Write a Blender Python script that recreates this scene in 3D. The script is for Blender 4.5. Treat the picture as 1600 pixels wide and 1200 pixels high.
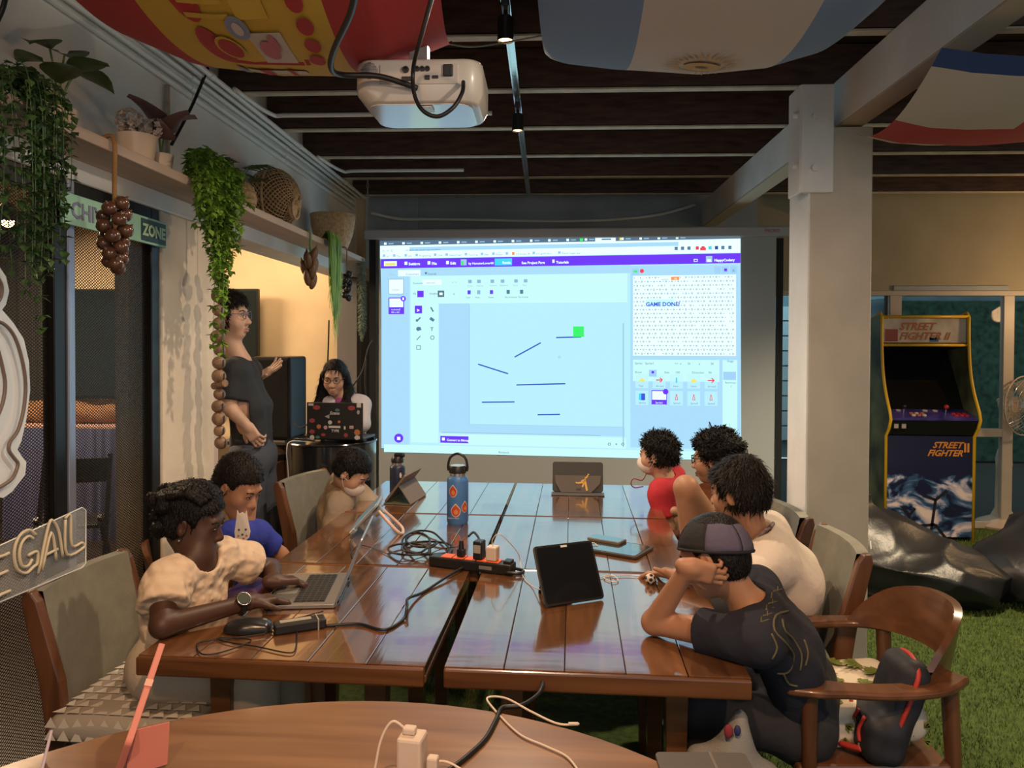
import bpy, bmesh, math, random
import numpy as np
from mathutils import Vector, Matrix, Euler

for _o in list(bpy.data.objects): bpy.data.objects.remove(_o, do_unlink=True)
SC = bpy.context.scene
COL = SC.collection
PI = math.pi
R = math.radians
random.seed(7)
RNG = np.random.default_rng(7)

# ------------------------------------------------------------------ camera
FPX, CAMZ = 1180.0, 1.61                    # focal length in pixels of the 1600x1200 frame, eye height
YAW, PITCH, ROLL = 4.6, 1.0, 0.2
PCX, PCY = 800.0, 555.6
cd = bpy.data.cameras.new('camera')
cd.sensor_width = 36.0; cd.lens = FPX / 1600 * 36
cd.shift_x = (800 - PCX) / 1600; cd.shift_y = (PCY - 600) / 1600
cd.clip_start = 0.05
cam = bpy.data.objects.new('camera', cd); COL.objects.link(cam)
CM = Matrix.Translation((0, 0, CAMZ)) @ Matrix.Rotation(R(YAW), 4, 'Z') @ Matrix.Rotation(R(90 - PITCH), 4, 'X') @ Matrix.Rotation(R(ROLL), 4, 'Z')
cam.matrix_world = CM
SC.camera = cam

# ------------------------------------------------------------------ world, lights, exposure
w = bpy.data.worlds.new('world'); SC.world = w; w.use_nodes = True
w.node_tree.nodes['Background'].inputs[0].default_value = (0.80, 0.86, 0.90, 1)
w.node_tree.nodes['Background'].inputs[1].default_value = 0.62
SC.view_settings.view_transform = 'Standard'; SC.view_settings.look = 'None'
SC.view_settings.exposure = 0.45; SC.view_settings.gamma = 1.0
SC.view_settings.use_curve_mapping = False
SC.cycles.max_bounces = 8; SC.cycles.transparent_max_bounces = 16

def lamp(name, kind, loc, energy, col, aim=None, size=0.1, spot=60, blend=0.5, sy=None):
    l = bpy.data.lights.new(name, kind); l.energy = energy; l.color = col
    if kind == 'AREA':
        l.size = size
        if sy: l.shape = 'RECTANGLE'; l.size_y = sy
    else: l.shadow_soft_size = size
    if kind == 'SPOT': l.spot_size = R(spot); l.spot_blend = blend
    o = bpy.data.objects.new(name, l); COL.objects.link(o); o.location = loc
    if aim is not None:
        o.rotation_euler = (Vector(aim) - Vector(loc)).to_track_quat('-Z', 'Y').to_euler()
    return o
WARM = (1.0, 0.60, 0.32)
# assumed track spots above and behind the photographer, unseen and without fittings
lamp('spot_light', 'SPOT', (-0.10, 0.55, 2.72), 95, WARM, (-0.35, 1.4, 0.7), .04, 95, .7)
lamp('spot_light', 'SPOT', (0.9, 0.2, 2.72), 70, WARM, (0.9, 2.4, 0.8), .05, 80, .7)
lamp('spot_light', 'SPOT', (-0.6, -0.4, 2.72), 60, WARM, (-1.35, 2.6, 1.0), .05, 66, .8)
lamp('spot_light', 'SPOT', (1.0, 1.1, 2.60), 45, (1.0, .80, .62), (-1.62, 3.0, 2.15), .05, 60, .9)  # added spot off the rail, no such lamp seen: brightens the upper left wall
# lamps of the side room and of the seating corner by the glass doors
lamp('side_room_lamp', 'AREA', (-4.3, 4.8, 2.7), 120, (1.0, 0.70, 0.42), (-3.6, 4.6, 0), 1.0)
lamp('side_room_lamp', 'AREA', (-2.5, 5.6, 2.65), 9, (1.0, 0.68, 0.40), (-2.4, 6.3, 1.2), .4)
lamp('corner_lamp', 'SPOT', (2.3, 3.9, 2.8), 300, (1.0, 0.78, 0.50), (2.3, 4.1, 0), .06, 120, .8)
lamp('corner_lamp', 'POINT', (4.3, 6.0, 1.9), 22, (1.0, 0.62, 0.30), None, .08)
# ------------------------------------------------------------------ pixel -> place helpers (photo pixels, 1600x1200)
CR = CM.to_3x3()
def ray(px, py):
    return CR @ Vector(((px - PCX) / FPX, -(py - PCY) / FPX, -1.0))
def atY(px, py, y):
    r = ray(px, py); t = y / r.y
    return Vector((r.x * t, y, CAMZ + r.z * t))
def atX(px, py, x):
    r = ray(px, py); t = x / r.x
    return Vector((x, r.y * t, CAMZ + r.z * t))
def atZ(px, py, z):
    r = ray(px, py); t = (z - CAMZ) / r.z
    return Vector((r.x * t, r.y * t, z))
def rz(a): return Matrix.Rotation(a, 4, 'Z')
def ry(a): return Matrix.Rotation(a, 4, 'Y')
def rx(a): return Matrix.Rotation(a, 4, 'X')
def T(*p): return Matrix.Translation(p if len(p) == 3 else p[0])
def V(*p): return Vector(p)
def frame(o, x, z):
    """matrix with origin o, x axis along x and z axis close to z"""
    x = Vector(x).normalized(); y = Vector(z).cross(x).normalized(); z = x.cross(y)
    m = Matrix.Identity(4)
    for i in range(3): m[i][0] = x[i]; m[i][1] = y[i]; m[i][2] = z[i]; m[i][3] = o[i]
    return m

# ------------------------------------------------------------------ materials
MATS = {}
def _nt(name):
    m = bpy.data.materials.new(name); m.use_nodes = True
    return m, m.node_tree, m.node_tree.nodes['Principled BSDF']
def M(name, col=(.5, .5, .5), rough=.6, metal=0, var=0.0, vs=8, bump=0.0, bs=60, coat=0, trans=0, emis=0, ecol=None, alpha=1, sheen=0, stretch=(1, 1, 1), ior=1.45, sss=0, col2=None):
    if name in MATS: return MATS[name]
    m, nt, b = _nt(name); N = nt.nodes; L = nt.links
    c = tuple(col) + (1,)
    b.inputs['Base Color'].default_value = c
    b.inputs['Roughness'].default_value = rough; b.inputs['Metallic'].default_value = metal
    b.inputs['Coat Weight'].default_value = coat; b.inputs['Coat Roughness'].default_value = .12
    b.inputs['Transmission Weight'].default_value = trans; b.inputs['Alpha'].default_value = alpha
    b.inputs['IOR'].default_value = ior; b.inputs['Sheen Weight'].default_value = sheen
    if emis:
        b.inputs['Emission Color'].default_value = tuple(ecol or col) + (1,); b.inputs['Emission Strength'].default_value = emis
    if var or bump:
        tc = N.new('ShaderNodeTexCoord'); mp = N.new('ShaderNodeMapping'); mp.inputs['Scale'].default_value = stretch
        L.new(tc.outputs['Object'], mp.inputs[0])
    if var:
        n = N.new('ShaderNodeTexNoise'); n.inputs['Scale'].default_value = vs; n.inputs['Detail'].default_value = 6
        L.new(mp.outputs[0], n.inputs[0])
        r = N.new('ShaderNodeValToRGB'); r.color_ramp.elements[0].position = .3; r.color_ramp.elements[1].position = .7
        k0, k1 = max(0, 1 - var), 1 + var
        r.color_ramp.elements[0].color = tuple(min(1, x * k0) for x in col) + (1,)
        r.color_ramp.elements[1].color = (tuple(col2) + (1,)) if col2 else tuple(min(1, x * k1) for x in col) + (1,)
        L.new(n.outputs[0], r.inputs[0]); L.new(r.outputs[0], b.inputs['Base Color'])
    if bump:
        n2 = N.new('ShaderNodeTexNoise'); n2.inputs['Scale'].default_value = bs; n2.inputs['Detail'].default_value = 4
        L.new(mp.outputs[0], n2.inputs[0])
        bp = N.new('ShaderNodeBump'); bp.inputs['Strength'].default_value = bump; bp.inputs['Distance'].default_value = .02
        L.new(n2.outputs[0], bp.inputs['Height']); L.new(bp.outputs[0], b.inputs['Normal'])
    MATS[name] = m
    return m
def wood(name, c1, c2, rough=.3, axis='Y', scale=1.0, coat=0.0, wave=0.0):
    """long-grained wood: noise stretched along one axis, fine dark pores, optional slow waves in the varnish"""
    if name in MATS: return MATS[name]
    m, nt, b = _nt(name); N = nt.nodes; L = nt.links
    tc = N.new('ShaderNodeTexCoord'); oi = N.new('ShaderNodeObjectInfo'); mp = N.new('ShaderNodeMapping')
    s = {'X': (1.2, 14, 14), 'Y': (14, 1.2, 14), 'Z': (14, 14, 1.2)}[axis]
    mp.inputs['Scale'].default_value = tuple(x * scale for x in s)
    cm = N.new('ShaderNodeCombineXYZ'); ml = N.new('ShaderNodeMath'); ml.operation = 'MULTIPLY'; ml.inputs[1].default_value = 37
    L.new(oi.outputs['Random'], ml.inputs[0])
    for i in range(3): L.new(ml.outputs[0], cm.inputs[i])
    L.new(tc.outputs['Object'], mp.inputs[0]); L.new(cm.outputs[0], mp.inputs['Location'])
    n = N.new('ShaderNodeTexNoise'); n.inputs['Scale'].default_value = 1.6; n.inputs['Detail'].default_value = 9; n.inputs['Distortion'].default_value = .6
    L.new(mp.outputs[0], n.inputs[0])
    r = N.new('ShaderNodeValToRGB'); e = r.color_ramp.elements
    e[0].position = .32; e[0].color = tuple(c1) + (1,); e[1].position = .68; e[1].color = tuple(c2) + (1,)
    L.new(n.outputs[0], r.inputs[0])
    hs = N.new('ShaderNodeHueSaturation'); mr = N.new('ShaderNodeMapRange'); mr.inputs[3].default_value = .8; mr.inputs[4].default_value = 1.15
    L.new(oi.outputs['Random'], mr.inputs[0]); L.new(mr.outputs[0], hs.inputs['Value']); L.new(r.outputs[0], hs.inputs['Color'])
    L.new(hs.outputs[0], b.inputs['Base Color'])
    b.inputs['Roughness'].default_value = rough; b.inputs['Coat Weight'].default_value = coat; b.inputs['Coat Roughness'].default_value = .08; b.inputs['Coat IOR'].default_value = 1.5 + (.45 if coat > .9 else 0)
    bp = N.new('ShaderNodeBump'); bp.inputs['Strength'].default_value = .12; bp.inputs['Distance'].default_value = .004
    L.new(n.outputs[0], bp.inputs['Height'])
    if wave:
        n3 = N.new('ShaderNodeTexNoise'); n3.inputs['Scale'].default_value = 9; n3.inputs['Detail'].default_value = 2
        mp3 = N.new('ShaderNodeMapping'); mp3.inputs['Scale'].default_value = (.35, 1.5, 1); L.new(tc.outputs['Object'], mp3.inputs[0]); L.new(cm.outputs[0], mp3.inputs['Location']); L.new(mp3.outputs[0], n3.inputs[0])
        b2 = N.new('ShaderNodeBump'); b2.inputs['Strength'].default_value = wave; b2.inputs['Distance'].default_value = .01
        L.new(n3.outputs[0], b2.inputs['Height']); L.new(bp.outputs[0], b2.inputs['Normal']); L.new(b2.outputs[0], b.inputs['Normal'])
        L.new(b2.outputs[0], b.inputs['Coat Normal'])
    else: L.new(bp.outputs[0], b.inputs['Normal'])
    MATS[name] = m
    return m
def glow(name, col, s):
    if name in MATS: return MATS[name]
    m = bpy.data.materials.new(name); m.use_nodes = True; nt = m.node_tree; nt.nodes.clear()
    e = nt.nodes.new('ShaderNodeEmission'); e.inputs[0].default_value = tuple(col) + (1,); e.inputs[1].default_value = s
    o = nt.nodes.new('ShaderNodeOutputMaterial'); nt.links.new(e.outputs[0], o.inputs[0])
    MATS[name] = m
    return m

# ------------------------------------------------------------------ things
def tag(o, label=None, cat=None, group=None, kind=None):
    if label: o['label'] = label
    if cat: o['category'] = cat
    if group: o['group'] = group
    if kind: o['kind'] = kind
    return o
def thing(name, label, cat, loc=(0, 0, 0), rot=0, group=None, mat=None):
    o = bpy.data.objects.new(name, None); COL.objects.link(o); o.empty_display_size = .05
    o.matrix_world = mat if mat is not None else T(Vector(loc)) @ rz(rot)
    tag(o, label, cat, group); o['_m'] = [x for r in o.matrix_world for x in r]
    return o
def tmat(o):
    m = o.get('_m')
    if m is None: return Matrix.Identity(4)
    m = list(m); return Matrix([m[0:4], m[4:8], m[8:12], m[12:16]])
def copy_tree(o, parent=None):
    c = o.copy(); COL.objects.link(c); c.parent = parent
    for ch in o.children: copy_tree(ch, c)
    return c
class MB:
    """collects faces; build() links them as one mesh object"""
    def __init__(s): s.v = []; s.f = []; s.mi = []; s.m = 0
    def add(s, vs, fs, mt=None):
        n = len(s.v)
        s.v += [(mt @ Vector(p)) if mt is not None else Vector(p) for p in vs]
        s.f += [tuple(n + i for i in f) for f in fs]; s.mi += [s.m] * len(fs)
        return s
    def box(s, c, d, mt=None):
        x, y, z = c; a, b, h = d[0] / 2, d[1] / 2, d[2] / 2
        vs = [(x + i * a, y + j * b, z + k * h) for i in (-1, 1) for j in (-1, 1) for k in (-1, 1)]
        return s.add(vs, [(0, 1, 3, 2), (4, 6, 7, 5), (0, 4, 5, 1), (2, 3, 7, 6), (0, 2, 6, 4), (1, 5, 7, 3)], mt)
    def bar(s, a, b, wd, ht, up=(0, 0, 1)):
        a, b = Vector(a), Vector(b); f = frame((a + b) / 2, b - a, up)
        return s.box((0, 0, 0), ((b - a).length, wd, ht), f)
    def quad(s, *p): return s.add(p, [tuple(range(len(p)))])
    def prism(s, pts, h, mt=None, z0=0):
        """outline in xy extruded in z from z0 by h"""
        n = len(pts)
        vs = [(p[0], p[1], z0) for p in pts] + [(p[0], p[1], z0 + h) for p in pts]
        fs = [tuple(reversed(range(n))), tuple(range(n, 2 * n))] + [(i, (i + 1) % n, n + (i + 1) % n, n + i) for i in range(n)]
        return s.add(vs, fs, mt)
    def lathe(s, prof, n=24, mt=None, caps=True):
        vs = []; fs = []
        for r, z in prof:
            vs += [(r * math.cos(2 * PI * i / n), r * math.sin(2 * PI * i / n), z) for i in range(n)]
        for j in range(len(prof) - 1):
            for i in range(n):
                a = j * n + i; b = j * n + (i + 1) % n
                fs.append((a, b, b + n, a + n))
        if caps:
            fs.append(tuple(reversed(range(n)))); k = (len(prof) - 1) * n; fs.append(tuple(range(k, k + n)))
        return s.add(vs, fs, mt)
    def cyl(s, a, b, r, r2=None, n=16):
        a, b = Vector(a), Vector(b); q = (b - a).to_track_quat('Z', 'Y').to_matrix().to_4x4()
        return s.lathe([(r, 0), (r if r2 is None else r2, (b - a).length)], n, T(a) @ q)
    def tube(s, pts, r, n=8, closed=False, flat=None):
        pts = [Vector(p) for p in pts]; k = len(pts); vs = []; fs = []
        rad = r if isinstance(r, (list, tuple)) else [r] * k
        t0 = (pts[1] - pts[0]).normalized(); up = Vector((0, 0, 1)) if abs(t0.z) < .9 else Vector((1, 0, 0))
        x = t0.cross(up).normalized()
        for i, p in enumerate(pts):
            if closed: t = pts[(i + 1) % k] - pts[i - 1]
            else: t = pts[min(i + 1, k - 1)] - pts[max(i - 1, 0)]
            t = t.normalized() if t.length > 1e-9 else t0
            x = (x - t * x.dot(t)); x = x.normalized() if x.length > 1e-6 else t.orthogonal().normalized()
            y = t.cross(x)
            vs += [p + (x * math.cos(2 * PI * j / n) + y * math.sin(2 * PI * j / n)) * rad[i] for j in range(n)]
        for i in range(k if closed else k - 1):
            for j in range(n):
                a = i * n + j; b = i * n + (j + 1) % n; c = ((i + 1) % k) * n
                fs.append((a, b, c + (j + 1) % n, c + j))
        if not closed: fs.append(tuple(reversed(range(n)))); fs.append(tuple(range((k - 1) * n, k * n)))
        return s.add(vs, fs)
    def ball(s, c, r, n=12, mt=None):
        r = r if isinstance(r, (list, tuple)) else (r, r, r); h = n // 2; vs = []; fs = []
        for j in range(1, h):
            a = PI * j / h
            vs += [(r[0] * math.sin(a) * math.cos(2 * PI * i / n), r[1] * math.sin(a) * math.sin(2 * PI * i / n), r[2] * math.cos(a)) for i in range(n)]
        vs += [(0, 0, r[2]), (0, 0, -r[2])]; t = len(vs) - 2
        for j in range(h - 2):
            for i in range(n): fs.append((j * n + i, (j + 1) * n + i, (j + 1) * n + (i + 1) % n, j * n + (i + 1) % n))
        for i in range(n):
            fs.append((t, i, (i + 1) % n)); fs.append((t + 1, (h - 2) * n + (i + 1) % n, (h - 2) * n + i))
        m0 = T(Vector(c)); return s.add(vs, fs, m0 if mt is None else mt @ m0)
    def grid(s, fn, nu, nv, wrap=False):
        vs = [fn(i / nu, j / nv) for j in range(nv + 1) for i in range(nu + 1)]
        fs = [(j * (nu + 1) + i, j * (nu + 1) + i + 1, (j + 1) * (nu + 1) + i + 1, (j + 1) * (nu + 1) + i) for j in range(nv) for i in range(nu)]
        return s.add(vs, fs)
    def text(s, t, size, mt, ext=.0, bold=0, align='LEFT', shear=0):
        cu = bpy.data.curves.new('t', 'FONT'); cu.body = t; cu.size = size; cu.extrude = ext; cu.offset = bold; cu.align_x = align; cu.shear = shear; cu.resolution_u = 2
        ob = bpy.data.objects.new('t', cu)
        me = bpy.data.meshes.new_from_object(ob)
        s.add([v.co for v in me.vertices], [tuple(p.vertices) for p in me.polygons], mt)
        bpy.data.objects.remove(ob); bpy.data.meshes.remove(me); bpy.data.curves.remove(cu)
        return s
    def build(s, name, mats, parent=None, world=False, smooth=False, bevel=0, seg=2, solid=0, sub=0, angle=40):
        me = bpy.data.meshes.new(name); me.from_pydata(s.v, [], s.f)
        mats = mats if isinstance(mats, (list, tuple)) else [mats]
        for m in mats: me.materials.append(m)
        if len(mats) > 1: me.polygons.foreach_set('material_index', s.mi)
        return link(name, me, parent, world, smooth, bevel, seg, solid, sub, angle)
def link(name, me, parent=None, world=False, smooth=False, bevel=0, seg=2, solid=0, sub=0, angle=40):
    o = bpy.data.objects.new(name, me); COL.objects.link(o)
    if parent is not None:
        o.parent = parent
        if world: o.matrix_parent_inverse = tmat(parent).inverted()
    if smooth:
        me.polygons.foreach_set('use_smooth', [True] * len(me.polygons))
        if smooth == 'auto':
            bm = bmesh.new(); bm.from_mesh(me)
            for e in bm.edges:
                if len(e.link_faces) == 2 and e.calc_face_angle(0) > R(angle): e.smooth = False
            bm.to_mesh(me); bm.free()
    if solid:
        q = o.modifiers.new('s', 'SOLIDIFY'); q.thickness = solid; q.offset = 0
    if sub:
        q = o.modifiers.new('u', 'SUBSURF'); q.levels = sub; q.render_levels = sub
    if bevel:
        q = o.modifiers.new('b', 'BEVEL'); q.width = bevel; q.segments = seg; q.limit_method = 'ANGLE'; q.angle_limit = R(35)
    return o
def curve(pts, n=8, closed=False):
    """Catmull-Rom through pts"""
    pts = [Vector(p) for p in pts]; k = len(pts); out = []
    for i in range(k if closed else k - 1):
        g = (lambda j: pts[j % k]) if closed else (lambda j: pts[min(max(j, 0), k - 1)])
        a, b, c, d = g(i - 1), g(i), g(i + 1), g(i + 2)
        for q in range(n):
            t = q / n
            out.append(.5 * ((2 * b) + (c - a) * t + (2 * a - 5 * b + 4 * c - d) * t * t + (3 * b - a - 3 * c + d) * t ** 3))
    if not closed: out.append(pts[-1])
    return out
def struct(o, label=None): return tag(o, label, None, None, 'structure')

# ------------------------------------------------------------------ signed-distance modelling for soft and organic shapes
class Sdf:
    def __init__(s, lo, hi, h):
        s.h = h; s.lo = np.array(lo, float); n = np.ceil((np.array(hi) - s.lo) / h).astype(int) + 1
        s.ax = [(s.lo[i] + h * np.arange(n[i])).astype(np.float32) for i in range(3)]
        s.d = np.full(n, .15, np.float32)
    def win(s, lo, hi, pad):
        sl = []
        for i in range(3):
            a = max(0, int((lo[i] - pad - s.lo[i]) / s.h)); b = min(len(s.ax[i]), int((hi[i] + pad - s.lo[i]) / s.h) + 2)
            if b <= a: return None
            sl.append(slice(a, b))
        return tuple(sl), s.ax[0][sl[0]][:, None, None], s.ax[1][sl[1]][None, :, None], s.ax[2][sl[2]][None, None, :]
    def _mix(s, sl, b, k, op):
        a = s.d[sl]
        if op == 'u':
            hh = np.clip(.5 + .5 * (b - a) / k, 0, 1); s.d[sl] = b + (a - b) * hh - k * hh * (1 - hh)
        elif op == 's':
            b = -b; hh = np.clip(.5 - .5 * (b - a) / k, 0, 1); s.d[sl] = b + (a - b) * hh + k * hh * (1 - hh)
    def cone(s, a, b, ra, rb=None, k=.02, op='u'):
        rb = ra if rb is None else rb
        a = np.array(a, float); b = np.array(b, float); rm = max(ra, rb)
        q = s.win(np.minimum(a, b) - rm, np.maximum(a, b) + rm, k + .02)
        if q is None: return s
        sl, X, Y, Z = q; ab = b - a; L = max(float(ab @ ab), 1e-12)
        t = np.clip(((X - a[0]) * ab[0] + (Y - a[1]) * ab[1] + (Z - a[2]) * ab[2]) / L, 0, 1)
        d = np.sqrt((X - a[0] - t * ab[0]) ** 2 + (Y - a[1] - t * ab[1]) ** 2 + (Z - a[2] - t * ab[2]) ** 2) - (ra + t * (rb - ra))
        s._mix(sl, d.astype(np.float32), k, op); return s
    def chain(s, pts, rs, k=.02, op='u'):
        for i in range(len(pts) - 1): s.cone(pts[i], pts[i + 1], rs[i], rs[i + 1], k, op)
        return s
    def _loc(s, m, ext, pad):
        c = np.array(m.translation); q = s.win(c - ext, c + ext, pad)
        if q is None: return None
        sl, X, Y, Z = q; A = np.array(m.to_3x3().inverted())
        dx, dy, dz = X - c[0], Y - c[1], Z - c[2]
        return sl, A[0, 0] * dx + A[0, 1] * dy + A[0, 2] * dz, A[1, 0] * dx + A[1, 1] * dy + A[1, 2] * dz, A[2, 0] * dx + A[2, 1] * dy + A[2, 2] * dz
    def ell(s, m, r, k=.02, op='u'):
        """ellipsoid: m matrix (rotation + centre) or a centre, r three radii"""
        m = m if isinstance(m, Matrix) else T(Vector(m))
        q = s._loc(m, max(r), k + .02)
        if q is None: return s
        sl, x, y, z = q
        k0 = np.sqrt((x / r[0]) ** 2 + (y / r[1]) ** 2 + (z / r[2]) ** 2); k1 = np.sqrt((x / r[0] ** 2) ** 2 + (y / r[1] ** 2) ** 2 + (z / r[2] ** 2) ** 2) + 1e-9
        s._mix(sl, (k0 * (k0 - 1) / k1).astype(np.float32), k, op); return s
    def box(s, m, half, rd, k=.01, op='u'):
        m = m if isinstance(m, Matrix) else T(Vector(m))
        q = s._loc(m, Vector(half).length, k + .02)
        if q is None: return s
        sl, x, y, z = q
        qx, qy, qz = np.abs(x) - half[0] + rd, np.abs(y) - half[1] + rd, np.abs(z) - half[2] + rd
        d = np.sqrt(np.maximum(qx, 0) ** 2 + np.maximum(qy, 0) ** 2 + np.maximum(qz, 0) ** 2) + np.minimum(np.maximum(qx, np.maximum(qy, qz)), 0) - rd
        s._mix(sl, d.astype(np.float32), k, op); return s
    def cut(s, p, n, k=.004):
        """remove everything on the side of the plane that n points to"""
        p = Vector(p); n = Vector(n).normalized(); X, Y, Z = s.ax[0][:, None, None], s.ax[1][None, :, None], s.ax[2][None, None, :]
        b = ((X - p.x) * n.x + (Y - p.y) * n.y + (Z - p.z) * n.z).astype(np.float32)
        s.d = np.maximum(s.d, b); return s
    def disp(s, fn):
        X, Y, Z = s.ax[0][:, None, None], s.ax[1][None, :, None], s.ax[2][None, None, :]
        s.d = (s.d + fn(X, Y, Z)).astype(np.float32); return s
    def mesh(s, name, mat):
        d = s.d; h = s.h
        d[0], d[-1] = .1, .1; d[:, 0], d[:, -1] = .1, .1; d[:, :, 0], d[:, :, -1] = .1, .1
        S = d < 0
        c = np.zeros(np.array(d.shape) - 1, np.int8)
        off = [(i, j, k) for i in (0, 1) for j in (0, 1) for k in (0, 1)]
        n = d.shape
        for o in off: c += S[o[0]:n[0] - 1 + o[0], o[1]:n[1] - 1 + o[1], o[2]:n[2] - 1 + o[2]]
        act = (c > 0) & (c < 8); I = np.argwhere(act); idx = np.full(c.shape, -1, np.int32); idx[act] = np.arange(len(I))
        val = np.stack([d[I[:, 0] + o[0], I[:, 1] + o[1], I[:, 2] + o[2]] for o in off], 1)
        P = np.zeros((len(I), 3)); C = np.zeros(len(I)); O = np.array(off, float)
        for a in range(8):
            for b in range(a + 1, 8):
                if np.abs(O[a] - O[b]).sum() != 1: continue
                va, vb = val[:, a], val[:, b]; x = (va < 0) != (vb < 0)
                t = np.where(x, va / np.where(x, va - vb, 1), 0)
                P += np.where(x[:, None], O[a] + t[:, None] * (O[b] - O[a]), 0); C += x
        P = (P / C[:, None] + I) * h + s.lo
        Q = []
        for ax in range(3):
            u, v = [(1, 2), (2, 0), (0, 1)][ax]
            sh = list(n); sh[ax] -= 1
            A = S[tuple(slice(0, n[i] - 1) if i == ax else slice(1, n[i] - 1) for i in range(3))]
            B = S[tuple(slice(1, n[i]) if i == ax else slice(1, n[i] - 1) for i in range(3))]
            for inv, msk in ((False, A & ~B), (True, ~A & B)):
                E = np.argwhere(msk)
                if not len(E): continue
                E = E.copy()
                for i in range(3):
                    if i != ax: E[:, i] += 1
                def cell(du, dv):
                    q = E.copy(); q[:, u] -= du; q[:, v] -= dv
                    return idx[q[:, 0], q[:, 1], q[:, 2]]
                f = np.stack([cell(1, 1), cell(0, 1), cell(0, 0), cell(1, 0)], 1)
                Q.append(f[:, ::-1] if inv else f)
        Q = np.concatenate(Q)
        me = bpy.data.meshes.new(name); me.vertices.add(len(P)); me.vertices.foreach_set('co', P.ravel())
        me.loops.add(Q.size); me.loops.foreach_set('vertex_index', Q.ravel().astype(np.int32))
        me.polygons.add(len(Q)); me.polygons.foreach_set('loop_start', np.arange(0, Q.size, 4, dtype=np.int32))
        me.polygons.foreach_set('loop_total', np.full(len(Q), 4, np.int32)); me.polygons.foreach_set('use_smooth', np.ones(len(Q), bool))
        me.materials.append(mat); me.update(calc_edges=True)
        return me
    def build(s, name, mat, parent=None, world=True): return link(name, s.mesh(name, mat), parent, world)
def sines(scale, seed, n=5):
    """cheap smooth noise field for wrinkles and curls"""
    g = np.random.default_rng(seed); D = g.normal(size=(n, 3)); D /= np.linalg.norm(D, axis=1)[:, None]; F = scale * g.uniform(.6, 1.5, n); ph = g.uniform(0, 6.28, n)
    return lambda X, Y, Z: sum(np.sin(F[i] * (D[i, 0] * X + D[i, 1] * Y + D[i, 2] * Z) + ph[i]) for i in range(n)) / n
# ------------------------------------------------------------------ the room (turned 2 degrees against the tables)
RM = rz(R(2.0))
def W(x, y, z=0): return RM @ Vector((x, y, z))
def onplane(px, py, p, n):
    r = ray(px, py); o = Vector((0, 0, CAMZ)); n = Vector(n)
    return o + r * ((Vector(p) - o).dot(n) / r.dot(n))
def atXr(px, py, xr): return onplane(px, py, W(xr, 0, 0), RM.to_3x3() @ Vector((1, 0, 0)))
def room(name, mb, mat, label=None, parent=None, bevel=0, smooth=False):
    o = mb.build(name, mat, parent, bevel=bevel, smooth=smooth)
    if parent is None: o.matrix_world = RM; o['_m'] = [x for r in RM for x in r]; struct(o, label)
    return o
m_white = M('white_paint', (.80, .80, .77), .55, var=.10, vs=3, bump=.08, bs=40)
m_cream = M('cream_paint', (.64, .56, .44), .6, var=.10, vs=4, bump=.10, bs=35)
m_grey = M('grey_wall_paint', (.36, .40, .43), .6, var=.15, vs=3)
m_joist = M('dark_stained_timber', (.085, .047, .034), .55, var=.45, vs=6, stretch=(1, 6, 6), bump=.1, bs=30)
m_edge = M('pale_joist_edge', (.55, .48, .36), .6, var=.2, vs=10)
m_deck = M('ceiling_board', (.06, .036, .026), .7, var=.4, vs=3)
m_black = M('black_plastic', (.012, .012, .013), .38)
m_blackm = M('black_paint_metal', (.014, .014, .015), .35, metal=.3)
m_turf = M('turf_backing', (.06, .10, .02), .95, var=.4, vs=30, bump=.6, bs=300)
m_blade = M('turf_blade', (.125, .20, .042), .8, var=.4, vs=3, col2=(.19, .25, .055))
m_sidefl = wood('side_room_boards', (.022, .016, .012), (.045, .032, .024), .35, 'X')
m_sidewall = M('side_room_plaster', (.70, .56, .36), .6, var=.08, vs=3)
m_glass = M('window_glass', (.85, .95, .95), .03, trans=1.0, ior=1.12)
m_alu = M('window_frame_paint', (.52, .45, .38), .4, var=.05)

room('floor', MB().box((2.2, 2.6, -.02), (8.2, 9.0, .04)), m_turf, 'green artificial turf covering the floor of the room')
room('floor_side', MB().box((-4.15, 3.0, -.02), (4.5, 9.0, .04)), m_sidefl, 'dark boards on the floor of the side room')
# turf blades: real tufts where the turf shows
g = np.random.default_rng(3); nb = 120000
q = g.random((nb * 3, 2)); X = -1.7 + q[:, 0] * 7.2; Y = .9 + q[:, 1] * 6.0
keep = ((X > .7) | ((np.abs(X + .35) < .25)) | (X < -1.0)) & (X < .6 * Y + .6) & (X > -1.6) & (Y < 6.7)
X, Y = X[keep][:nb], Y[keep][:nb]; nb = len(X)
a = g.random(nb) * 6.28; hh = .012 + .016 * g.random(nb); ln = (g.random((nb, 2)) - .5) * .022; wd = .0022
P = np.zeros((nb, 3, 3)); P[:, 0] = np.stack([X - wd * np.cos(a), Y - wd * np.sin(a), 0 * X], 1); P[:, 1] = np.stack([X + wd * np.cos(a), Y + wd * np.sin(a), 0 * X], 1)
P[:, 2] = np.stack([X + ln[:, 0], Y + ln[:, 1], hh], 1)
me = bpy.data.meshes.new('turf_grass'); me.vertices.add(nb * 3); me.vertices.foreach_set('co', P.ravel()); me.loops.add(nb * 3)
me.loops.foreach_set('vertex_index', np.arange(nb * 3, dtype=np.int32)); me.polygons.add(nb); me.polygons.foreach_set('loop_start', np.arange(0, nb * 3, 3, dtype=np.int32))
me.polygons.foreach_set('loop_total', np.full(nb, 3, np.int32)); me.materials.append(m_blade); me.update(calc_edges=True)
o = link('turf_grass', me, bpy.data.objects['floor']); tag(o, kind='stuff')

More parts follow.
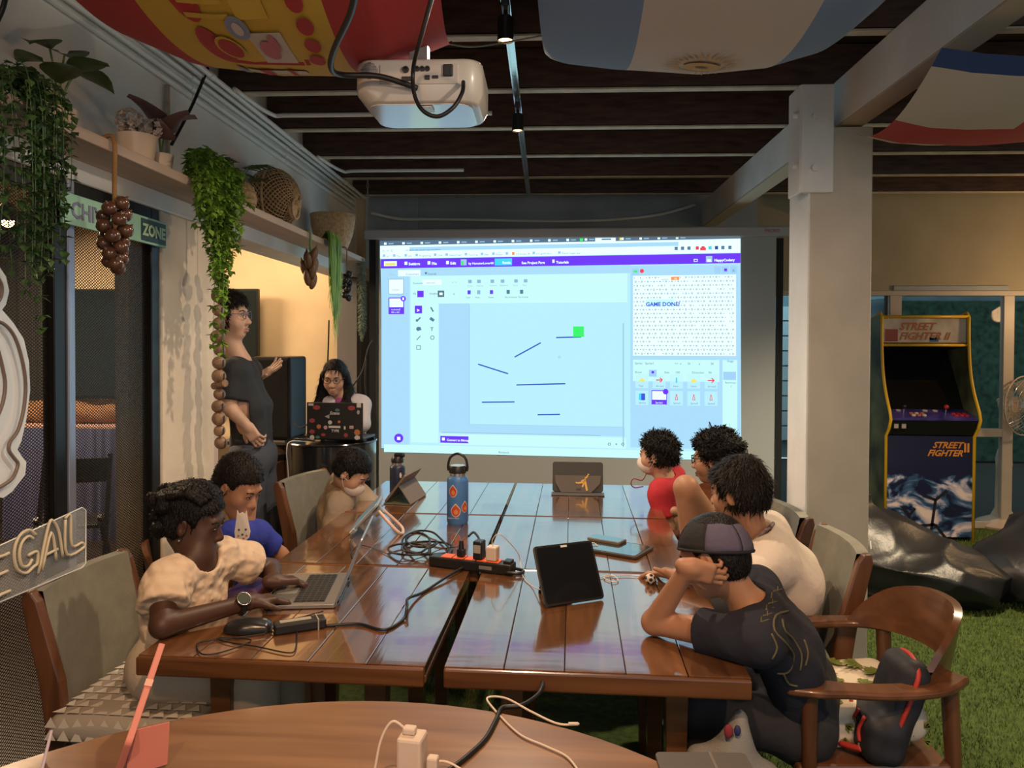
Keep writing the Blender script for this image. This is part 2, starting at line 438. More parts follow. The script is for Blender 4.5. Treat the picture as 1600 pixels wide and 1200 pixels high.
# ceiling: deck and one joist after another, each with a pale lower edge
ceil = room('ceiling', MB().box((1.4, 2.6, 3.10), (10.4, 9.4, .06)), m_deck, 'dark boarded ceiling above the joists')
jm = MB().box((0, 0, .105), (8.0, .05, .19)); jme = jm.build('joist', m_joist, ceil); jme.location = (2.35, -.18, 2.862)
em = MB().box((0, 0, 0), (8.0, .052, .008)); e0 = em.build('joist_edge', m_edge, ceil); e0.location = (2.35, -.18, 2.862)
for i in range(1, 11):
    for o0 in (jme, e0):
        c = o0.copy(); COL.objects.link(c); c.parent = ceil; c.location = (2.35, -.18 + .66 * i, 2.862)

# left wall: white upper wall, beam under it, cream pier, opening to the side room
room('wall_left', MB().box((-1.72, 2.95, 2.65), (.12, 7.5, .82)), m_white, 'white upper wall over the plant shelf')
room('beam_left', MB().box((-1.63, 2.9, 2.185), (.20, 7.6, .11)), m_white, 'white lintel beam under the plant shelf', bevel=.008)
room('column_left', MB().box((-1.63, 3.185, 1.065), (.20, .47, 2.13)), m_cream, 'cream painted pier beside the mesh door', bevel=.008)
room('trim_1', MB().box((-1.60, 3.445, 1.065), (.13, .05, 2.13)), M('pinkish_trim_paint', (.55, .42, .36), .5), 'pale trim strip on the edge of the cream pier', bevel=.004)
# side room shell
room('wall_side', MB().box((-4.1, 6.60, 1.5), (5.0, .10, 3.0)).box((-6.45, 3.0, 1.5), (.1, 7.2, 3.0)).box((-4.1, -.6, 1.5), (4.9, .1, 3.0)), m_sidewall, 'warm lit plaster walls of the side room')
room('ceiling_side', MB().box((-4.1, 3.0, 3.03), (4.75, 7.3, .06)), m_sidewall, 'pale ceiling of the side room')
# back wall: dark panel above the screen, plaster with glass doors on the right
room('wall_back', MB().box((.1, 6.80, 1.5), (3.5, .1, 3.0)), m_grey, 'grey wall behind the projection screen')
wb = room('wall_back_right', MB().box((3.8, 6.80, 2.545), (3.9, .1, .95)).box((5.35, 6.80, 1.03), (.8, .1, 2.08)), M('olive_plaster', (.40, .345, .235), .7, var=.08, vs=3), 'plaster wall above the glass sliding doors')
for i, (x0, x1, z0, z1) in enumerate([(-1.6, -1.15, 2.24, 2.95), (-1.12, .22, 2.24, 2.62), (.26, 1.2, 2.24, 2.62)]):
    room('panel', MB().box(((x0 + x1) / 2, 6.735, (z0 + z1) / 2), (x1 - x0, .03, z1 - z0)), M('slate_panel', (.36, .41, .46), .35, var=.1), None, bpy.data.objects['wall_back'], bevel=.006)
room('wall_right', MB().box((5.8, 3.0, 1.5), (.1, 7.7, 3.0)), m_cream, 'cream wall closing the seating corner')

# column and white roof beam on the right
room('column_right', MB().box((1.372, 3.74, 1.31), (.285, .28, 2.62)), M('cream_column_paint', (.55, .49, .40), .6, var=.08, vs=4, bump=.1, bs=35), 'cream square column carrying the white roof beam', bevel=.006)
room('trim_2', MB().box((1.225, 3.735, 1.23), (.012, .27, 2.45)), m_white, 'white painted side of the square column', bevel=.003)
room('beam_right', MB().box((1.395, 2.5, 2.745), (.06, 8.5, .215)), m_white, 'white steel roof beam running to the back wall', bevel=.004)
room('beam_flange', MB().box((1.42, 2.5, 2.634), (.11, 8.5, .010)), M('cream_flange', (.55, .47, .36), .5), None, bpy.data.objects['beam_right'])
st = MB().box((1.25, 3.585, 2.56), (.15, .03, .50)).box((1.18, 3.66, 2.56), (.02, .17, .50))
room('beam_bracket', st, m_white, None, bpy.data.objects['beam_right'], bevel=.006)
for z in (2.44, 2.68):
    room('bolt', MB().cyl((1.15, 3.62, z), (1.20, 3.62, z), .014, n=8).cyl((1.235, 3.55, z - .02), (1.235, 3.59, z - .02), .016, n=8), m_white, None, bpy.data.objects['beam_right'])

# glass doors and what lies outside
win = tag(thing('window_1', None, None, W(0, 0, 0), R(2)), kind='structure')
win['label'] = 'aluminium framed glass sliding doors in the plaster wall'
def wbox(name, x0, x1, z0, z1, y=6.78, d=.06, mat=None): return MB().box(((x0 + x1) / 2, y, (z0 + z1) / 2), (x1 - x0, d, z1 - z0)).build(name, mat or m_alu, win, bevel=.004)
wbox('head_rail', 1.86, 4.95, 2.03, 2.08)
wbox('track_box', 3.02, 4.0, 2.075, 2.115, 6.77, .08, m_grey)
for x0, x1 in ((1.88, 1.95), (3.00, 3.10), (3.97, 4.06), (4.86, 4.95)): wbox('stile', x0, x1, .02, 2.03)
wbox('mid_rail', 3.1, 3.97, .80, .87)
wbox('bottom_rail', 1.9, 4.9, .0, .06)
for x0, x1 in ((1.95, 3.0), (3.1, 3.97), (4.06, 4.86)): wbox('pane', x0, x1, .06, 2.03, 6.78, .008, m_glass)
wbox('gasket', 2.955, 2.985, .06, 2.03, 6.76, .02, m_black)
m_out = M('night_facade', (.10, .17, .20), .6, var=.3, vs=2)
ext = thing('exterior_house', 'dim blue grey house front seen through the glass doors', 'house', W(4.6, 10.6), R(2)); ext['kind'] = 'structure'
MB().box((0, -1.9, -.08), (14, 4.4, .1)).build('yard', M('dark_yard', (.03, .035, .03), .9), ext)
MB().box((0, .3, 3.0), (14, .2, 6.0)).build('facade', m_out, ext)
for i in range(9): MB().box((-.75, .15, .35 + .21 * i), (1.1, .05, .19)).build('siding', M('pale_siding', (.30, .42, .46), .6), ext)
MB().box((1.1, .1, 1.1), (1.9, .1, 2.2)).build('dark_hedge_panel', M('dark_green_hedge', (.02, .06, .04), .9, var=.6, vs=14), ext)
for z in (2.30, 2.02): MB().box((-2.6, .05, z), (1.8, .03, .035)).build('tube_light', glow('cold_tube', (.75, .9, 1), 1.2), ext)
MB().bar((-.9, .05, 2.22), (2.2, -.8, 2.5), .12, .16).build('eave', m_out, ext)
lamp('outside_light', 'AREA', W(3.2, 9.6, 2.9), 16, (.6, .9, 1), W(3.6, 10.8, 1.2), 1.5)

# ------------------------------------------------------------------ six plank tables pushed together
m_tab = wood('varnished_teak', (.095, .040, .016), (.185, .082, .033), .20, 'Y', coat=1.0, wave=.05)
m_tabx = wood('varnished_teak_rail', (.09, .035, .013), (.17, .070, .026), .28, 'X', coat=.3)
TZ = .755; TW, TD = .795, .875
def plank_table():
    t = thing('dining_table', '', 'table', group='plank tables pushed together')
    n = 5; pw = (TW - .0) / n
    pm = MB().box((0, 0, 0), (pw - .0025, TD - .03, .028)).v
    base = None
    for i in range(n):
        if base is None: base = MB().box((0, 0, 0), (pw - .0022, TD - .024, .028)).build('plank', m_tab, t, bevel=.0016, seg=1); o = base
        else: o = base.copy(); COL.objects.link(o); o.parent = t
        o.location = (-TW / 2 + pw * (i + .5), 0, TZ - .014 + random.uniform(-.0004, .0004))
    for s in (-1, 1):
        MB().box((0, s * (TD / 2 - .004), TZ - .027), (TW - .002, .014, .052)).build('edge_moulding', m_tabx, t, bevel=.006)
        MB().box((0, s * (TD / 2 - .17), TZ - .085), (TW - .34, .022, .065)).build('apron', m_tabx, t, bevel=.003)
        MB().box((s * (TW / 2 - .012), 0, TZ - .041), (.024, TD - .05, .026)).build('edge_moulding', m_tab, t, bevel=.006)
        MB().box((s * (TW / 2 - .17), 0, TZ - .085), (.022, TD - .34, .065)).build('apron', m_tab, t, bevel=.003)
        for q in (-1, 1):
            MB().add([(a * k + s * (TW / 2 - .17), b * k + q * (TD / 2 - .17), z) for z, k in ((TZ - .055, .032), (0, .022)) for a, b in ((-1, -1), (1, -1), (1, 1), (-1, 1))],
                     [(0, 1, 2, 3), (7, 6, 5, 4), (0, 4, 5, 1), (1, 5, 6, 2), (2, 6, 7, 3), (3, 7, 4, 0)]).build('leg', m_tabx, t, bevel=.004)
    return t
TL = {(0, 0): 'plank table under the open grey laptop and computer mouse', (1, 0): 'plank table under the propped black tablet, next to the boy in the cap',
      (0, 1): 'plank table under the blue bottle and coiled black cable', (1, 1): 'plank table under the phone stacked on a flat tablet',
      (0, 2): 'plank table holding the brown folio tablet at the screen end', (1, 2): 'plank table holding the black folio case at the screen end'}
p0 = plank_table()
TX = {0: -.768, 1: .062}; TY0 = 1.945
for (i, j), lb in TL.items():
    t = p0 if (i, j) == (0, 0) else copy_tree(p0)
    t.location = (TX[i] + (-.002 if j == 1 and i == 0 else 0) + (.022 if j and i == 0 else 0) - (.012 if j == 0 and i == 0 else 0), TY0 + TD / 2 + j * (TD + .004), 0); t['label'] = lb
    t.rotation_euler = (0, 0, R([-.25, .1, .0][j]) if i == 0 else 0)

# round table in the foreground
rt = thing('round_table', 'round brown wooden table carrying white charger and cables', 'table', (-.42, .82, 0))
RZ = .74; RRX, RRY = .97, .97
MB().lathe([(RRX - .01, RZ - .03), (RRX, RZ - .024), (RRX, RZ - .006), (RRX - .006, RZ)], 96).build('table_top', wood('brown_oak', (.17, .092, .052), (.28, .160, .092), .30, 'X', .7, coat=.25), rt, smooth='auto')
MB().lathe([(.05, .06), (.055, RZ - .03)], 24).build('pedestal', m_tabx, rt, smooth='auto')
for i in range(4): MB().bar((0, 0, .05), (.42 * math.cos(i * PI / 2 + .6), .42 * math.sin(i * PI / 2 + .6), .03), .07, .05).build('foot', m_tabx, rt, bevel=.01)
# ------------------------------------------------------------------ projection screen
SY = 5.70
def S(px, py, off=0): return atY(px, py, SY - off)
m_scr = M('grey_screen_cloth', (.40, .44, .46), .8)
m_band = M('black_screen_border', (.008, .009, .012), .7)
scr = thing('projection_screen', 'pull-down projection screen showing a coding project page', 'projection screen', (0, SY, .3))
a, b = S(592, 372), S(1213, 372); zb = .36
MB().box(((a.x + b.x) / 2, SY + .004, (a.z + zb) / 2), (b.x - a.x, .004, a.z - zb)).build('screen_cloth', m_scr, scr, True)
for px in (582, 1219):
    c = S(px, 372); MB().box((c.x, SY + .003, (c.z + zb) / 2), (.05, .005, c.z - zb)).build('border_strip', m_band, scr, True)
c0, c1 = S(570, 367), S(1243, 367)
MB().box(((c0.x + c1.x) / 2, SY + .01, c0.z), (c1.x - c0.x, .075, .075)).build('roller_housing', M('housing_grey', (.42, .43, .44), .4), scr, True, bevel=.012)
MB().text('MICROVIEW'[0:5], .035, T(S(1195, 363, .042)) @ rx(PI / 2), 0).build('maker_mark', M('red_print', (.5, .06, .04), .5), scr, True)
MB().box(((c0.x + c1.x) / 2, SY + .004, zb), (b.x - a.x, .03, .03)).build('bottom_bar', m_black, scr, True)
for px in (574, 1236):
    p = S(px, 358)
    mm = MB()
    for k in range(14):
        z = p.z + .01 + k * .036
        mm.tube([V(p.x, SY + .01, z) + (V(.008 * math.cos(t), 0, .02 * math.sin(t)) if k % 2 else V(0, .008 * math.cos(t), .02 * math.sin(t))) for t in np.linspace(0, 2 * PI, 9)[:-1]], .0028, 5, True)
    mm.build('chain', M('steel_chain', (.4, .4, .4), .35, .8), scr, True)
# the projected page: flat light-giving areas, lettering and marks
GC = {}
def gc(name, c, s=1.0):
    GC[name] = len(GC); return glow('page_' + name, c, s)
SB = 0.74
gm = [gc('mint', (.60, .98, .97), SB), gc('pale', (.50, .88, .99), SB), gc('sky', (.42, .74, .97), SB), gc('lav', (.38, .66, .96), SB), gc('violet', (.155, .045, .86), .80), gc('white', (.74, 1.0, 1.0), .88),
      gc('slate', (.10, .16, .24), .8), gc('ink', (.03, .075, .33), .8), gc('text', (.10, .20, .33), .8), gc('green', (.05, .92, .16), .75), gc('cyan', (.06, .62, .82), .85), gc('red', (.85, .06, .09), .8),
      gc('orange', (.90, .32, .10), .8), gc('yellow', (.85, .75, .15), .8), gc('soft', (.36, .62, .82), SB), gc('blue', (.05, .10, .70), .8), gc('line', (.035, .10, .50), .8), gc('dim', (.28, .50, .68), SB)]
pg = MB(); lay = [0]
def quad(col, x0, y0, x1, y1, x2, y2, x3, y3, o):
    pg.m = GC[col]; pg.quad(S(x0, y0, o), S(x3, y3, o), S(x2, y2, o), S(x1, y1, o))
def rect(col, x0, y0, x1, y1, o=.004, sl=0):
    """axis rectangle whose right side is lifted by sl px per px"""
    d = sl * (x1 - x0); quad(col, x0, y0, x1, y0 + d, x1, y1 + d, x0, y1, o)
def lift(x, y):
    """rows of the page run slightly uphill at the top and downhill at the bottom"""
    t = (y - 376) / 330.0
    return (-.021 + .046 * t) * (x - 595)
def rct(col, x0, y0, x1, y1, o=.004):
    quad(col, x0, y0 + lift(x0, y0), x1, y0 + lift(x1, y0), x1, y1 + lift(x1, y1), x0, y1 + lift(x0, y1), o)
def txt(col, t, x, y, h, o=.006, bold=.0):
    k = SY / FPX; yy = y + lift(x, y)
    pg.m = GC[col]; pg.text(t, h * k * 1.12, T(S(x, yy, o)) @ rx(PI / 2) @ rz(R(.9 - 1.8 * (y - 376) / 330)), 0, bold)
quad('pale', 594, 377, 1157, 372, 1158, 718, 601, 704, .001)
rct('slate', 594, 376.5, 1157, 384, .002)
rct('white', 594, 384, 1157, 404, .002)
rct('sky', 640, 387, 1060, 393, .0025)
rct('violet', 595, 405, 1157, 419.5, .003)
rct('sky', 596, 419.5, 985, 432, .002); rct('sky', 596, 432, 640, 700, .002); rct('mint', 642, 432, 980, 475, .003); rct('mint', 642, 475, 685, 690, .003)
rct('sky', 686, 475, 734, 673, .0025); rct('sky', 686, 661, 976, 674, .0026); rct('mint', 688, 676, 978, 692, .003); rct('dim', 690, 673, 938, 674, .004)
rct('soft', 733, 478, 734, 661, .0035); rct('soft', 734, 660, 974, 660.8, .0035); rct('soft', 973, 506, 975, 690, .0035); rct('mint', 600, 694, 1158, 706, .003)
rct('sky', 985, 421, 1157, 690, .002); rct('white', 989, 436, 1150, 554, .003); rct('mint', 989, 560, 1124, 592, .003); rct('mint', 1129, 560, 1152, 690, .003); rct('lav', 1130, 577, 1150, 589, .004)
# browser chrome
for i in range(17):
    x = 600 + i * 28.5
    if i < 12 or i > 12: rct('white', x, 379.2, x + 4, 382.6, .004); rct('dim', x + 7, 380, x + 15, 382, .004)
rct('yellow', 968, 379, 971, 383, .005); rct('green', 906, 379, 911, 383, .005); rct('white', 930, 377.5, 962, 385, .0045); rct('text', 940, 380, 955, 382, .006)
txt('text', '<  >  C', 598, 394, 5); txt('text', 'scratch.mit.edu/projects/editor', 634, 393, 4)
for i, t in enumerate(['ad', 'You', 'Job', 'Programing', 'USA', 'HappyTeam', 'Teaching', 'Edit', 'Flutter', '', '3 E-books VR', '6 5 game retro', 'Flutter happy app']):
    x = [598, 614, 632, 649, 678, 696, 726, 751, 769, 790, 800, 832, 872][i]
    rct('soft', x, 397.5, x + 4, 401.5, .004); txt('text', t, x + 6, 402, 3.6)
rct('orange', 800, 397.5, 804, 402, .005)
for x, c in ((1056, 'text'), (1066, 'text'), (1076, 'text'), (1089, 'red'), (1098, 'red'), (1109, 'cyan'), (1119, 'ink'), (1129, 'text'), (1140, 'text')): rct(c, x - 2, 394, x + 3, 399, .005)
rct('red', 1094, 396, 1103, 400, .0052)
# purple menu bar
rct('white', 600, 408.5, 620, 416, .005); rct('yellow', 602, 411, 618, 415, .006)
for x, t in ((632, 'Settings'), (668, 'File'), (697, 'Edit')): rct('white', x, 409.5, x + 4.5, 414.5, .005); txt('white', t, x + 6.5, 415, 5.2, .006, .001)
rct('soft', 720, 407.5, 729, 416.5, .005); rct('green', 721, 410, 724, 416, .006); txt('white', 'by HamsterLover00', 732, 415.5, 4.4, .006, .0006)
rct('cyan', 773, 407, 800, 417.5, .005); txt('white', 'Remix', 785, 415, 4.5, .006, .001); txt('white', 'See Project Page', 815, 416, 4.8, .006, .001); rct('white', 863, 410, 866.5, 415, .005); txt('white', 'Tutorials', 869, 416, 4.8, .006, .001)
rct('white', 1084, 412.5, 1090, 416.5, .005); rct('violet', 1085, 413.5, 1089, 415.8, .006); rct('soft', 1103, 408.5, 1113, 417.5, .005); rct('white', 1105, 413, 1111, 417, .006); txt('white', 'HappyCodery', 1116, 416.5, 4.8, .006, .001)
# tabs and costume list
txt('soft', 'Code', 606, 431, 4.5); rct('white', 622, 422.5, 657, 432, .0035); txt('violet', 'Costumes', 634, 430.5, 4.5); txt('text', 'Sounds', 668, 430.5, 4.4); rct('text', 664, 426, 667, 429.5, .005)
for y in (436, 466):
    rct('dim', 607, y, 631, y + 24, .0035); rct('white', 608, y + 1, 630, y + 23, .004)
rct('violet', 607, 465, 631.5, 491, .0045); rct('white', 608.5, 466.5, 630, 480, .005); txt('white', 'costume2', 611, 485, 3.4, .006); txt('white', '480 x 360', 611, 489, 3, .006); txt('text', 'costume1', 612, 454, 3, .006)
def disc(col, x, y, r, o=.006, n=20):
    pg.m = GC[col]; yy = y + lift(x, y); pg.add([S(x + r * math.cos(2 * PI * i / n), yy + r * math.sin(2 * PI * i / n), o) for i in range(n)], [tuple(range(n))])
disc('violet', 630, 467, 4.2, .0065); rct('white', 628.6, 465, 631.4, 469, .007)
disc('violet', 623, 684, 7.2); rct('white', 620.5, 682, 625.5, 687, .008)
# paint tools
txt('text', 'Costume', 645, 444.5, 4); rct('white', 660, 438, 690, 446, .004); txt('text', 'costume2', 665, 444, 3.6); txt('dim', '<  >', 706, 444, 4)
txt('text', 'Fill', 645, 461, 4); rct('violet', 652, 455, 662, 465, .005); txt('text', 'Outline', 671, 461, 4); rct('slate', 684, 455, 694, 465, .005); rct('white', 686.5, 458, 691.5, 462, .006); txt('text', '4', 708, 462, 4)
for i, (x, t) in enumerate(((734, 'Group'), (748, 'Ungroup'), (769, 'Forward'), (785, 'Backward'), (806, 'Front'), (821, 'Back'))): rct('dim', x - 2.5, 439, x + 3, 444, .005); txt('dim', t, x - 4, 449, 2.8)
for x, t, c in ((733, 'Copy', 'violet'), (748, 'Paste', 'dim'), (768, 'Delete', 'violet'), (794, 'Flip Horizontal', 'text'), (815, 'Flip Vertical', 'text')): rct(c, x - 2.5, 455, x + 2.5, 461, .005); txt('text', t, x - 5, 467, 2.8)
rct('violet', 648, 478, 659.5, 490, .005); txt('white', '>', 651.5, 487.5, 6, .006, .002)
def seg(col, x0, y0, x1, y1, wd, o=.006):
    v = Vector((x1 - x0, y1 - y0)); nrm = Vector((-v.y, v.x)).normalized() * wd / 2
    pg.m = GC[col]; pg.quad(S(x0 + nrm.x, y0 + nrm.y, o), S(x1 + nrm.x, y1 + nrm.y, o), S(x1 - nrm.x, y1 - nrm.y, o), S(x0 - nrm.x, y0 - nrm.y, o))
def ring(col, x, y, r, wd, o=.006, n=18, a0=0, a1=2 * PI):
    for i in range(n):
        t0, t1 = a0 + (a1 - a0) * i / n, a0 + (a1 - a0) * (i + 1) / n
        seg(col, x + r * math.cos(t0), y + r * math.sin(t0), x + r * math.cos(t1), y + r * math.sin(t1), wd, o)
seg('text', 673, 480, 677, 487, 2.2); seg('text', 651, 502, 657, 496, 2); disc('text', 651.5, 501, 2); seg('text', 672, 497, 678, 501, 4.5); disc('text', 653.5, 514, 3.2); seg('text', 656, 511, 657.5, 516, 2)
txt('text', 'T', 672.5, 517, 7, .006, .001); seg('text', 651, 531, 657, 525, 1.2); ring('text', 675.5, 527.5, 2.8, 1)
for s4 in ((651, 540, 657, 540), (657, 540, 657, 546), (657, 546, 651, 546), (651, 546, 651, 540)): seg('text', *s4, 1)
# the drawn game level
for s4 in ((747, 569, 794, 584), (804, 558, 845, 535.5), (869, 527.5, 908, 526.5), (807, 601.5, 883.5, 599.5), (753, 628.5, 804, 628), (840, 648, 875, 647.5)): seg('line', *s4, 2.0, .0062)
rect('green', 895.5, 510, 912.5, 526.5, .0064); ring('soft', 874, 558, 1.6, 1)
rct('violet', 688, 679, 732, 689.5, .005); txt('white', 'Convert to Bitmap', 698, 686.6, 4.2, .006, .0006); rct('white', 690.5, 681.5, 695, 686, .006); txt('text', 'Backpack', 779, 703.5, 4)
for x in (952, 963, 973): ring('text', x, 694 + 0, 1.9 if x != 963 else .8, .9)
# stage with its small pattern
disc('red', 1003, 429, 3.2, .005); rct('lav', 987.5, 425, 998, 434.5, .003); rct('green', 990, 428, 996, 431, .005)
for x in (1121, 1133, 1146): rct('lav', x - 5, 424, x + 5, 434, .003)
rct('violet', 1131.5, 427, 1136, 431, .005); txt('text', 'X', 1144, 432, 5)
for j in range(20):
    for i in range(34):
        x = 991 + i * 4.75 + (2.3 if j % 2 else 0); y = 439 + j * 5.9
        if x > 1147 or random.random() < .06: continue
        yy = y + lift(x, y)
        if (i + j) % 2: ring('text', x, yy, 1.15, .7, .0045, 7)
        else: disc('text', x, y, .8, .0045, 6)
rct('white', 1032, 437.5, 1062, 443.5, .0055); txt('text', 'score', 1034, 443, 4, .006); rct('orange', 1048.5, 438, 1061.5, 443, .006); txt('white', '10', 1053, 442.4, 4, .007)
rct('mint', 1009, 471, 1054, 482, .0048); txt('blue', 'GAME DONE!', 1009, 481, 7.6, .0062, .0012)
# sprite panel
for x, y, t in ((992, 567, 'Sprite'), (1008, 567, 'Sprite1'), (1054, 567, '<>  x'), (1074, 567, '36'), (1092, 567, 'y'), (1110, 567, '28'), (992, 580, 'Show'), (1038, 580, 'Size'), (1055, 580, '100'), (1081, 580, 'Direction'), (1107, 580, '90')): txt('text', t, x, y, 4.2)
rct('lav', 1014, 575, 1026, 585, .004); disc('violet', 1020, 578.5, 2.2); txt('text', 'Stage', 1136, 563, 4.2); txt('text', 'Backdrops', 1133, 594, 3.4); txt('text', '1', 1141, 600, 4)
names = ['Text', 'Arrow1', 'Hare', 'Chick', 'Arrow2', 'Sprite2', 'Sprite1', 'Sprite3', 'Sprite4', 'Sprite5']
for i in range(10):
    x = 1003 + (i % 5) * 27; y = 590 + (i // 5) * 25
    rct('pale', x - 10, y - 9, x + 10, y + 12, .003); txt('text', names[i], x - 5, y + 10, 3.4)
    yy = y + lift(x, y)
    if i in (1, 4): seg('red', x - 5, yy, x + 4, yy, 1.6); seg('red', x + 1, yy - 3.5, x + 5, yy, 1.5); seg('red', x + 1, yy + 3.5, x + 5, yy, 1.5)
    elif i in (0, 3): seg('yellow', x - 4, yy + 1, x + 4, yy + 1, 3.5); seg('yellow', x, yy - 3, x, yy + 1, 3)
    elif i == 2: seg('cyan', x, yy - 4, x, yy + 4, 2.4)
    elif i == 5: rct('blue', x - 5, y - 5, x + 5, y + 5, .005); rct('cyan', x - 5, y - 5, x - 1, y + 5, .0055)
    elif i == 6: rct('violet', x - 12, y - 10, x + 12, y + 11, .004); rct('white', x - 11, y - 8.5, x + 11, y + 4, .005); disc('violet', x + 10, y - 8, 4.4, .006); txt('white', 'Sprite1', x - 6, y + 9.6, 3.6, .0065)
    else: seg('red', x - 2, yy + 4, x, yy - 5, .9); seg('red', x, yy - 5, x + 2, yy + 4, .9); seg('red', x - 2, yy + 4, x + 2, yy + 4, .9)
pg.build('projected_page', gm, scr, True)
# ------------------------------------------------------------------ chairs
m_chair = wood('chair_wood', (.080, .032, .015), (.155, .066, .031), .32, 'Z', .8, coat=.3)
m_chairx = wood('chair_arm_wood', (.080, .032, .015), (.155, .066, .030), .28, 'X', .8, coat=.3)
m_fab = M('olive_grey_upholstery', (.165, .158, .12), .75, var=.12, vs=20, bump=.15, bs=220, sheen=.2)
def uphol_chair(label, x, y, rot, H=.88):
    """wooden chair with padded fabric seat and back; faces +y locally"""
    t = thing('upholstered_chair', label, 'chair', (x, y, 0), rot, 'upholstered chairs around the tables')
    for s in (-1, 1):
        MB().add([(s * .225 + a * .017, -.20 + yy + b * w2, z) for z, yy, w2 in ((0, -.02, .018), (.42, .0, .03), (.62, -.025, .034), (H - .03, -.085, .026), (H, -.092, .012)) for a, b in ((-1, -1), (1, -1), (1, 1), (-1, 1))],
                 [(3, 2, 1, 0), (16, 17, 18, 19)] + [(4 * k + i, 4 * k + (i + 1) % 4, 4 * k + 4 + (i + 1) % 4, 4 * k + 4 + i) for k in range(4) for i in range(4)]).build('rear_leg_post', m_chair, t, bevel=.006)
        MB().add([(s * .205 + a * r, .21 + b * r, z) for z, r in ((0, .014), (.40, .022)) for a, b in ((-1, -1), (1, -1), (1, 1), (-1, 1))],
                 [(3, 2, 1, 0), (4, 5, 6, 7), (0, 1, 5, 4), (1, 2, 6, 5), (2, 3, 7, 6), (3, 0, 4, 7)]).build('leg', m_chair, t, bevel=.004)
        MB().box((s * .215, 0, .37), (.022, .40, .05)).build('seat_rail', m_chair, t, bevel=.003)
    MB().box((0, .215, .37), (.41, .022, .05)).build('seat_rail', m_chairx, t, bevel=.003)
    MB().box((0, -.2, .37), (.43, .022, .05)).build('seat_rail', m_chairx, t, bevel=.003)
    g = MB()
    n = 8
    def bk(u, v, side):
        z = .47 + (H - .475) * v; yy = -.20 - .025 * (z - .42) / .2 if z < .62 else -.225 - .06 * (z - .62) / .26
        return Vector(((u - .5) * .425, yy + side * .021 - .03 * (1 - (2 * u - 1) ** 2) , z))
    g.grid(lambda u, v: bk(u, v, 1), n, 6); g.grid(lambda u, v: bk(1 - u, v, -1), n, 6)
    g.grid(lambda u, v: bk(1 - u, 1, 1 - 2 * v), n, 1); g.grid(lambda u, v: bk(u, 0, 1 - 2 * v), n, 1)
    g.build('back_pad', m_fab, t, smooth='auto', bevel=.008)
    MB().box((0, .01, .425), (.44, .43, .06)).build('seat_pad', m_fab, t, bevel=.02, seg=3)
    return t
def arm_chair(label, x, y, rot, dark=False):
    """wooden armchair with a curved solid back board; faces +y locally"""
    t = thing('wooden_armchair', label, 'chair', (x, y, 0), rot, 'wooden armchairs around the tables')
    for s in (-1, 1):
        MB().cyl((s * .255, .20, 0), (s * .245, .20, .64), .016, .022, 14).build('leg', m_chair, t, smooth='auto')
        MB().cyl((s * .215, -.24, 0), (s * .20, -.205, .66), .017, .024, 14).build('leg', m_chair, t, smooth='auto')
        ap = curve([(s * .235, .27, .655), (s * .25, .16, .655), (s * .262, .0, .655), (s * .25, -.14, .662), (s * .19, -.235, .67)], 6)
        a = MB(); k = len(ap)
        for i in range(k):
            t_ = (ap[min(i + 1, k - 1)] - ap[max(i - 1, 0)]).normalized(); x_ = t_.cross(Vector((0, 0, 1))).normalized()
            wv = .030 + .012 * math.sin(min(1, i / 8) * PI * .9) ; wv = .022 if i == 0 else wv
            a.v += [ap[i] + x_ * wv + V(0, 0, .012), ap[i] + x_ * wv - V(0, 0, .012), ap[i] - x_ * wv - V(0, 0, .012), ap[i] - x_ * wv + V(0, 0, .012)]
        fs = [(3, 2, 1, 0), tuple(4 * (k - 1) + i for i in range(4))] + [(4 * i + j, 4 * i + (j + 1) % 4, 4 * i + 4 + (j + 1) % 4, 4 * i + 4 + j) for i in range(k - 1) for j in range(4)]
        a.f = fs; a.mi = [0] * len(fs); a.build('armrest', m_chairx, t, bevel=.008, smooth='auto')
        MB().box((s * .215, 0, .385), (.022, .40, .05)).build('seat_rail', m_chairx, t, bevel=.003)
    g = MB()
    def bk(u, v, side):
        a = (u - .5) * 2.0; w0 = .235; arch = .135 * (1 - abs(a) ** 3.2)
        z0, z1 = .655 + .015 * (1 - a * a), .70 + arch
        z = z0 + (z1 - z0) * v
        return Vector((w0 * math.sin(a * 1.25) / math.sin(1.25), -.10 - .175 * (math.cos(a * 1.25) - math.cos(1.25)) / (1 - math.cos(1.25)) - .03 * v + side * .012, z))
    g.grid(lambda u, v: bk(u, v, 1), 20, 4); g.grid(lambda u, v: bk(1 - u, v, -1), 20, 4); g.grid(lambda u, v: bk(1 - u, 1, 1 - 2 * v), 20, 1); g.grid(lambda u, v: bk(u, 0, 1 - 2 * v), 20, 1)
    g.build('backrest', m_chairx, t, smooth='auto', bevel=.004)
    MB().prism([(-.235, -.2), (.235, -.2), (.25, .23), (-.25, .23)], .035, None, .405).build('seat', m_fab if dark else m_chairx, t, bevel=.01)
    MB().box((0, .19, .385), (.45, .022, .05)).build('seat_rail', m_chairx, t, bevel=.003)
    return t
uphol_chair('grey upholstered chair whose back stands tallest, under the girl in the cream blouse', -1.285, 2.30, -PI / 2)
arm_chair('wooden chair with a rounded back board behind the boy in the blue jersey', -1.375, 2.90, -PI / 2)
uphol_chair('upholstered chair with pale back behind the boy in the camel sweater', -1.195, 3.97, -PI / 2 - R(12))
uphol_chair('upholstered chair against the square column, behind the boy in the white shirt', .73, 2.93, PI / 2)
uphol_chair('upholstered chair with only its pale top showing behind the curly-haired boy', .735, 3.62, PI / 2 + R(6), .84)
arm_chair('dark wooden armchair holding the boy in the red shirt', .60, 4.12, PI / 2 + R(25), True)
arm_chair('wooden armchair with curved back holding the red and black backpack', .845, 2.39, PI / 2 + R(3))
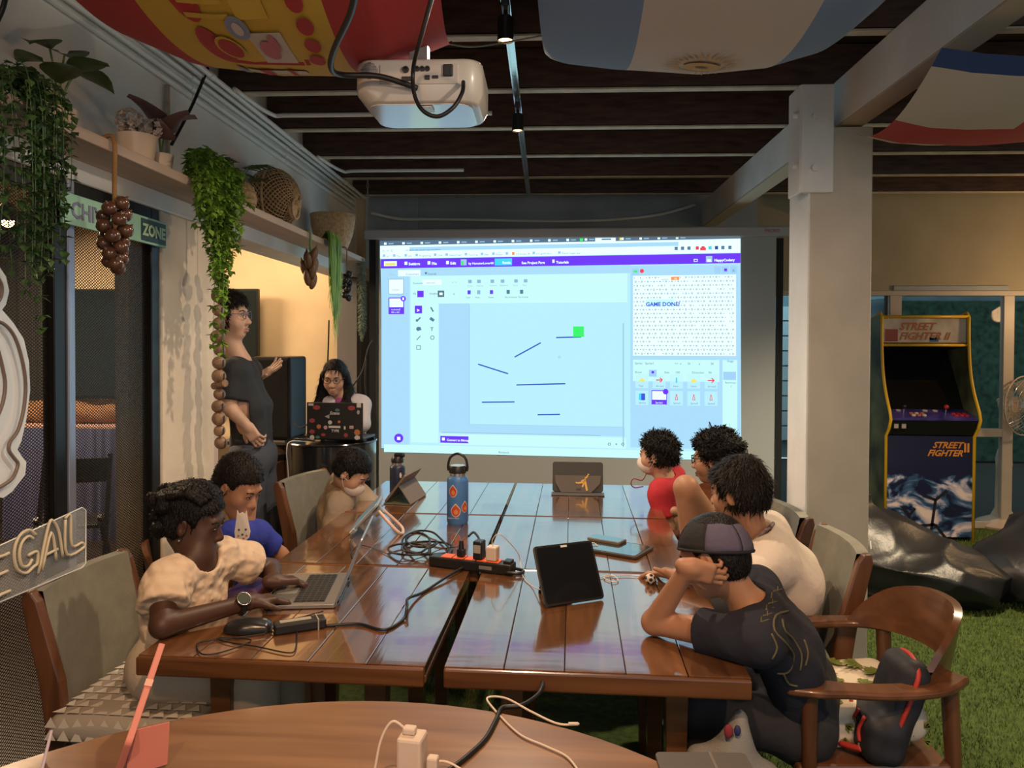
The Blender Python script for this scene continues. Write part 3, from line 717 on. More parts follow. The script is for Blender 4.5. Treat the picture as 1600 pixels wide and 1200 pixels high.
# ------------------------------------------------------------------ under the ceiling: flags, projector, rail, pipes
def flag(name, label, contour, y0, ya, yb, c, band, mats, nu=64, nv=36, skew=0.0, ripple=.006, seed=1):
    """cloth hung from the joists: sags along y, lowest edge follows the contour (pixels) at depth y0"""
    cx = [p[0] for p in contour]; cz = []; cxw = []
    for px, py in contour:
        q = atY(px, py, y0); cxw.append(q.x); cz.append((q.z - CAMZ) / y0)
    sn = sines(9, seed)
    def F(u, v, off=0):
        x = cxw[0] + (cxw[-1] - cxw[0]) * u; e = float(np.interp(x, cxw, cz)); y = ya + (yb - ya) * v
        z = CAMZ + e * y + c * (y - y0) ** 2 + ripple * float(sn(x * 2.2, y * 1.0, u * .3)) * (1 if y < y0 else .5) - off
        return Vector((x + skew * (y - y0), y, z))
    t = thing(name, label, 'flag', F(.5, .5))
    g = MB()
    for j in range(nv):
        for i in range(nu):
            g.m = band((i + .5) / nu, ya + (yb - ya) * (j + .5) / nv)
            g.quad(F(i / nu, j / nv), F((i + 1) / nu, j / nv), F((i + 1) / nu, (j + 1) / nv), F(i / nu, (j + 1) / nv))
    me = g.build('cloth', mats, t, True, smooth=True)
    bm = bmesh.new(); bm.from_mesh(me.data); bmesh.ops.remove_doubles(bm, verts=bm.verts, dist=1e-5); bm.to_mesh(me.data); bm.free()
    return t, F
def cl(n, c):
    m = M('flag_' + n, c, .75, bump=.1, bs=300)
    b = m.node_tree.nodes['Principled BSDF']; b.inputs['Subsurface Weight'].default_value = 0
    return m
f_red, f_yel, f_sky, f_wht, f_nav, f_gold = cl('red', (.42, .04, .04)), cl('yellow', (.60, .39, .05)), cl('sky', (.17, .26, .42)), cl('white', (.56, .50, .44)), cl('navy', (.03, .07, .22)), cl('gold', (.55, .33, .08))
t, F = flag('spanish_flag', 'red and yellow striped flag with a coat of arms sagging from the joists', [(205, 0), (250, 65), (330, 103), (440, 120), (540, 118), (620, 102), (703, 70)], 2.25, .95, 2.42, .46,
            lambda u, y: 0 if u < .29 or u > .735 else 1, [f_red, f_yel], skew=-.12)
em = MB()
def UV(a, b, off=.004): return F(a + .035, (b - .95) / (2.42 - .95), off)
def blob(m, u, y, ru, ryy, off=.005, n=18): em.m = m; em.add([UV(u + ru * math.cos(2 * PI * i / n), y + ryy * math.sin(2 * PI * i / n), off) for i in range(n)], [tuple(range(n))])
def er(m, u0, y0, u1, y1, off=.005):
    em.m = m
    for i in range(4):
        a, b = u0 + (u1 - u0) * i / 4, u0 + (u1 - u0) * (i + 1) / 4
        em.quad(UV(a, y0, off), UV(b, y0, off), UV(b, y1, off), UV(a, y1, off))
# shield lying on its side: crown towards the right
er(0, .385, 1.48, .585, 1.98, .004); blob(0, .385, 1.60, .035, .12, .004); blob(0, .385, 1.86, .035, .12, .004)
er(1, .49, 1.54, .565, 1.70, .006); er(2, .49, 1.76, .575, 1.95, .006); blob(3, .525, 1.86, .022, .06, .007); blob(3, .545, 1.82, .012, .05, .007)
for k in range(4): er(1, .37, 1.51 + k * .055, .475, 1.53 + k * .055, .006)
blob(1, .425, 1.85, .035, .075, .006); blob(0, .425, 1.85, .028, .06, .007)
blob(4, .480, 1.735, .026, .055, .008); blob(2, .480, 1.735, .012, .03, .009)
for k in range(5): blob(0, .625 + .018 * math.sin((k + .5) / 5 * PI), 1.55 + k * .095, .020, .038, .006)
er(0, .592, 1.52, .604, 1.97, .006)
for y in (1.36, 2.08): er(2, .40, y - .03, .57, y + .03, .004); er(0, .44, y - .045, .47, y + .045, .006); er(0, .52, y - .045, .535, y + .045, .006); er(4, .375, y - .05, .395, y + .05, .006)
em.build('coat_of_arms', [f_red, f_yel, f_wht, cl('pink', (.5, .16, .2)), cl('steel', (.25, .28, .38))], t, True)
t, F = flag('argentine_flag', 'light blue and white striped flag with a golden sun', [(853, 84), (862, 92), (885, 99), (960, 109), (1090, 116), (1190, 108), (1260, 85), (1300, 45), (1336, -10)], 2.45, 1.3, 2.62, .42,
            lambda u, y: 1 if .27 < u < .70 else 0, [f_sky, f_wht], seed=5)
em = MB()
def UV(a, b, off=.004): return F(a, (b - 1.3) / (2.62 - 1.3), off)
blob(0, .475, 2.23, .055, .055)
for k in range(32):
    a = 2 * PI * k / 32; r0, r1 = 1.25, (2.5 if k % 2 else 2.2); p = []
    for rr, s in ((r0, -1), (r0, 1), (r1, 0)): p.append(UV(.475 + .055 * rr * math.cos(a + s * .07), 2.23 + .065 * rr * math.sin(a + s * .07), .005))
    em.m = 0; em.quad(*p)
em.m = 1; blob(1, .475, 2.23, .02, .008, .007)
em.build('sun_emblem', [f_gold, cl('brown', (.16, .08, .03))], t, True)
flag('striped_flag', 'white and red flag with a blue band hung behind the roof beam', [(1352, 212), (1400, 224), (1450, 228), (1520, 227), (1600, 222), (1700, 190)], 3.42, 2.5, 3.6, .32,
     lambda u, y: 2 if y < 2.60 else (1 if y > 3.36 and u < .35 else (0 if y > 3.0 else (0 if u > .47 - .04 * (3.0 - y) else 1))), [f_red, f_wht, f_nav], seed=9, skew=.12)

m_pj = M('projector_shell', (.56, .50, .43), .35, coat=.4)
m_gloss = M('glossy_shell_base', (.60, .60, .58), .12, coat=1.0)
m_dark = M('dark_socket', (.02, .02, .022), .5)
pc = atY(664, 152, 2.12)
pj = thing('projector', 'cream video projector hanging from a ceiling bracket', 'projector', pc, R(2) , None)
def rrect(wd, dp, r, n=5):
    out = []
    for sx, sy, a0 in ((1, 1, 0), (-1, 1, PI / 2), (-1, -1, PI), (1, -1, 3 * PI / 2)):
        for i in range(n + 1):
            a = a0 + PI / 2 * i / n; out.append((sx * (wd / 2 - r) + r * math.cos(a), sy * (dp / 2 - r) + r * math.sin(a)))
    return out
pm = MB(); oo = [rrect(.335, .25, .045), rrect(.345, .26, .05), rrect(.345, .26, .05), rrect(.30, .235, .05)]
zz = [.062, .045, -.022, -.052]; n = len(oo[0]); sh = [0, 0, 0, .008]
pm.v = [Vector((p[0] + sh[k], p[1], zz[k])) for k in range(4) for p in oo[k]]
pm.f = [tuple(reversed(range(3 * n, 4 * n))), tuple(range(n))] + [(k * n + i, (k + 1) * n + i, (k + 1) * n + (i + 1) % n, k * n + (i + 1) % n) for k in range(3) for i in range(n)]
pm.mi = [0] * len(pm.f); pm.build('body', m_pj, pj, smooth='auto', bevel=.006)
MB().prism(rrect(.285, .22, .045), .004, None, -.0555).build('glossy_base', m_gloss, pj, bevel=.001)
MB().box((.005, -.1305, .018), (.21, .004, .052)).build('port_panel', M('port_panel_plastic', (.50, .45, .39), .5), pj, bevel=.002)
for x, z, r in ((-.03, .03, .009), (.0, .032, .007), (.014, .032, .007), (.028, .032, .007)):
    MB().lathe([(r, 0), (r, .006), (r * .6, .006), (r * .6, .002)], 14, T(x, -.131, z) @ rx(PI / 2)).build('jack', m_dark, pj, smooth='auto')
for x, z, wd, h in ((-.082, .006, .014, .006), (-.025, .006, .030, .012), (.028, .009, .013, .012), (.049, .010, .016, .008)):
    MB().box((x, -.1325, z), (wd, .006, h)).build('socket', m_dark, pj, bevel=.001)
MB().box((.083, -.132, .027), (.026, .012, .032)).build('power_inlet', m_dark, pj, bevel=.003)
gm_ = MB()
for i in range(-6, 7):
    for j in range(-6, 7):
        if i * i + j * j < 38: gm_.cyl((-.128 + i * .0036, -.1312, .03 + j * .0036), (-.128 + i * .0036, -.1285, .03 + j * .0036), .0011, n=6)
gm_.build('speaker_grille', m_dark, pj)
MB().box((.02, -.08, -.0585), (.032, .05, .003)).build('lamp_hatch', m_pj, pj)
for x, y in ((-.14, -.07), (.12, -.07), (0, .08)): MB().cyl((x, y, .06), (x, y, .076), .012).build('foot', m_black, pj, smooth='auto')
MB().cyl((-.05, .128, .0), (-.05, .15, .0), .035, n=24).build('lens', M('lens_glass', (.3, .4, .5), .05, coat=1), pj, smooth='auto')
MB().box((.01, 0, .073), (.19, .15, .008)).build('mount_plate', m_pj, pj, bevel=.002)
MB().box((-.01, -.03, .105), (.05, .05, .06)).build('mount_bracket', m_pj, pj, bevel=.003)
zt = 2.87 - pc.z
MB().box((-.018, 0, (.12 + zt) / 2), (.036, .006, zt - .12)).box((.003, -.015, (.12 + zt) / 2), (.006, .036, zt - .12)).build('mount_channel', M('bracket_paint', (.50, .46, .41), .45, var=.1), pj)
for z in (.12, .16, .2): MB().cyl((.0, -.035, z), (.01, -.035, z), .006, n=8).build('bolt', M('steel', (.5, .5, .5), .3, .9), pj)
m_cab = M('black_cable', (.010, .010, .011), .45)
def cable(name, label, pts, r, mat=m_cab, cat='cable', n=8, k=8, group=None):
    pts = curve(pts, k); c = Vector(pts[0]); t = MB(); t.tube(pts, r, n)
    o = t.build(name, mat, None, smooth=True); tag(o, label, cat, group); return o
Q = lambda px, py, y: atY(px, py, y)
cable('video_cable', 'thick black cable hanging from the flag to the projector sockets', [Q(558, -30, 1.35), Q(548, 20, 1.48), Q(521, 80, 1.72), Q(518, 108, 1.84), Q(536, 117, 1.93), Q(590, 119, 1.95), Q(630, 130, 1.965), Q(652, 138, 1.982)], .0075)
cable('power_cable', 'black power cord looping under the projector into its inlet', [Q(682, -30, 1.45), Q(660, 50, 1.78), Q(646, 105, 1.93), Q(647, 145, 1.93), Q(660, 172, 1.92), Q(684, 182, 1.92), Q(708, 168, 1.93), Q(722, 145, 1.95), Q(724, 128, 1.985)], .0055)

# ceiling rail with two spots
m_chrome = M('bright_rail_metal', (.70, .74, .74), .18, .85)
rl = thing('track_rail', 'bright metal lighting rail running along the dark ceiling', 'lighting rail', W(-.153, 3.6, 2.85), R(2))
for y0, y1 in ((-3.0, -.05), (-.045, 1.6), (1.605, 2.8)):
    MB().box((-.014, (y0 + y1) / 2, 0), (.006, y1 - y0, .022)).box((.014, (y0 + y1) / 2, 0), (.006, y1 - y0, .022)).box((0, (y0 + y1) / 2, .009), (.03, y1 - y0, .004)).build('rail_section', m_chrome, rl)
m_bulb = glow('warm_bulb', (1.0, .50, .20), 7)
for yy, lb in ((3.93, 'black spot lamp on the rail beside the projector'), (2.76, 'black spot lamp on the rail cut by the upper picture edge')):
    s = thing('spot_lamp', lb, 'spot lamp', W(-.153, yy, 2.84), R(2), 'spot lamps on the ceiling rail')
    MB().box((0, 0, -.01), (.03, .09, .03)).build('adapter', m_black, s, bevel=.004)
    MB().cyl((0, 0, -.02), (0, 0, -.05), .008).build('swivel', m_black, s)
    MB().lathe([(.020, -.045), (.030, -.055), (.030, -.135), (.027, -.135), (.025, -.115)], 20, None, False).build('lamp_can', m_black, s, smooth='auto')
    MB().lathe([(.0255, -.128), (.02, -.131), (.001, -.132)], 20, None, False).build('bulb', m_bulb, s, smooth=True)
    lamp('spot_light', 'SPOT', W(-.153, yy, 2.69), 70, (1.0, .76, .54), W(-.153, yy + .1, 0), .03, 168, 1.0)

# white conduits along the left wall top
m_pipe = M('white_conduit', (.82, .84, .82), .4)
for i, (x, z, lb) in enumerate([(-1.553, 2.838, 'white conduit pipe furthest from the wall under the joists'), (-1.598, 2.838, 'white conduit pipe second from the joist side'), (-1.642, 2.830, 'white conduit pipe tucked into the ceiling corner'),
                               (-1.645, 2.782, 'white conduit pipe on the wall just under the corner'), (-1.645, 2.742, 'lowest white conduit pipe clipped to the wall')]):
    t = thing('conduit_pipe', lb, 'pipe', W(x, 2.8, z), R(2), 'white conduits under the joists')
    MB().tube([(0, -3.2, 0), (0, 3.6, 0)], .0135, 10).build('pipe', m_pipe, t, smooth='auto')
    for y in (-.5, .65, 1.9, 3.0): MB().lathe([(.0165, -.02), (.0165, .02)], 12, T(0, y, 0) @ rx(PI / 2)).build('coupling', m_pipe, t, smooth='auto')
def rpipe(label, pts, r=.012, mat=m_pipe, name='conduit_pipe'):
    o = MB().tube(curve([W(*p) for p in pts], 5), r, 8).build(name, mat, smooth=True); return tag(o, label, 'pipe')
rpipe('white pipe bending off the bundle along a joist edge', [(-1.53, 3.65, 2.845), (-1.50, 4.05, 2.845), (-1.40, 4.10, 2.85), (-.9, 4.10, 2.85), (-.3, 4.10, 2.85)])
rpipe('white pipe bending off the bundle near the screen housing', [(-1.53, 5.0, 2.845), (-1.48, 5.42, 2.845), (-1.35, 5.44, 2.85), (-.6, 5.44, 2.85)])
rpipe('pale sagging pipe on the slate wall above the screen', [(-1.55, 6.62, 2.75), (-1.3, 6.65, 2.70), (-.9, 6.68, 2.70), (.2, 6.68, 2.68), (.9, 6.68, 2.72), (1.3, 6.68, 2.82)], .014)
rpipe('brown vertical pipe on the white wall above the shelf', [(-1.645, 3.22, 2.25), (-1.645, 3.22, 2.72)], .011, M('rusty_paint', (.40, .35, .29), .6, var=.3, vs=20))
tag(MB().box((0, 0, 0), (.24, .10, .14), T(W(2.28, 6.70, 2.80)) @ RM).build('junction_box', M('beige_box', (.42, .38, .30), .6), bevel=.01), 'beige junction box at the top of the plaster wall', 'junction box')
cable('wall_cable', 'black cord slanting down the white wall from the flag to the plant shelf', [atXr(4 + 321, 106, -1.58), atXr(300, 165, -1.60), atXr(268, 226, -1.60)], .007)
cable('joist_wire', 'thin wire slung under the joists between the two striped flags', [Q(690, 66, 2.4), Q(735, 73, 2.5), Q(790, 66, 2.6), Q(852, 55, 2.55)], .003, M('grey_wire', (.25, .24, .22), .5))
cable('corner_cable', 'black cord looped at the upper corner by the hanging plant', [atXr(10, -10, -1.58), atXr(4, 14, -1.60), atXr(-8, 40, -1.62)], .008)
# ------------------------------------------------------------------ plant shelf on the left wall
SZ = 2.235
m_shelf = wood('pale_shelf_board', (.40, .30, .23), (.52, .41, .33), .6, 'Y', .6)
tag(MB().box((0, 0, 0), (.30, 5.9, .036), T(W(-1.505, 2.65, SZ - .018)) @ RM).build('wall_shelf', m_shelf, bevel=.004), 'long pale wooden wall shelf lined with plants and baskets', 'shelf')
def shelf_pt(px, xr=-1.50):
    p = atXr(px, 300, xr); return Vector((p.x, p.y, SZ)), p.y / FPX
m_leafd = M('dark_green_leaf', (.045, .085, .024), .4, var=.4, vs=18)
m_leafg = M('fresh_green_leaf', (.15, .28, .035), .5, var=.5, vs=14)
m_leafb = M('ivy_leaf', (.045, .10, .030), .45, var=.5, vs=22)
m_leafp = M('purple_brown_leaf', (.16, .085, .075), .5, var=.3, vs=12)
m_stem = M('green_stem', (.16, .24, .06), .5)
m_potw = M('cream_pot_glaze', (.72, .58, .45), .35, var=.05)
m_wick = M('wicker_cane', (.52, .36, .19), .6, var=.3, vs=60, bump=.3, bs=200)
m_wickd = M('wicker_inner', (.20, .13, .07), .8)
def leafmesh(L, w, cup=.15, droop=.25, n=5, heart=False):
    g = MB()
    def f(u, v):
        a = v; wv = w * (math.sin(PI * min(1, a * .93 + .07)) ** .8 if not heart else (1 - a) ** .75 * (1 if a > .12 else .75 + 2 * a))
        x = (u - .5) * 2
        y0 = (-.22 * L * abs(x) ** 1.5 * (1 - a) if heart else 0)
        return Vector((x * wv, a * L + y0, cup * w * x * x - droop * L * a * a))
    g.grid(f, 4, n); return g
def pot(t, r0, r1, h, mat, rim=.004, n=28):
    MB().lathe([(r0, 0), (r0 + (r1 - r0) * .9, h * .9), (r1, h), (r1 - rim, h), (r1 - rim * 2, h * .85), (.001, h * .85)], n).build('pot', mat, t, smooth='auto')
def place(fn, name, mat, parent, pos, yaw, tilt, roll=0):
    o = fn.build(name, mat, parent, smooth=True); o.matrix_local = T(Vector(pos)) @ rz(yaw) @ rx(tilt) @ ry(roll); return o
random.seed(11)
# big-leaved plant
p, k = shelf_pt(92); t = thing('potted_plant', 'broad-leaved dark green plant in a small cream pot', 'potted plant', p, 0, 'plants on the wall shelf')
pot(t, .042, .055, .085, m_potw)
for i in range(8):
    a = [-.2, .7, -.9, 1.5, 2.6, -1.8, .2, 3.4][i]; h = .13 + .02 * i
    d = V(math.sin(a) * .05, -math.cos(a) * .05, h)
    MB().tube(curve([(0, 0, .06), V(d.x * .4, d.y * .4, h * .7), d], 4), .0032, 6).build('stem', m_stem, t, smooth=True)
    place(leafmesh(.115, .056, .25, .45, 6), 'leaf', m_leafd, t, d, PI + a, .55 if i % 2 else .15)
# white flowers
p, k = shelf_pt(214); t = thing('potted_plant', 'white flower heads in a cream ribbed pot', 'potted plant', p, 0, 'plants on the wall shelf')
pot(t, .052, .070, .125, m_potw)
m_pet = M('cream_petal', (.66, .55, .47), .7)
for c, r in (((-.02, -.01, .175), .045), ((.045, .02, .155), .032), ((-.045, .03, .15), .03)):
    MB().tube([(0, 0, .1), c], .003, 6).build('stem', m_stem, t)
    f = MB()
    for i in range(70):
        v = Vector((random.gauss(0, 1), random.gauss(0, 1), random.gauss(0, 1))).normalized(); q = v.to_track_quat('Z', 'Y').to_matrix().to_4x4()
        for j in range(4):
            f.add([(0, 0, 0), (.006, .008, .003), (0, .014, .001), (-.006, .008, .003)], [(0, 1, 2, 3)], T(Vector(c) + v * r * random.uniform(.75, 1)) @ q @ rz(j * PI / 2 + i) @ rx(.4))
    tag(f.build('flower_head', m_pet, t), kind='stuff')
for i in range(4): place(leafmesh(.05, .018), 'leaf', m_leafg, t, (.03 * math.cos(i * 1.7), .03 * math.sin(i * 1.7), .12), i * 1.7, .3)
# caladium
p, k = shelf_pt(252, -1.47); t = thing('potted_plant', 'purple brown arrow-leaved plant in a small pot beside white flowers', 'potted plant', p, 0, 'plants on the wall shelf')
pot(t, .034, .045, .085, m_potw)
for i, (a, h, L) in enumerate(((1.2, .17, .13), (-.4, .215, .12), (2.3, .20, .11), (.4, .14, .10))):
    d = V(math.sin(a) * .03, -math.cos(a) * .03, h)
    MB().tube(curve([(0, 0, .06), V(d.x * .3, d.y * .3, h * .7), d], 4), .003, 6).build('stem', m_stem, t, smooth=True)
    place(leafmesh(L, .062, .3, .25, 6, True), 'leaf', m_leafp, t, d, PI + a, .65)
# small basket with a dark split-leaf plant
p, k = shelf_pt(372, -1.52); t = thing('potted_plant', 'dark split-leaf plant in a round tan basket', 'potted plant', p, 0, 'plants on the wall shelf')
bprof = [(.055, 0), (.082, .04), (.09, .08), (.078, .125), (.055, .155), (.05, .15)]
MB().lathe(bprof, 30).build('basket', m_wick, t, smooth='auto')
for z, r in ((.02, .071), (.05, .086), (.08, .0915), (.11, .085), (.135, .073)): MB().tube([(r * math.cos(a), r * math.sin(a), z) for a in np.linspace(0, 2 * PI, 30)[:-1]], .0025, 5, True).build('cane_ring', m_wick, t, smooth=True)
for i in range(9):
    a = i * .75 + .3; d = V(math.sin(a) * .06, -math.cos(a) * .06, .19 + .025 * (i % 3))
    MB().tube([(0, 0, .14), d], .0025, 5).build('stem', m_stem, t)
    g = MB()
    for j in range(4):
        for s in (-1, 1):
            lf = leafmesh(.07, .012, .1, .2, 4); g.add(lf.v, lf.f, T(0, .018 * j, 0) @ rz(s * (.9 - .15 * j)))
    o = g.build('leaf', m_leafd, t, smooth=True); o.matrix_local = T(d) @ rz(PI + a) @ rx(.1)
# big woven basket standing on its rim
p, k = shelf_pt(428, -1.512); t = thing('woven_basket', 'large round openwork bamboo basket leaning against the white wall', 'basket', p + V(0, 0, .165), 0)
RBX, RBY, RBZ = .14, .165, .165
MB().ball((0, 0, 0), (RBX * .9, RBY * .9, RBZ * .9), 28).build('inner_shell', m_wickd, t, smooth=True)
def onell(a, b): return Vector((RBX * math.cos(b), RBY * math.sin(b) * math.cos(a), RBZ * math.sin(b) * math.sin(a)))
g1 = MB()
for s in (-1, 1):
    for i in range(34):
        a0 = 2 * PI * i / 34
        g1.tube([onell(a0 + s * b * 1.1, b) * (1 + .012 * s * (1 if i % 2 else -1)) for b in np.linspace(.12, PI - .12, 20)], .0032, 4)
tag(g1.build('woven_strips', m_wick, t), kind='stuff')
MB().tube([V(RBX * .97, .055 * math.cos(a) - .03, .055 * math.sin(a) - .06) for a in np.linspace(0, 2 * PI, 24)[:-1]], .006, 6, True).build('woven_patch_rim', m_wick, t, smooth=True)
MB().ball((RBX * .82, -.03, -.06), (.022, .055, .055), 18).build('woven_patch', m_wick, t, smooth=True)
MB().tube([onell(a, PI / 2) * 1.03 for a in np.linspace(0, 2 * PI, 40)[:-1]], .007, 6, True).build('rim', m_wick, t, smooth=True)
# coiled wicker pot near the screen
p, k = shelf_pt(520, -1.47); t = thing('wicker_pot', 'empty tapered wicker pot standing nearest the screen', 'basket', p)
prof = []
for i in range(25):
    z = i / 24; r = .088 + .062 * math.sin(z * PI * .5) ** .9; prof.append((r + (.0022 if i % 2 else 0), z * .235))
prof += [(.154, .235), (.154, .247), (.143, .247), (.138, .2), (.001, .05)]
MB().lathe(prof, 36).build('pot_wall', m_wick, t, smooth='auto', angle=60)
# hanging greenery
def strand(g, pts, step, L, w, rnd, mats_n=1):
    pts = curve(pts, 6); acc = 0; s = 1
    g.m = 0; g.tube(pts, .0012, 4)
    for a, b in zip(pts, pts[1:]):
        acc += (b - a).length
        while acc > step:
            acc -= step; s = -s
            yaw = random.uniform(0, 2 * PI); l = L * random.uniform(.7, 1.2)
            m = T(b) @ rz(yaw) @ rx(random.uniform(-1.1, .3)); ww = w * random.uniform(.7, 1.2)
            g.add([(0, 0, 0), (ww, l * .45, .002), (0, l, -.004), (-ww, l * .45, .002)], [(0, 1, 2, 3)], m)
def hang(name, label, px, xr, n, spread, lo, hi, step, L, w, mat, top=.05, out=.05):
    b, k = shelf_pt(px, xr); t = thing(name, label, 'hanging plant', b, 0, 'greenery hanging off the wall shelf')
    for i in range(n):
        g = MB(); a = random.uniform(-1, 1); ln = lo + (hi - lo) * random.random() * max(0, 1 - 1.5 * abs(a)) ** 1.1 if 'fern' in name else random.uniform(lo, hi) * (1 - .45 * abs(a)); x = random.uniform(0, 1)
        p0 = b + V(-.05, a * spread * .4, 0.0) + V(0, 0, random.uniform(.0, top)); p1 = b + V(out * (.5 + x), a * spread, random.uniform(.3, 1) * top); p2 = p1 + V(random.uniform(0, .02), random.uniform(-.02, .02), -ln * .5); p3 = p2 + V(random.uniform(-.01, .01), random.uniform(-.02, .02), -ln * .5)
        strand(g, [p0, p1, p2, p3], step, L, w, .3); tag(g.build('trailing_stem', mat, t, True), kind='stuff')
    return t
random.seed(5)
hang('hanging_vine', 'dense dark trailing vine falling past the sign at the picture edge', 28, -1.36, 26, .16, .25, .66, .011, .026, .011, m_leafb, .07, .03)
hang('hanging_vine', 'long dark vine strand dropping down beside the mesh door sign', 60, -1.35, 8, .05, .3, .62, .012, .024, .011, m_leafb, .05, .02)
hang('hanging_fern', 'bright green bushy fern trailing over the bead garland', 322, -1.37, 95, .15, .16, .76, .0075, .034, .012, m_leafg, .12, .05)
fern_ = bpy.data.objects['hanging_fern']; b_ = fern_.matrix_world.translation.copy() if False else shelf_pt(322, -1.37)[0]
for i in range(34):
    a = random.uniform(0, 2 * PI); e = random.uniform(-.9, .9); L_ = random.uniform(.09, .19); d = V(.55 * math.cos(a) * math.cos(e) + .25, math.sin(a) * math.cos(e), math.sin(e) * .8); c = b_ + V(.03, 0, -.05 + random.uniform(-.10, .06)); g = MB(); strand(g, [c, c + d * L_ * .5 + V(0, 0, .02), c + d * L_ + V(0, 0, -.02)], .007, .034, .012, .3); tag(g.build('side_spray', m_leafg, fern_, True), kind='stuff')
# grass-like plant
b, k = shelf_pt(508, -1.36); t = thing('hanging_grass', 'bright green grassy plant drooping off the shelf near the screen', 'hanging plant', b, 0, 'greenery hanging off the wall shelf')
for q in range(7):
    g = MB()
    for i in range(40):
        a = random.uniform(-1, 1); ln = random.uniform(.35, .66) * (1 - .4 * abs(a)); c = b + V(.03 + .02 * random.random(), a * .10 + .05, random.uniform(-.02, .05))
        pts = curve([b + V(-.03, .03, .02), c, c + V(.01, random.uniform(-.02, .02), -ln * .5), c + V(.01, random.uniform(-.04, .04), -ln)], 3)
        for u, v in zip(pts, pts[1:]): g.quad(u + V(0, -.0028, 0), u + V(0, .0028, 0), v + V(0, .0022, 0), v + V(0, -.0022, 0))
    tag(g.build('grass_tuft', M('bright_grass', (.22, .42, .05), .6, var=.3), t, True), kind='stuff')
# silver-green strand by the screen
b = W(-1.36, 5.52, SZ); t = thing('hanging_strand', 'silvery green hanging strand beside the screen edge', 'hanging plant', b, 0, 'greenery hanging off the wall shelf')
m_silv = M('silver_leaf', (.30, .36, .28), .7, var=.3, vs=30)
for q in range(5):
    g = MB()
    for i in range(260):
        z = -random.random() * .62; a = random.uniform(0, 2 * PI); r = .035 * (1 if z > -.5 else (.62 + z) / .12) + .008
        m = T(b + V(0, 0, z)) @ rz(a) @ rx(-.5); g.add([(0, 0, 0), (.004, r * .6, 0), (0, r * 1.2, 0), (-.004, r * .6, 0)], [(0, 1, 2, 3)], m)
    tag(g.build('leaf_spray', m_silv, t, True), kind='stuff')
MB().tube([b + V(-.02, 0, .02), b, b + V(0, 0, -.6)], .003, 5).build('stem', m_stem, t, True)
# strings of dried things
def bunch(name, label, px, py0, py1, xr, n, r, mat, ropem, width, elong=1.0, droplen=.0, fl=1):
    top = atXr(px, py0, xr); bot = atXr(px + 2, py1, xr); t = thing(name, label, 'hanging string', top, 0, 'strings of dried goods hanging off the shelf')
    ed = W(xr - .03, 0, 0); MB().tube(curve([V(top.x - .04, top.y, SZ + .004), V(top.x, top.y, SZ + .002), top * .5 + bot * .5 + V(0, 0, (top.z - bot.z) * .2), bot + V(0, 0, .02)], 5), .007 if name != 'dark_seed_string' else .004, 6).build('rope', ropem, t, True, smooth=True)
    a0 = top.z - droplen
    for i in range(n):
        f = i / max(1, n - 1); a = i * 2.4; z = a0 - r - (a0 - r - bot.z) * f; rr = width * (.55 + .45 * math.sin(PI * min(1, f + .15)))
        g = MB().ball((0, 0, 0), (r, r, r * elong), 12); g.lathe([(r * .35, r * elong * .8), (r * .12, r * elong * 1.25), (.001, r * elong * 1.35)], 6, None, False)
        o = g.build('onion' if 'onion' in name else 'pod', mat, t, smooth=True); o.matrix_parent_inverse = tmat(t).inverted()
        o.matrix_basis = T(V(top.x + rr * math.cos(a), top.y + rr * math.sin(a), z)) @ rz(a) @ ry(random.uniform(.5, 1.1) if elong < 1.5 else random.uniform(.1, .3))
    return t
m_on = M('onion_skin', (.085, .038, .022), .25, var=.4, vs=25, coat=.4)
m_rope = M('jute_rope', (.30, .17, .06), .8, bump=.5, bs=300)
bunch('onion_string', 'string of glossy brown onions hanging in front of the door sign', 178, 240, 418, -1.345, 20, .0235, m_on, m_rope, .034, .9, .13)
bunch('dried_pod_string', 'bunch of long brown dried pods with green stalks', 484, 360, 440, -1.345, 9, .022, M('pod_brown', (.11, .06, .03), .5, var=.3), M('green_stalk', (.14, .22, .07), .6), .032, 2.2, .12)
bunch('dark_seed_string', 'small string of black seed pods beside the grassy plant', 541, 392, 466, -1.345, 9, .026, M('black_pod', (.02, .018, .018), .35), m_rope, .026, .8, .13)
# wooden bead garland
t = thing('bead_garland', 'garland of wooden balls hanging by the cream pier', 'garland', W(-1.42, 3.25, 1.6))
m_bead = wood('bead_wood', (.14, .08, .045), (.29, .175, .10), .6, 'X', 3)
pts = [(341, 415), (344, 434), (341, 462), (341, 485), (342, 506), (340, 526), (343, 547), (342, 567), (342, 588), (343, 616), (341, 635), (342, 654), (343, 673), (345, 692)]
gx = -1.42
for i, (px, py) in enumerate(pts):
    c = atXr(px, py, gx); r = .029 + .003 * ((i * 7) % 3 - 1)
    g = MB().ball((0, 0, 0), (r, r, r * .93), 16); o = g.build('bead', m_bead, t, smooth=True); o.matrix_parent_inverse = tmat(t).inverted(); o.matrix_basis = T(c) @ Euler((i * .7, i * 1.3, i)).to_matrix().to_4x4()
    MB().box((0, 0, 0), (.001, .008, .03), T(c + V(r * .95, -.012, 0))).build('crack', m_dark, t, True)
c = atXr(343, 601, gx); MB().cyl(c + V(-.035, .02, -.008), c + V(.035, -.02, .008), .016, n=14).build('peg', m_bead, t, True, smooth='auto')
MB().tube([atXr(341, 330, gx), atXr(341, 400, gx), atXr(344, 700, gx)], .0035, 5).build('cord', m_rope, t, True)

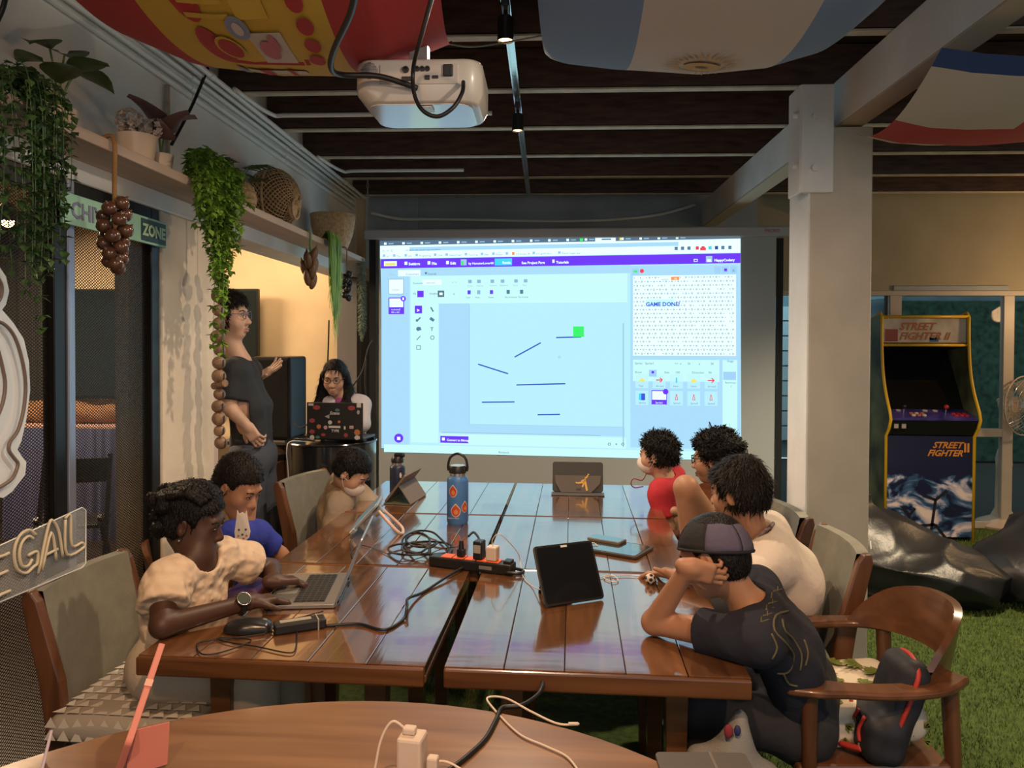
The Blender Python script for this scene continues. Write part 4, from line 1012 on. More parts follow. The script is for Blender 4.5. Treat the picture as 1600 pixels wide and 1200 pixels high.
# ------------------------------------------------------------------ mesh door, signs
m_frame = M('black_door_frame', (.012, .012, .012), .3, metal=.4)
m_alubl = M('blue_lit_frame_edge', (.30, .33, .42), .3, metal=.6)  # aluminium edge; the bluish light on it is put into the colour
dr = tag(thing('door_1', 'black framed expanded metal mesh door beside the cream pier', None, W(-1.56, 2.6, 0), R(2)), kind='structure')
def dbox(name, y0, y1, z0, z1, x=0, d=.04, m=m_frame): return MB().box((x, (y0 + y1) / 2 - 2.6, (z0 + z1) / 2), (d, y1 - y0, z1 - z0)).build(name, m, dr, bevel=.003)
dbox('frame_post', 2.885, 2.945, .0, 2.13); dbox('frame_post', 2.30, 2.36, .0, 2.13, .0, .04); dbox('frame_edge', 2.36, 2.395, 0, 2.13, .012, .03, m_alubl); dbox('frame_post', 1.40, 1.46, 0, 2.13)
for y0, y1 in ((2.36, 2.885), (1.46, 2.30)):
    dbox('bottom_rail', y0, y1, .0, .08); dbox('top_rail', y0, y1, 2.07, 2.13)
    g = MB(); dy = .0165; slope = .62; z0, z1 = .08, 2.07
    for s in (-1, 1):
        c = y0 - (z1 - z0) / slope
        n = int(((y1 - y0) + (z1 - z0) / slope) / dy)
        for i in range(n):
            ya = c + i * dy   # strand y = ya + (z - z0)/slope for s=1, mirrored for -1
            zs = max(z0, z0 + (y0 - ya) * slope); ze = min(z1, z0 + (y1 - ya) * slope)
            if ze - zs < .005: continue
            pa, pb = (ya + (zs - z0) / slope, zs), (ya + (ze - z0) / slope, ze)
            if s < 0: pa, pb = (y0 + y1 - pa[0], pa[1]), (y0 + y1 - pb[0], pb[1])
            hw = .0012; x = .001 * s
            g.quad((x, pa[0] - 2.6, pa[1] - hw), (x, pb[0] - 2.6, pb[1] - hw), (x, pb[0] - 2.6, pb[1] + hw), (x, pa[0] - 2.6, pa[1] + hw))
    tag(g.build('wire_mesh', m_frame, dr, solid=.0015), kind='stuff')
sg = thing('zone_sign', 'mint green sign board lettered CHIVAS ZONE above the mesh door', 'sign', W(-1.52, 2.63, 2.03), R(2))
MB().box((0, 0, 0), (.012, .64, .10)).build('board', M('mint_board', (.32, .60, .46), .5, var=.08), sg, bevel=.002)
MB().box((.0065, .222, 0), (.004, .18, .082)).build('dark_block', M('dark_teal_print', (.03, .07, .075), .5), sg)
fr = Matrix(((0, 0, 1, .0075), (1, 0, 0, 0), (0, 1, 0, 0), (0, 0, 0, 1)))
MB().text('CHIVAS', .075, T(0, -.285, -.025) @ fr, .0006, .0015).build('lettering', M('lilac_print', (.20, .20, .34), .5), sg)
MB().text('ZONE', .060, T(.003, .138, -.020) @ fr, .0006, .0022).build('lettering', M('pale_green_print', (.42, .62, .40), .5), sg)
# clear acrylic lettering sign and outline figure on the mesh
m_acr = M('clear_acrylic', (.75, .82, .86), .04, alpha=.14)
m_tube = M('pale_silicone_tube', (.60, .54, .40), .5)
m_film = M('frosted_acrylic', (.78, .86, .92), .25, alpha=.85)  # the screen's reflection is put into this bright pale blue
A = lambda px, py, xr=-1.50: atXr(px, py, xr)
ac = thing('acrylic_sign', 'clear acrylic plate with raised tube letters ending in EGAL', 'sign', A(60, 870))
cpts = [A(-60, 880), A(128, 793), A(134, 797), A(134, 880), A(128, 887), A(-60, 966)]
nrm = RM.to_3x3() @ V(1, 0, 0)
def plate(name, pts, mat, parent, th=.005):
    n = len(pts); g = MB(); g.v = [p - nrm * th / 2 for p in pts] + [p + nrm * th / 2 for p in pts]
    g.f = [tuple(reversed(range(n))), tuple(range(n, 2 * n))] + [(i, (i + 1) % n, n + (i + 1) % n, n + i) for i in range(n)]; g.mi = [0] * len(g.f)
    return g.build(name, mat, parent, True)
plate('acrylic_plate', cpts, m_acr, ac)
MB().tube(cpts, .0022, 6, True).build('polished_edge', M('acrylic_edge', (.75, .80, .80), .2), ac, True, smooth=True)
def tl(name, strokes, r=.0045):
    for s in strokes: MB().tube(curve([A(x, y, -1.492) for x, y in s], 4), r, 7).build(name, m_tube, ac, True, smooth=True)
tl('letter_tube', [[(14, 864), (6, 868), (-24, 880), (-24, 906), (-24, 940), (4, 928), (16, 923)], [(12, 892), (-6, 900), (-22, 906)],
                   [(56, 836), (45, 828), (30, 838), (22, 862), (26, 888), (40, 896), (52, 886), (58, 880), (58, 862), (44, 868)], [(52, 842), (44, 838), (34, 848), (30, 866), (34, 884), (44, 884), (50, 874)],
                   [(60, 896), (76, 820), (84, 816), (92, 832), (98, 870)], [(66, 890), (80, 832), (88, 876)], [(70, 868), (90, 858)],
                   [(102, 812), (104, 866), (130, 856), (128, 848), (112, 852), (110, 806), (102, 810)]])
af = thing('acrylic_figure', 'frosted acrylic silhouette edged with brown tube hung on the mesh', 'sign', A(10, 600))
out = [(-60, 400), (-8, 408), (8, 432), (13, 455), (8, 476), (2, 484), (20, 505), (36, 530), (44, 565), (46, 610), (40, 655), (32, 690), (26, 702), (32, 712), (40, 722), (38, 742), (18, 768), (4, 778), (-60, 790)]
plate('silhouette_plate', [A(x, y) for x, y in out[1:-1]] + [A(-40, 770), A(-40, 410)], m_film, af)
tb = M('brown_tube', (.16, .12, .10), .4)
for s in ([(-20, 500), (4, 505), (22, 525), (34, 560), (40, 600), (37, 640), (28, 672), (16, 690), (14, 704), (22, 716), (28, 726), (20, 746), (8, 756), (-14, 768)], [(-16, 520), (-4, 545), (4, 575), (8, 600), (4, 630), (-12, 668)]):
    MB().tube(curve([A(x, y, -1.485) for x, y in s], 4), .005, 7).build('outline_tube', tb, af, True, smooth=True)
MB().tube(curve([A(-14, 420, -1.485), A(0, 440, -1.485), A(3, 455, -1.485), A(-2, 470, -1.485), A(-16, 476, -1.485)], 4), .005, 7).build('outline_tube', tb, af, True, smooth=True)
# ------------------------------------------------------------------ side room and the presenter's corner
TVY = 6.30
a, b = atY(96, 452, TVY), atY(405, 625, TVY)
tv = thing('television', 'large black flat television on the side room wall', 'television', ((a.x + b.x) / 2, TVY, b.z))
MB().box((0, 0, (a.z - b.z) / 2), (b.x - a.x, .05, a.z - b.z)).build('case', m_black, tv, bevel=.006)
MB().box((0, -.0265, (a.z - b.z) / 2 + .005), (b.x - a.x - .03, .003, a.z - b.z - .04)).build('panel_glass', M('dark_screen_glass', (.015, .022, .025), .12, coat=.6), tv)
MB().box((0, .08, .3), (.4, .12, .4)).build('wall_mount', m_black, tv)
c0, c1 = atY(20, 662, 5.9), atY(300, 850, 5.9)
st = thing('skirted_table', 'table with pinkish top and blue pleated skirt behind the mesh', 'table', ((c0.x + c1.x) / 2, 6.05, 0))
zt = c0.z; L = c1.x - c0.x
MB().box((0, 0, zt - .02), (L, .5, .04)).build('table_top', M('pink_cloth_top', (.45, .27, .22), .7), st, bevel=.006)
m_skirt = M('blue_grey_skirt', (.11, .12, .26), .75)
g = MB(); n = 220
def sk(u, v): return Vector(((u - .5) * L, -.25 - .022 * (1 + math.sin(u * 95 + 2 * math.sin(u * 23))) * (.35 + .65 * v), zt * (1 - v) - .02 * (1 - v)))
g.grid(sk, n, 6); g.build('pleated_skirt', m_skirt, st, smooth=True)
for x in (-L / 2 + .05, L / 2 - .05):
    for y in (-.2, .2): MB().cyl((x, y, 0), (x, y, zt - .04), .02).build('leg', m_blackm, st)
b = atY(140, 652, 6.0); bl = thing('rolled_blanket', 'brown rolled blanket lying on the skirted table', 'blanket', (b.x, 6.05, zt + .0))
s = Sdf((b.x - .75, 5.8, zt - .02), (b.x + .75, 6.3, zt + .3), .02)
s.chain([(b.x - .6, 6.05, zt + .09), (b.x - .1, 6.0, zt + .08), (b.x + .55, 6.05, zt + .07)], [.10, .085, .07], .05).disp(lambda X, Y, Z: .008 * np.sin(22 * X + 30 * Z)); s.cut((0, 0, zt + .001), (0, 0, -1)); s.build('blanket_roll', M('brown_blanket', (.25, .12, .05), .8, var=.3), bl)
# dark folding chair silhouette behind the mesh
fc = thing('folding_chair', 'dark folding chair standing behind the mesh door', 'chair', atY(115, 800, 4.6).xy.to_3d(), R(20))
for x in (-.2, .2):
    MB().bar((x, -.15, 0), (x * .95, .12, .86), .025, .03).build('leg', m_blackm, fc); MB().bar((x * .9, .25, 0), (x * .9, -.12, .5), .025, .03).build('leg', m_blackm, fc)
MB().box((0, .10, .76), (.38, .02, .16)).build('backrest', m_blackm, fc, bevel=.005); MB().box((0, -.02, .45), (.38, .34, .025)).build('seat', m_blackm, fc, bevel=.005)
bdp = thing('dark_backdrop', 'added dark curtain hanging beside the television in the side room', 'backdrop', (-5.35, 6.25, .05))  # invented sheet standing in for the dark area behind the mesh
g = MB(); g.grid(lambda u, v: V((u - .5) * 1.75, .03 * math.sin(u * 60), v * 2.6), 120, 2); g.build('backdrop_sheet', M('dark_brown_sheet', (.035, .026, .016), .9), bdp, smooth=True)
MB().tube([(-.95, 0, 2.66), (.95, 0, 2.66)], .015, 8).build('backdrop_rod', m_blackm, bdp)
# warm pendant glimpsed through the mesh
p = atY(12, 348, 3.6); pl = thing('pendant_lamp', 'glowing warm pendant lamp glimpsed above the mesh door', 'lamp', p)
MB().lathe([(.02, .10), (.09, .02), (.10, 0), (.095, 0), (.02, .09)], 20, None, False).build('lamp_shade', m_black, pl, smooth='auto'); MB().ball((0, 0, .005), .03, 12).build('bulb', glow('pendant_bulb', (1, .6, .28), 12), pl, smooth=True); MB().tube([(0, 0, .1), (0, 0, 3.0 - p.z)], .004, 6).build('cord', m_cab, pl)
# wooden barrel carrying the speaker
m_barrel = wood('barrel_stave', (.10, .045, .02), (.20, .095, .045), .5, 'Z', .8)
bx = atY(425, 700, 4.95); ba = thing('wooden_barrel', 'brown wooden barrel with black hoops under the loudspeaker', 'barrel', (bx.x, 4.95, 0))
H = .94
for i in range(18):
    a0 = 2 * PI * i / 18; g = MB(); hw = PI / 18 * .97
    def f(u, v): r = .235 + .055 * math.sin(PI * v); an = a0 + (u - .5) * 2 * hw; return Vector((r * math.cos(an), r * math.sin(an), v * H))
    g.grid(f, 3, 8); g.build('stave', m_barrel, ba, smooth=True)
for z in (.08, .26, .64, .86):
    r = .238 + .055 * math.sin(PI * z / H); MB().lathe([(r, z - .02), (r + .004, z - .02), (r + .004, z + .02), (r, z + .02)], 36, None, False).build('hoop', m_blackm, ba, smooth='auto')
MB().lathe([(.001, H - .02), (.23, H - .02)], 36, None, False).build('barrel_head', m_barrel, ba)
MB().box((0, 0, H + .012), (.52, .46, .024)).build('board_top', M('grey_board', (.10, .09, .08), .6), ba, bevel=.004)
s0, s1 = atY(395, 557, 4.80), atY(459, 692, 4.80)
sp = thing('loudspeaker', 'tall black loudspeaker cabinet standing on the barrel', 'loudspeaker', ((s0.x + s1.x) / 2, 4.95, H + .024), R(-6))
hs = s0.z - H - .024; wd = s1.x - s0.x
MB().prism([(-wd / 2, -.15), (wd / 2, -.15), (wd / 2 - .03, .15), (-wd / 2 + .03, .15)], hs).build('cabinet', m_black, sp, bevel=.02, seg=3)
MB().box((0, -.153, hs / 2), (wd - .03, .008, hs - .04)).build('grille', M('grille_cloth', (.006, .006, .007), .9, bump=.4, bs=400), sp, bevel=.004)
MB().text('W', .03, T(-.01, -.159, .045) @ rx(PI / 2), 0).build('badge', M('blue_badge', (.05, .06, .3), .4), sp)
# oil drum with the sticker laptop
db = atY(514, 692, 4.50); dm = thing('oil_drum', 'glossy black oil drum used as a laptop stand', 'drum', (db.x, 4.55, 0))
DH = db.z + .015; rr = .27
MB().lathe([(rr - .004, 0), (rr, .012), (rr, DH * .33), (rr + .012, DH * .34), (rr, DH * .36), (rr, DH * .64), (rr + .012, DH * .66), (rr, DH * .67), (rr, DH - .012), (rr + .008, DH - .006), (rr + .004, DH), (rr - .01, DH), (rr - .014, DH - .014), (.001, DH - .014)], 48).build('drum_body', M('glossy_black_drum', (.012, .013, .015), .16, coat=.6), dm, smooth='auto')
MB().lathe([(rr + .002, DH * .5 - .05), (rr + .004, DH * .5 - .05), (rr + .004, DH * .5 + .05), (rr + .002, DH * .5 + .05)], 48, None, False).build('grey_band', M('grey_band', (.16, .17, .18), .3, .5), dm, smooth='auto')
l0, l1 = atY(477, 631, 4.48), atY(567, 692, 4.48); lw = l1.x - l0.x; lh = l0.z - DH
lp = thing('sticker_laptop', 'open black laptop covered in stickers facing the seated girl', 'laptop', ((l0.x + l1.x) / 2, 4.50, DH), R(-3))
MB().box((0, .12, .009), (lw, .23, .016)).build('base', m_black, lp, bevel=.004)
lid = MB().box((0, -.004, lh / 2 + .008), (lw, .008, lh)).build('lid', M('laptop_lid', (.018, .017, .018), .4), lp, bevel=.004)
MB().box((0, .0012, lh / 2 + .01), (lw - .02, .002, lh - .03)).build('display', glow('laptop_display', (.6, .8, 1), .25), lp)
random.seed(3)
scol = [(.5, .48, .45), (.28, .05, .05), (.4, .16, .06), (.3, .3, .32), (.06, .16, .18), (.45, .3, .3)]
def stick(u, v, w_, h_, ci, n=6, rot=0):
    g = MB(); n = n if n else 4
    g.prism([(w_ / 2 * math.cos(2 * PI * i / n + PI / n) * (1.3 if n == 4 else 1), h_ / 2 * math.sin(2 * PI * i / n + PI / n) * (1.3 if n == 4 else 1)) for i in range(n)], .0008, T((u - .5) * lw, -.0085, .008 + v * lh) @ rx(PI / 2) @ rz(rot))
    g.build('sticker', M('sticker_%d' % ci, scol[ci], .5), lp)
for u, v, w_, h_, ci, n in ((.08, .94, .035, .014, 0, 4), (.93, .94, .03, .03, 0, 4), (.55, .8, .03, .02, 4, 8), (.38, .62, .04, .03, 3, 3), (.42, .46, .026, .026, 0, 10), (.58, .48, .02, .02, 2, 5), (.22, .34, .03, .03, 2, 6), (.34, .32, .025, .025, 5, 8), (.68, .32, .012, .022, 0, 4), (.8, .34, .028, .02, 5, 4), (.1, .5, .04, .03, 1, 6),
                           (.1, .2, .04, .03, 1, 5), (.9, .2, .04, .04, 2, 7), (.1, .04, .03, .03, 0, 10), (.2, .05, .03, .02, 4, 6), (.9, .06, .04, .03, 0, 5), (.8, .86, .05, .03, 1, 7), (.18, .86, .05, .03, 1, 6), (.92, .75, .02, .03, 3, 5), (.3, .12, .03, .02, 1, 7), (.7, .12, .03, .03, 1, 5)): stick(u, v, w_, h_, ci, n)
MB().box((0, -.0088, .008 + .34 * lh), (.075, .0012, .014)).build('sticker', M('sticker_0', scol[0], .5), lp)
MB().text('Scratch'[:2] + 'ene', .026, T(-.03, -.0095, .008 + .68 * lh) @ rx(PI / 2), 0, .0006, shear=.2).build('sticker_lettering', M('sticker_white', (.55, .55, .55), .5), lp)
MB().text('TYPE', .022, T(-.02, -.0095, .008 + .20 * lh) @ rx(PI / 2), 0, .0006).build('sticker_lettering', M('sticker_white', (.55, .55, .55), .5), lp)
cable('white_cable', 'thin white cord hanging down the front of the oil drum', [V(dm.location.x - .10, 4.40, DH + .004), V(dm.location.x - .19, 4.36, DH + .008), V(dm.location.x - .205, 4.345, DH - .05), V(dm.location.x - .195, 4.345, DH - .2), V(dm.location.x - .20, 4.345, DH - .45)], .003, M('white_cord', (.6, .6, .58), .5))
cable('drum_cable', 'loose black cords heaped on the oil drum by the laptop', [V(dm.location.x - .22, 4.5, DH + .004), V(dm.location.x - .16, 4.40, DH + .02), V(dm.location.x - .05, 4.38, DH + .012), V(dm.location.x - .12, 4.42, DH + .02), V(dm.location.x - .20, 4.40, DH + .006)], .005)
cable('speaker_cable', 'black cord running from the loudspeaker to the laptop', [atY(457, 660, 4.78), atY(462, 664, 4.72), atY(470, 668, 4.6), atY(479, 664, 4.56)], .004)
# grey jamb and cables between the plaster and the screen
tag(room('trim_3', MB().box((-1.60, 6.25, 1.06), (.16, .5, 2.12)), M('grey_jamb', (.20, .19, .19), .6)), 'grey door jamb between warm plaster and the screen')
cable('jamb_cable', 'black cable drooping down the grey jamb beside the screen', [atY(583, 531, 5.62), atY(575, 545, 5.6), atY(566, 580, 5.58), atY(551, 603, 5.56)], .006)
cable('jamb_cable', 'black cable hanging straight from the drooping one to the floor', [atY(572, 560, 5.57), atY(570, 600, 5.55), atY(574, 640, 5.54), atY(568, 690, 5.53), atY(566, 760, 5.52)], .006)
cable('plaster_cable', 'thin black cord running down the warm plaster above the seated girl', [atY(514, 500, 6.4), atY(513, 540, 6.4), atY(511, 590, 6.4)], .007)
# ------------------------------------------------------------------ seating corner: arcade cabinet, fan, bean bags
m_yel = M('yellow_edging', (.85, .50, .02), .35)
m_side = M('purple_side_art', (.10, .07, .20), .4, var=.9, vs=3.2, col2=(.26, .32, .16))
ax_ = atZ(1449, 846, 0.0); ar = thing('arcade_cabinet', 'tall black arcade cabinet with yellow edging beside the glass doors', 'arcade cabinet', (ax_.x + .01, ax_.y + .36, 0), R(0))
prof = [(-.36, 0), (-.36, .86), (-.42, .93), (-.45, 1.00), (-.43, 1.06)] + [tuple(p.xy) for p in curve([(-.43, 1.06, 0), (-.35, 1.20, 0), (-.29, 1.36, 0), (-.26, 1.55, 0), (-.25, 1.75, 0)], 4)][1:] + [(-.25, 1.83), (-.22, 1.865), (.12, 1.80), (.36, 1.70), (.36, 0)]
AW = .345
for s in (-1, 1):
    mt = Matrix(((0, 0, 1, s * AW - .009), (1, 0, 0, 0), (0, 1, 0, 0), (0, 0, 0, 1)))
    sp_ = MB().prism(prof, .018, mt).build('side_panel', m_side, ar)
    MB().tube([(s * AW, y, z) for y, z in prof[:-2]], .0125, 8).build('edge_strip', m_yel, ar, smooth=True)
MB().box((0, -.225, 1.72), (2 * AW - .02, .012, .20)).build('marquee', M('cream_marquee', (.62, .50, .38), .5, var=.35, vs=7, col2=(.70, .62, .52)), ar)
for z in (1.835, 1.60): MB().tube([(-AW, -.245, z), (AW, -.245, z)], .012, 8).build('edge_strip', m_yel, ar, smooth=True)
mt = rx(PI / 2)
g = MB(); g.text('STREET', .085, T(-.20, -.2325, 1.725) @ mt, .0005, .002, shear=.35).text('FIGHTER II', .085, T(-.20, -.2325, 1.645) @ mt, .0005, .002, shear=.35).build('marquee_lettering', M('orange_print', (.45, .14, .04), .5), ar)
MB().box((.08, -.232, 1.645), (.07, .002, .035)).build('marquee_mark', M('blue_print', (.05, .12, .22), .5), ar)
MB().box((-.26, -.232, 1.68), (.10, .002, .10)).build('marquee_mark', M('red_mark', (.30, .07, .05), .5), ar)
MB().quad((-AW, -.24, 1.59), (AW, -.24, 1.59), (AW, .10, 1.55), (-AW, .10, 1.55)).build('hood_underside', m_black, ar)
MB().quad((-AW, .10, 1.58), (AW, .10, 1.58), (AW, -.22, 1.04), (-AW, -.22, 1.04)).build('monitor_glass', M('monitor_glass', (.006, .008, .010), .08, coat=.5), ar)
deck = T(0, -.33, 1.03) @ rx(R(14))
MB().box((0, 0, 0), (2 * AW - .02, .23, .02), deck).build('control_deck', M('violet_deck', (.06, .035, .30), .35, var=.6, vs=9, col2=(.10, .08, .40)), ar, bevel=.003)
bc = [M('red_button', (.5, .03, .04), .3), M('cream_button', (.6, .5, .42), .3), M('pink_button', (.5, .14, .14), .3)]
for j, x0 in enumerate((-.20, .13)):
    for i in range(6):
        MB().lathe([(.017, .010), (.017, .018), (.012, .022), (.001, .023)], 14, deck @ T(x0 + .06 + (i % 3) * .042, -.05 + (i // 3) * .045, 0)).build('button', bc[(0 if j else (2 if i % 2 else 1))], ar, smooth='auto')
    MB().cyl(deck @ V(x0 - .0, .0, .01), deck @ V(x0, .0, .06), .005).build('joystick_shaft', m_chrome, ar); MB().ball(deck @ V(x0, 0, .07), .019, 14).build('joystick_ball', bc[0] if j else m_black, ar, smooth=True)
for x in (-.21, .0, .08): MB().lathe([(.02, .010), (.02, .016), (.001, .017)], 14, deck @ T(x, .07, 0)).build('button', bc[1], ar, smooth='auto')
MB().quad((-AW, -.435, .99), (AW, -.435, .99), (AW, -.36, .87), (-AW, -.36, .87)).build('coin_panel', m_black, ar)
for x in (-.29, -.23): MB().box((x, -.418, .945), (.034, .004, .036), ).build('tag_label', M('paper_tag', (.42, .34, .30), .6), ar)
m_art = M('front_art', (.012, .014, .05), .35)
nt = m_art.node_tree; N, Lk = nt.nodes, nt.links; bs_ = N['Principled BSDF']
tc = N.new('ShaderNodeTexCoord'); mp = N.new('ShaderNodeMapping'); mp.inputs['Scale'].default_value = (2.4, 1, 3.2); nz = N.new('ShaderNodeTexNoise'); nz.inputs['Scale'].default_value = 1.7; nz.inputs['Detail'].default_value = 5; nz.inputs['Distortion'].default_value = 1.8
rp = N.new('ShaderNodeValToRGB'); e = rp.color_ramp.elements; e[0].position = .40; e[0].color = (.010, .012, .045, 1); e[1].position = .62; e[1].color = (.72, .60, .58, 1)
q = e.new(.47); q.color = (.04, .11, .24, 1); q = e.new(.53); q.color = (.36, .34, .48, 1)
sx = N.new('ShaderNodeSeparateXYZ'); mr = N.new('ShaderNodeMapRange'); mr.inputs[1].default_value = .66; mr.inputs[2].default_value = .50; ad = N.new('ShaderNodeMath'); ad.operation = 'MULTIPLY'
Lk.new(tc.outputs['Object'], mp.inputs[0]); Lk.new(mp.outputs[0], nz.inputs[0]); Lk.new(tc.outputs['Object'], sx.inputs[0]); Lk.new(sx.outputs[2], mr.inputs[0]); Lk.new(nz.outputs[0], ad.inputs[0]); Lk.new(mr.outputs[0], ad.inputs[1]); Lk.new(ad.outputs[0], rp.inputs[0]); Lk.new(rp.outputs[0], bs_.inputs['Base Color'])
MB().box((0, -.352, .45), (2 * AW - .02, .012, .82)).build('front_panel', m_art, ar)
m_oy = M('amber_print', (.70, .25, .03), .5)
MB().text('STREET', .070, T(.02, -.3600, .765) @ mt, .0005, .002, shear=.4).text('FIGHTER', .070, T(-.02, -.3600, .700) @ mt, .0005, .002, shear=.4).text('II', .10, T(.262, -.36, .735) @ mt, .0005, .003).build('front_lettering', m_oy, ar)
g = MB()
for a_, b_ in (((-.16, .12), (-.16, .30)), ((-.16, .20), (-.11, .27)), ((-.16, .22), (-.21, .28)), ((.02, .10), (.05, .34)), ((.05, .34), (-.05, .38)), ((.05, .34), (.14, .42)), ((-.3, .10), (.05, .14)), ((.05, .14), (.14, .02))): g.bar((a_[0], -.360, a_[1]), (b_[0], -.360, b_[1]), .002, .022, (0, 0, 1))
g.build('art_silhouette', M('ink_print', (.012, .010, .018), .5), ar)
MB().box((0, .0, 1.78), (2 * AW - .03, .3, .012)).box((0, .35, .85), (2 * AW - .03, .012, 1.68)).build('carcass', m_black, ar)

# pedestal fan
fb = atZ(1566, 822, 0); fn = thing('pedestal_fan', 'cream pedestal fan with clear blades standing by the glass doors', 'fan', (fb.x, fb.y, 0))
m_fan = M('cream_fan_plastic', (.55, .42, .32), .3, coat=.4)
MB().lathe([(.20, 0), (.205, .02), (.17, .05), (.085, .09), (.055, .16), (.05, .5), (.055, .60), (.04, .68), (.02, .70)], 30, Matrix.Scale(1.15, 4, (1, 0, 0))).build('stand', m_fan, fn, smooth='auto')
MB().prism(rrect(.07, .13, .02), .02, T(.0, -.06, .60) @ rx(R(78))).build('control_panel', M('fan_panel', (.35, .28, .22), .3), fn, bevel=.004)
MB().tube([(0, 0, .68), (0, 0, .88)], .015, 10).build('pole', m_fan, fn, smooth='auto')
hd = atY(1600, 634, fb.y - .12); hm = T(V(hd.x - fb.x, hd.y - fb.y, hd.z)) @ rz(R(28))       # head looks towards -y, turned
for i in range(6): MB().tube([hm @ V(r_ * math.cos(a), yv, r_ * math.sin(a)) for a in np.linspace(0, 2 * PI, 40)[:-1]], .006 if i == 0 else .0022, 6, True).build('cage_ring', m_fan if i == 0 else m_chrome, fn, smooth=True) if [r_ := (.255, .225, .18, .12, .20, .10)[i], yv := (0, -.04, -.06, -.07, .05, .07)[i]] else None
g = MB()
for i in range(40):
    a = 2 * PI * i / 40; g.tube([hm @ V(.04 * math.cos(a), -.075, .04 * math.sin(a)), hm @ V(.18 * math.cos(a), -.06, .18 * math.sin(a)), hm @ V(.255 * math.cos(a), 0, .255 * math.sin(a)), hm @ V(.20 * math.cos(a), .05, .20 * math.sin(a)), hm @ V(.06 * math.cos(a), .075, .06 * math.sin(a))], .0014, 4)
tag(g.build('cage_wires', m_chrome, fn), kind='stuff')
MB().lathe([(.02, -.08), (.04, -.075), (.045, -.06)], 16, hm @ rx(-PI / 2)).build('cage_badge', m_fan, fn, smooth='auto')
MB().lathe([(.03, .05), (.075, .06), (.075, .16), (.05, .20), (.001, .21)], 20, hm @ rx(-PI / 2)).build('motor', m_fan, fn, smooth='auto'); MB().ball(hm @ V(-.02, .2, .03), .025).build('swing_knob', m_fan, fn, smooth=True)
m_blade2 = M('clear_blade', (.5, .40, .32), .15, alpha=.35)
for i in range(3):
    g = MB(); g.grid(lambda u, v: V((.035 + .20 * v) * math.cos(.9 * (u - .5) * (1 + .3 * v)), -.02 + .035 * (u - .5), (.035 + .20 * v) * math.sin(.9 * (u - .5) * (1 + .3 * v))), 5, 4)
    o = g.build('blade', m_blade2, fn, smooth=True, solid=.002); o.matrix_local = hm @ ry(2 * PI * i / 3 + .4)

# bean bags
m_bag = M('black_vinyl', (.016, .016, .019), .38, bump=.3, bs=9, var=.3, vs=4)
def beanbag(label, blobs, seed, lo, hi, c):
    t = thing('bean_bag', label, 'bean bag', c, 0, 'black bean bags on the turf'); s = Sdf(lo, hi, .014)
    for p, r in blobs: s.ell(Vector(p), r, .14)
    n1, n2 = sines(7.5, seed, 6), sines(15, seed + 1, 6)
    def crease(X, Y, Z): a = n1(X, Y, Z * 1.6); b = n2(X, Y, Z); return .035 * np.abs(a) - .035 * (1 - np.abs(a)) ** 6 - .012 * (1 - np.abs(b)) ** 5 + .006
    s.disp(crease); s.cut((0, 0, .012), (0, 0, -1)); s.build('cover', m_bag, t)
    return t
b1 = atZ(1430, 930, 0)
t = beanbag('slumped black bean bag between the square column and the arcade cabinet', [((b1.x - .22, 5.15, .26), (.36, .32, .27)), ((b1.x + .10, 4.95, .15), (.42, .34, .17)), ((b1.x - .42, 5.2, .44), (.20, .2, .2))], 4, (1.0, 4.3, 0), (3.0, 5.7, 1.0), (b1.x, 5.0, 0))
MB().tube([atY(1360, 845, 4.69), atY(1361, 858, 4.67)], .004, 5).build('seam_tag', M('white_cord', (.6, .6, .58), .5), t, True)
b2 = atZ(1600, 950, 0)
beanbag('black bean bag cut by the picture edge below the fan', [((b2.x + .20, 4.95, .20), (.42, .34, .22)), ((b2.x + .35, 5.1, .34), (.3, .3, .24))], 17, (2.2, 4.3, 0), (3.6, 5.7, 1.0), (b2.x, 5.0, 0))

# things on the armchair in front
leafp = M('cushion_print', (.68, .60, .48), .8)
cu = thing('leaf_cushion', 'cream cushion printed with green monstera leaves on the armchair', 'cushion', (.86, 2.40, .44))
s = Sdf((.6, 2.1, .40), (1.25, 2.75, .75), .008); s.box(T(.86, 2.40, .505) @ ry(R(-8)), (.17, .19, .06), .055, .02); s.disp(lambda X, Y, Z: .006 * np.sin(24 * X) * np.sin(21 * Y)); s.build('cushion_cover', leafp, cu)
g = MB()
for cx, cy, a, r in ((.80, 2.45, 1.4, .055), (.88, 2.36, 0, .055), (.95, 2.42, 2, .05), (.74, 2.48, .4, .055), (.82, 2.38, 2.2, .05), (.76, 2.27, 1.2, .05), (.92, 2.50, 3.3, .05), (.72, 2.37, 5, .04), (.93, 2.28, 4, .05), (.84, 2.52, 1, .05)):
    for k in range(7):
        th = a + (k - 3) * .42; L_ = r * (1.15 - .1 * abs(k - 3)); m = T(cx, cy, .570 + (cx - .86) * .14 + .0035) @ rz(th); g.add([(0, 0, 0), (L_ * .55, -.011, .0), (L_, 0, -.003), (L_ * .55, .011, .0)], [(0, 1, 2, 3)], m)
for k in range(5):
    for j in range(3): m = T(.685, 2.28 + k * .05, .475 + j * .028) @ ry(-PI / 2) @ rz(k + j * 2.0); g.add([(0, 0, 0), (.02, -.009, 0), (.038, 0, 0), (.02, .009, 0)], [(0, 1, 2, 3)], m)
for k in range(9):
    for j in range(2):
        for q in (-.5, 0, .5): m = T(.71 + k * .036, 2.209, .485 + j * .036) @ rx(PI / 2) @ rz(k * 2.3 + j + q); g.add([(0, 0, 0), (.014, -.006, 0), (.028, 0, 0), (.014, .006, 0)], [(0, 1, 2, 3)], m)
tag(g.build('leaf_print', M('olive_leaf_print', (.16, .19, .04), .8), cu, True), kind='stuff')
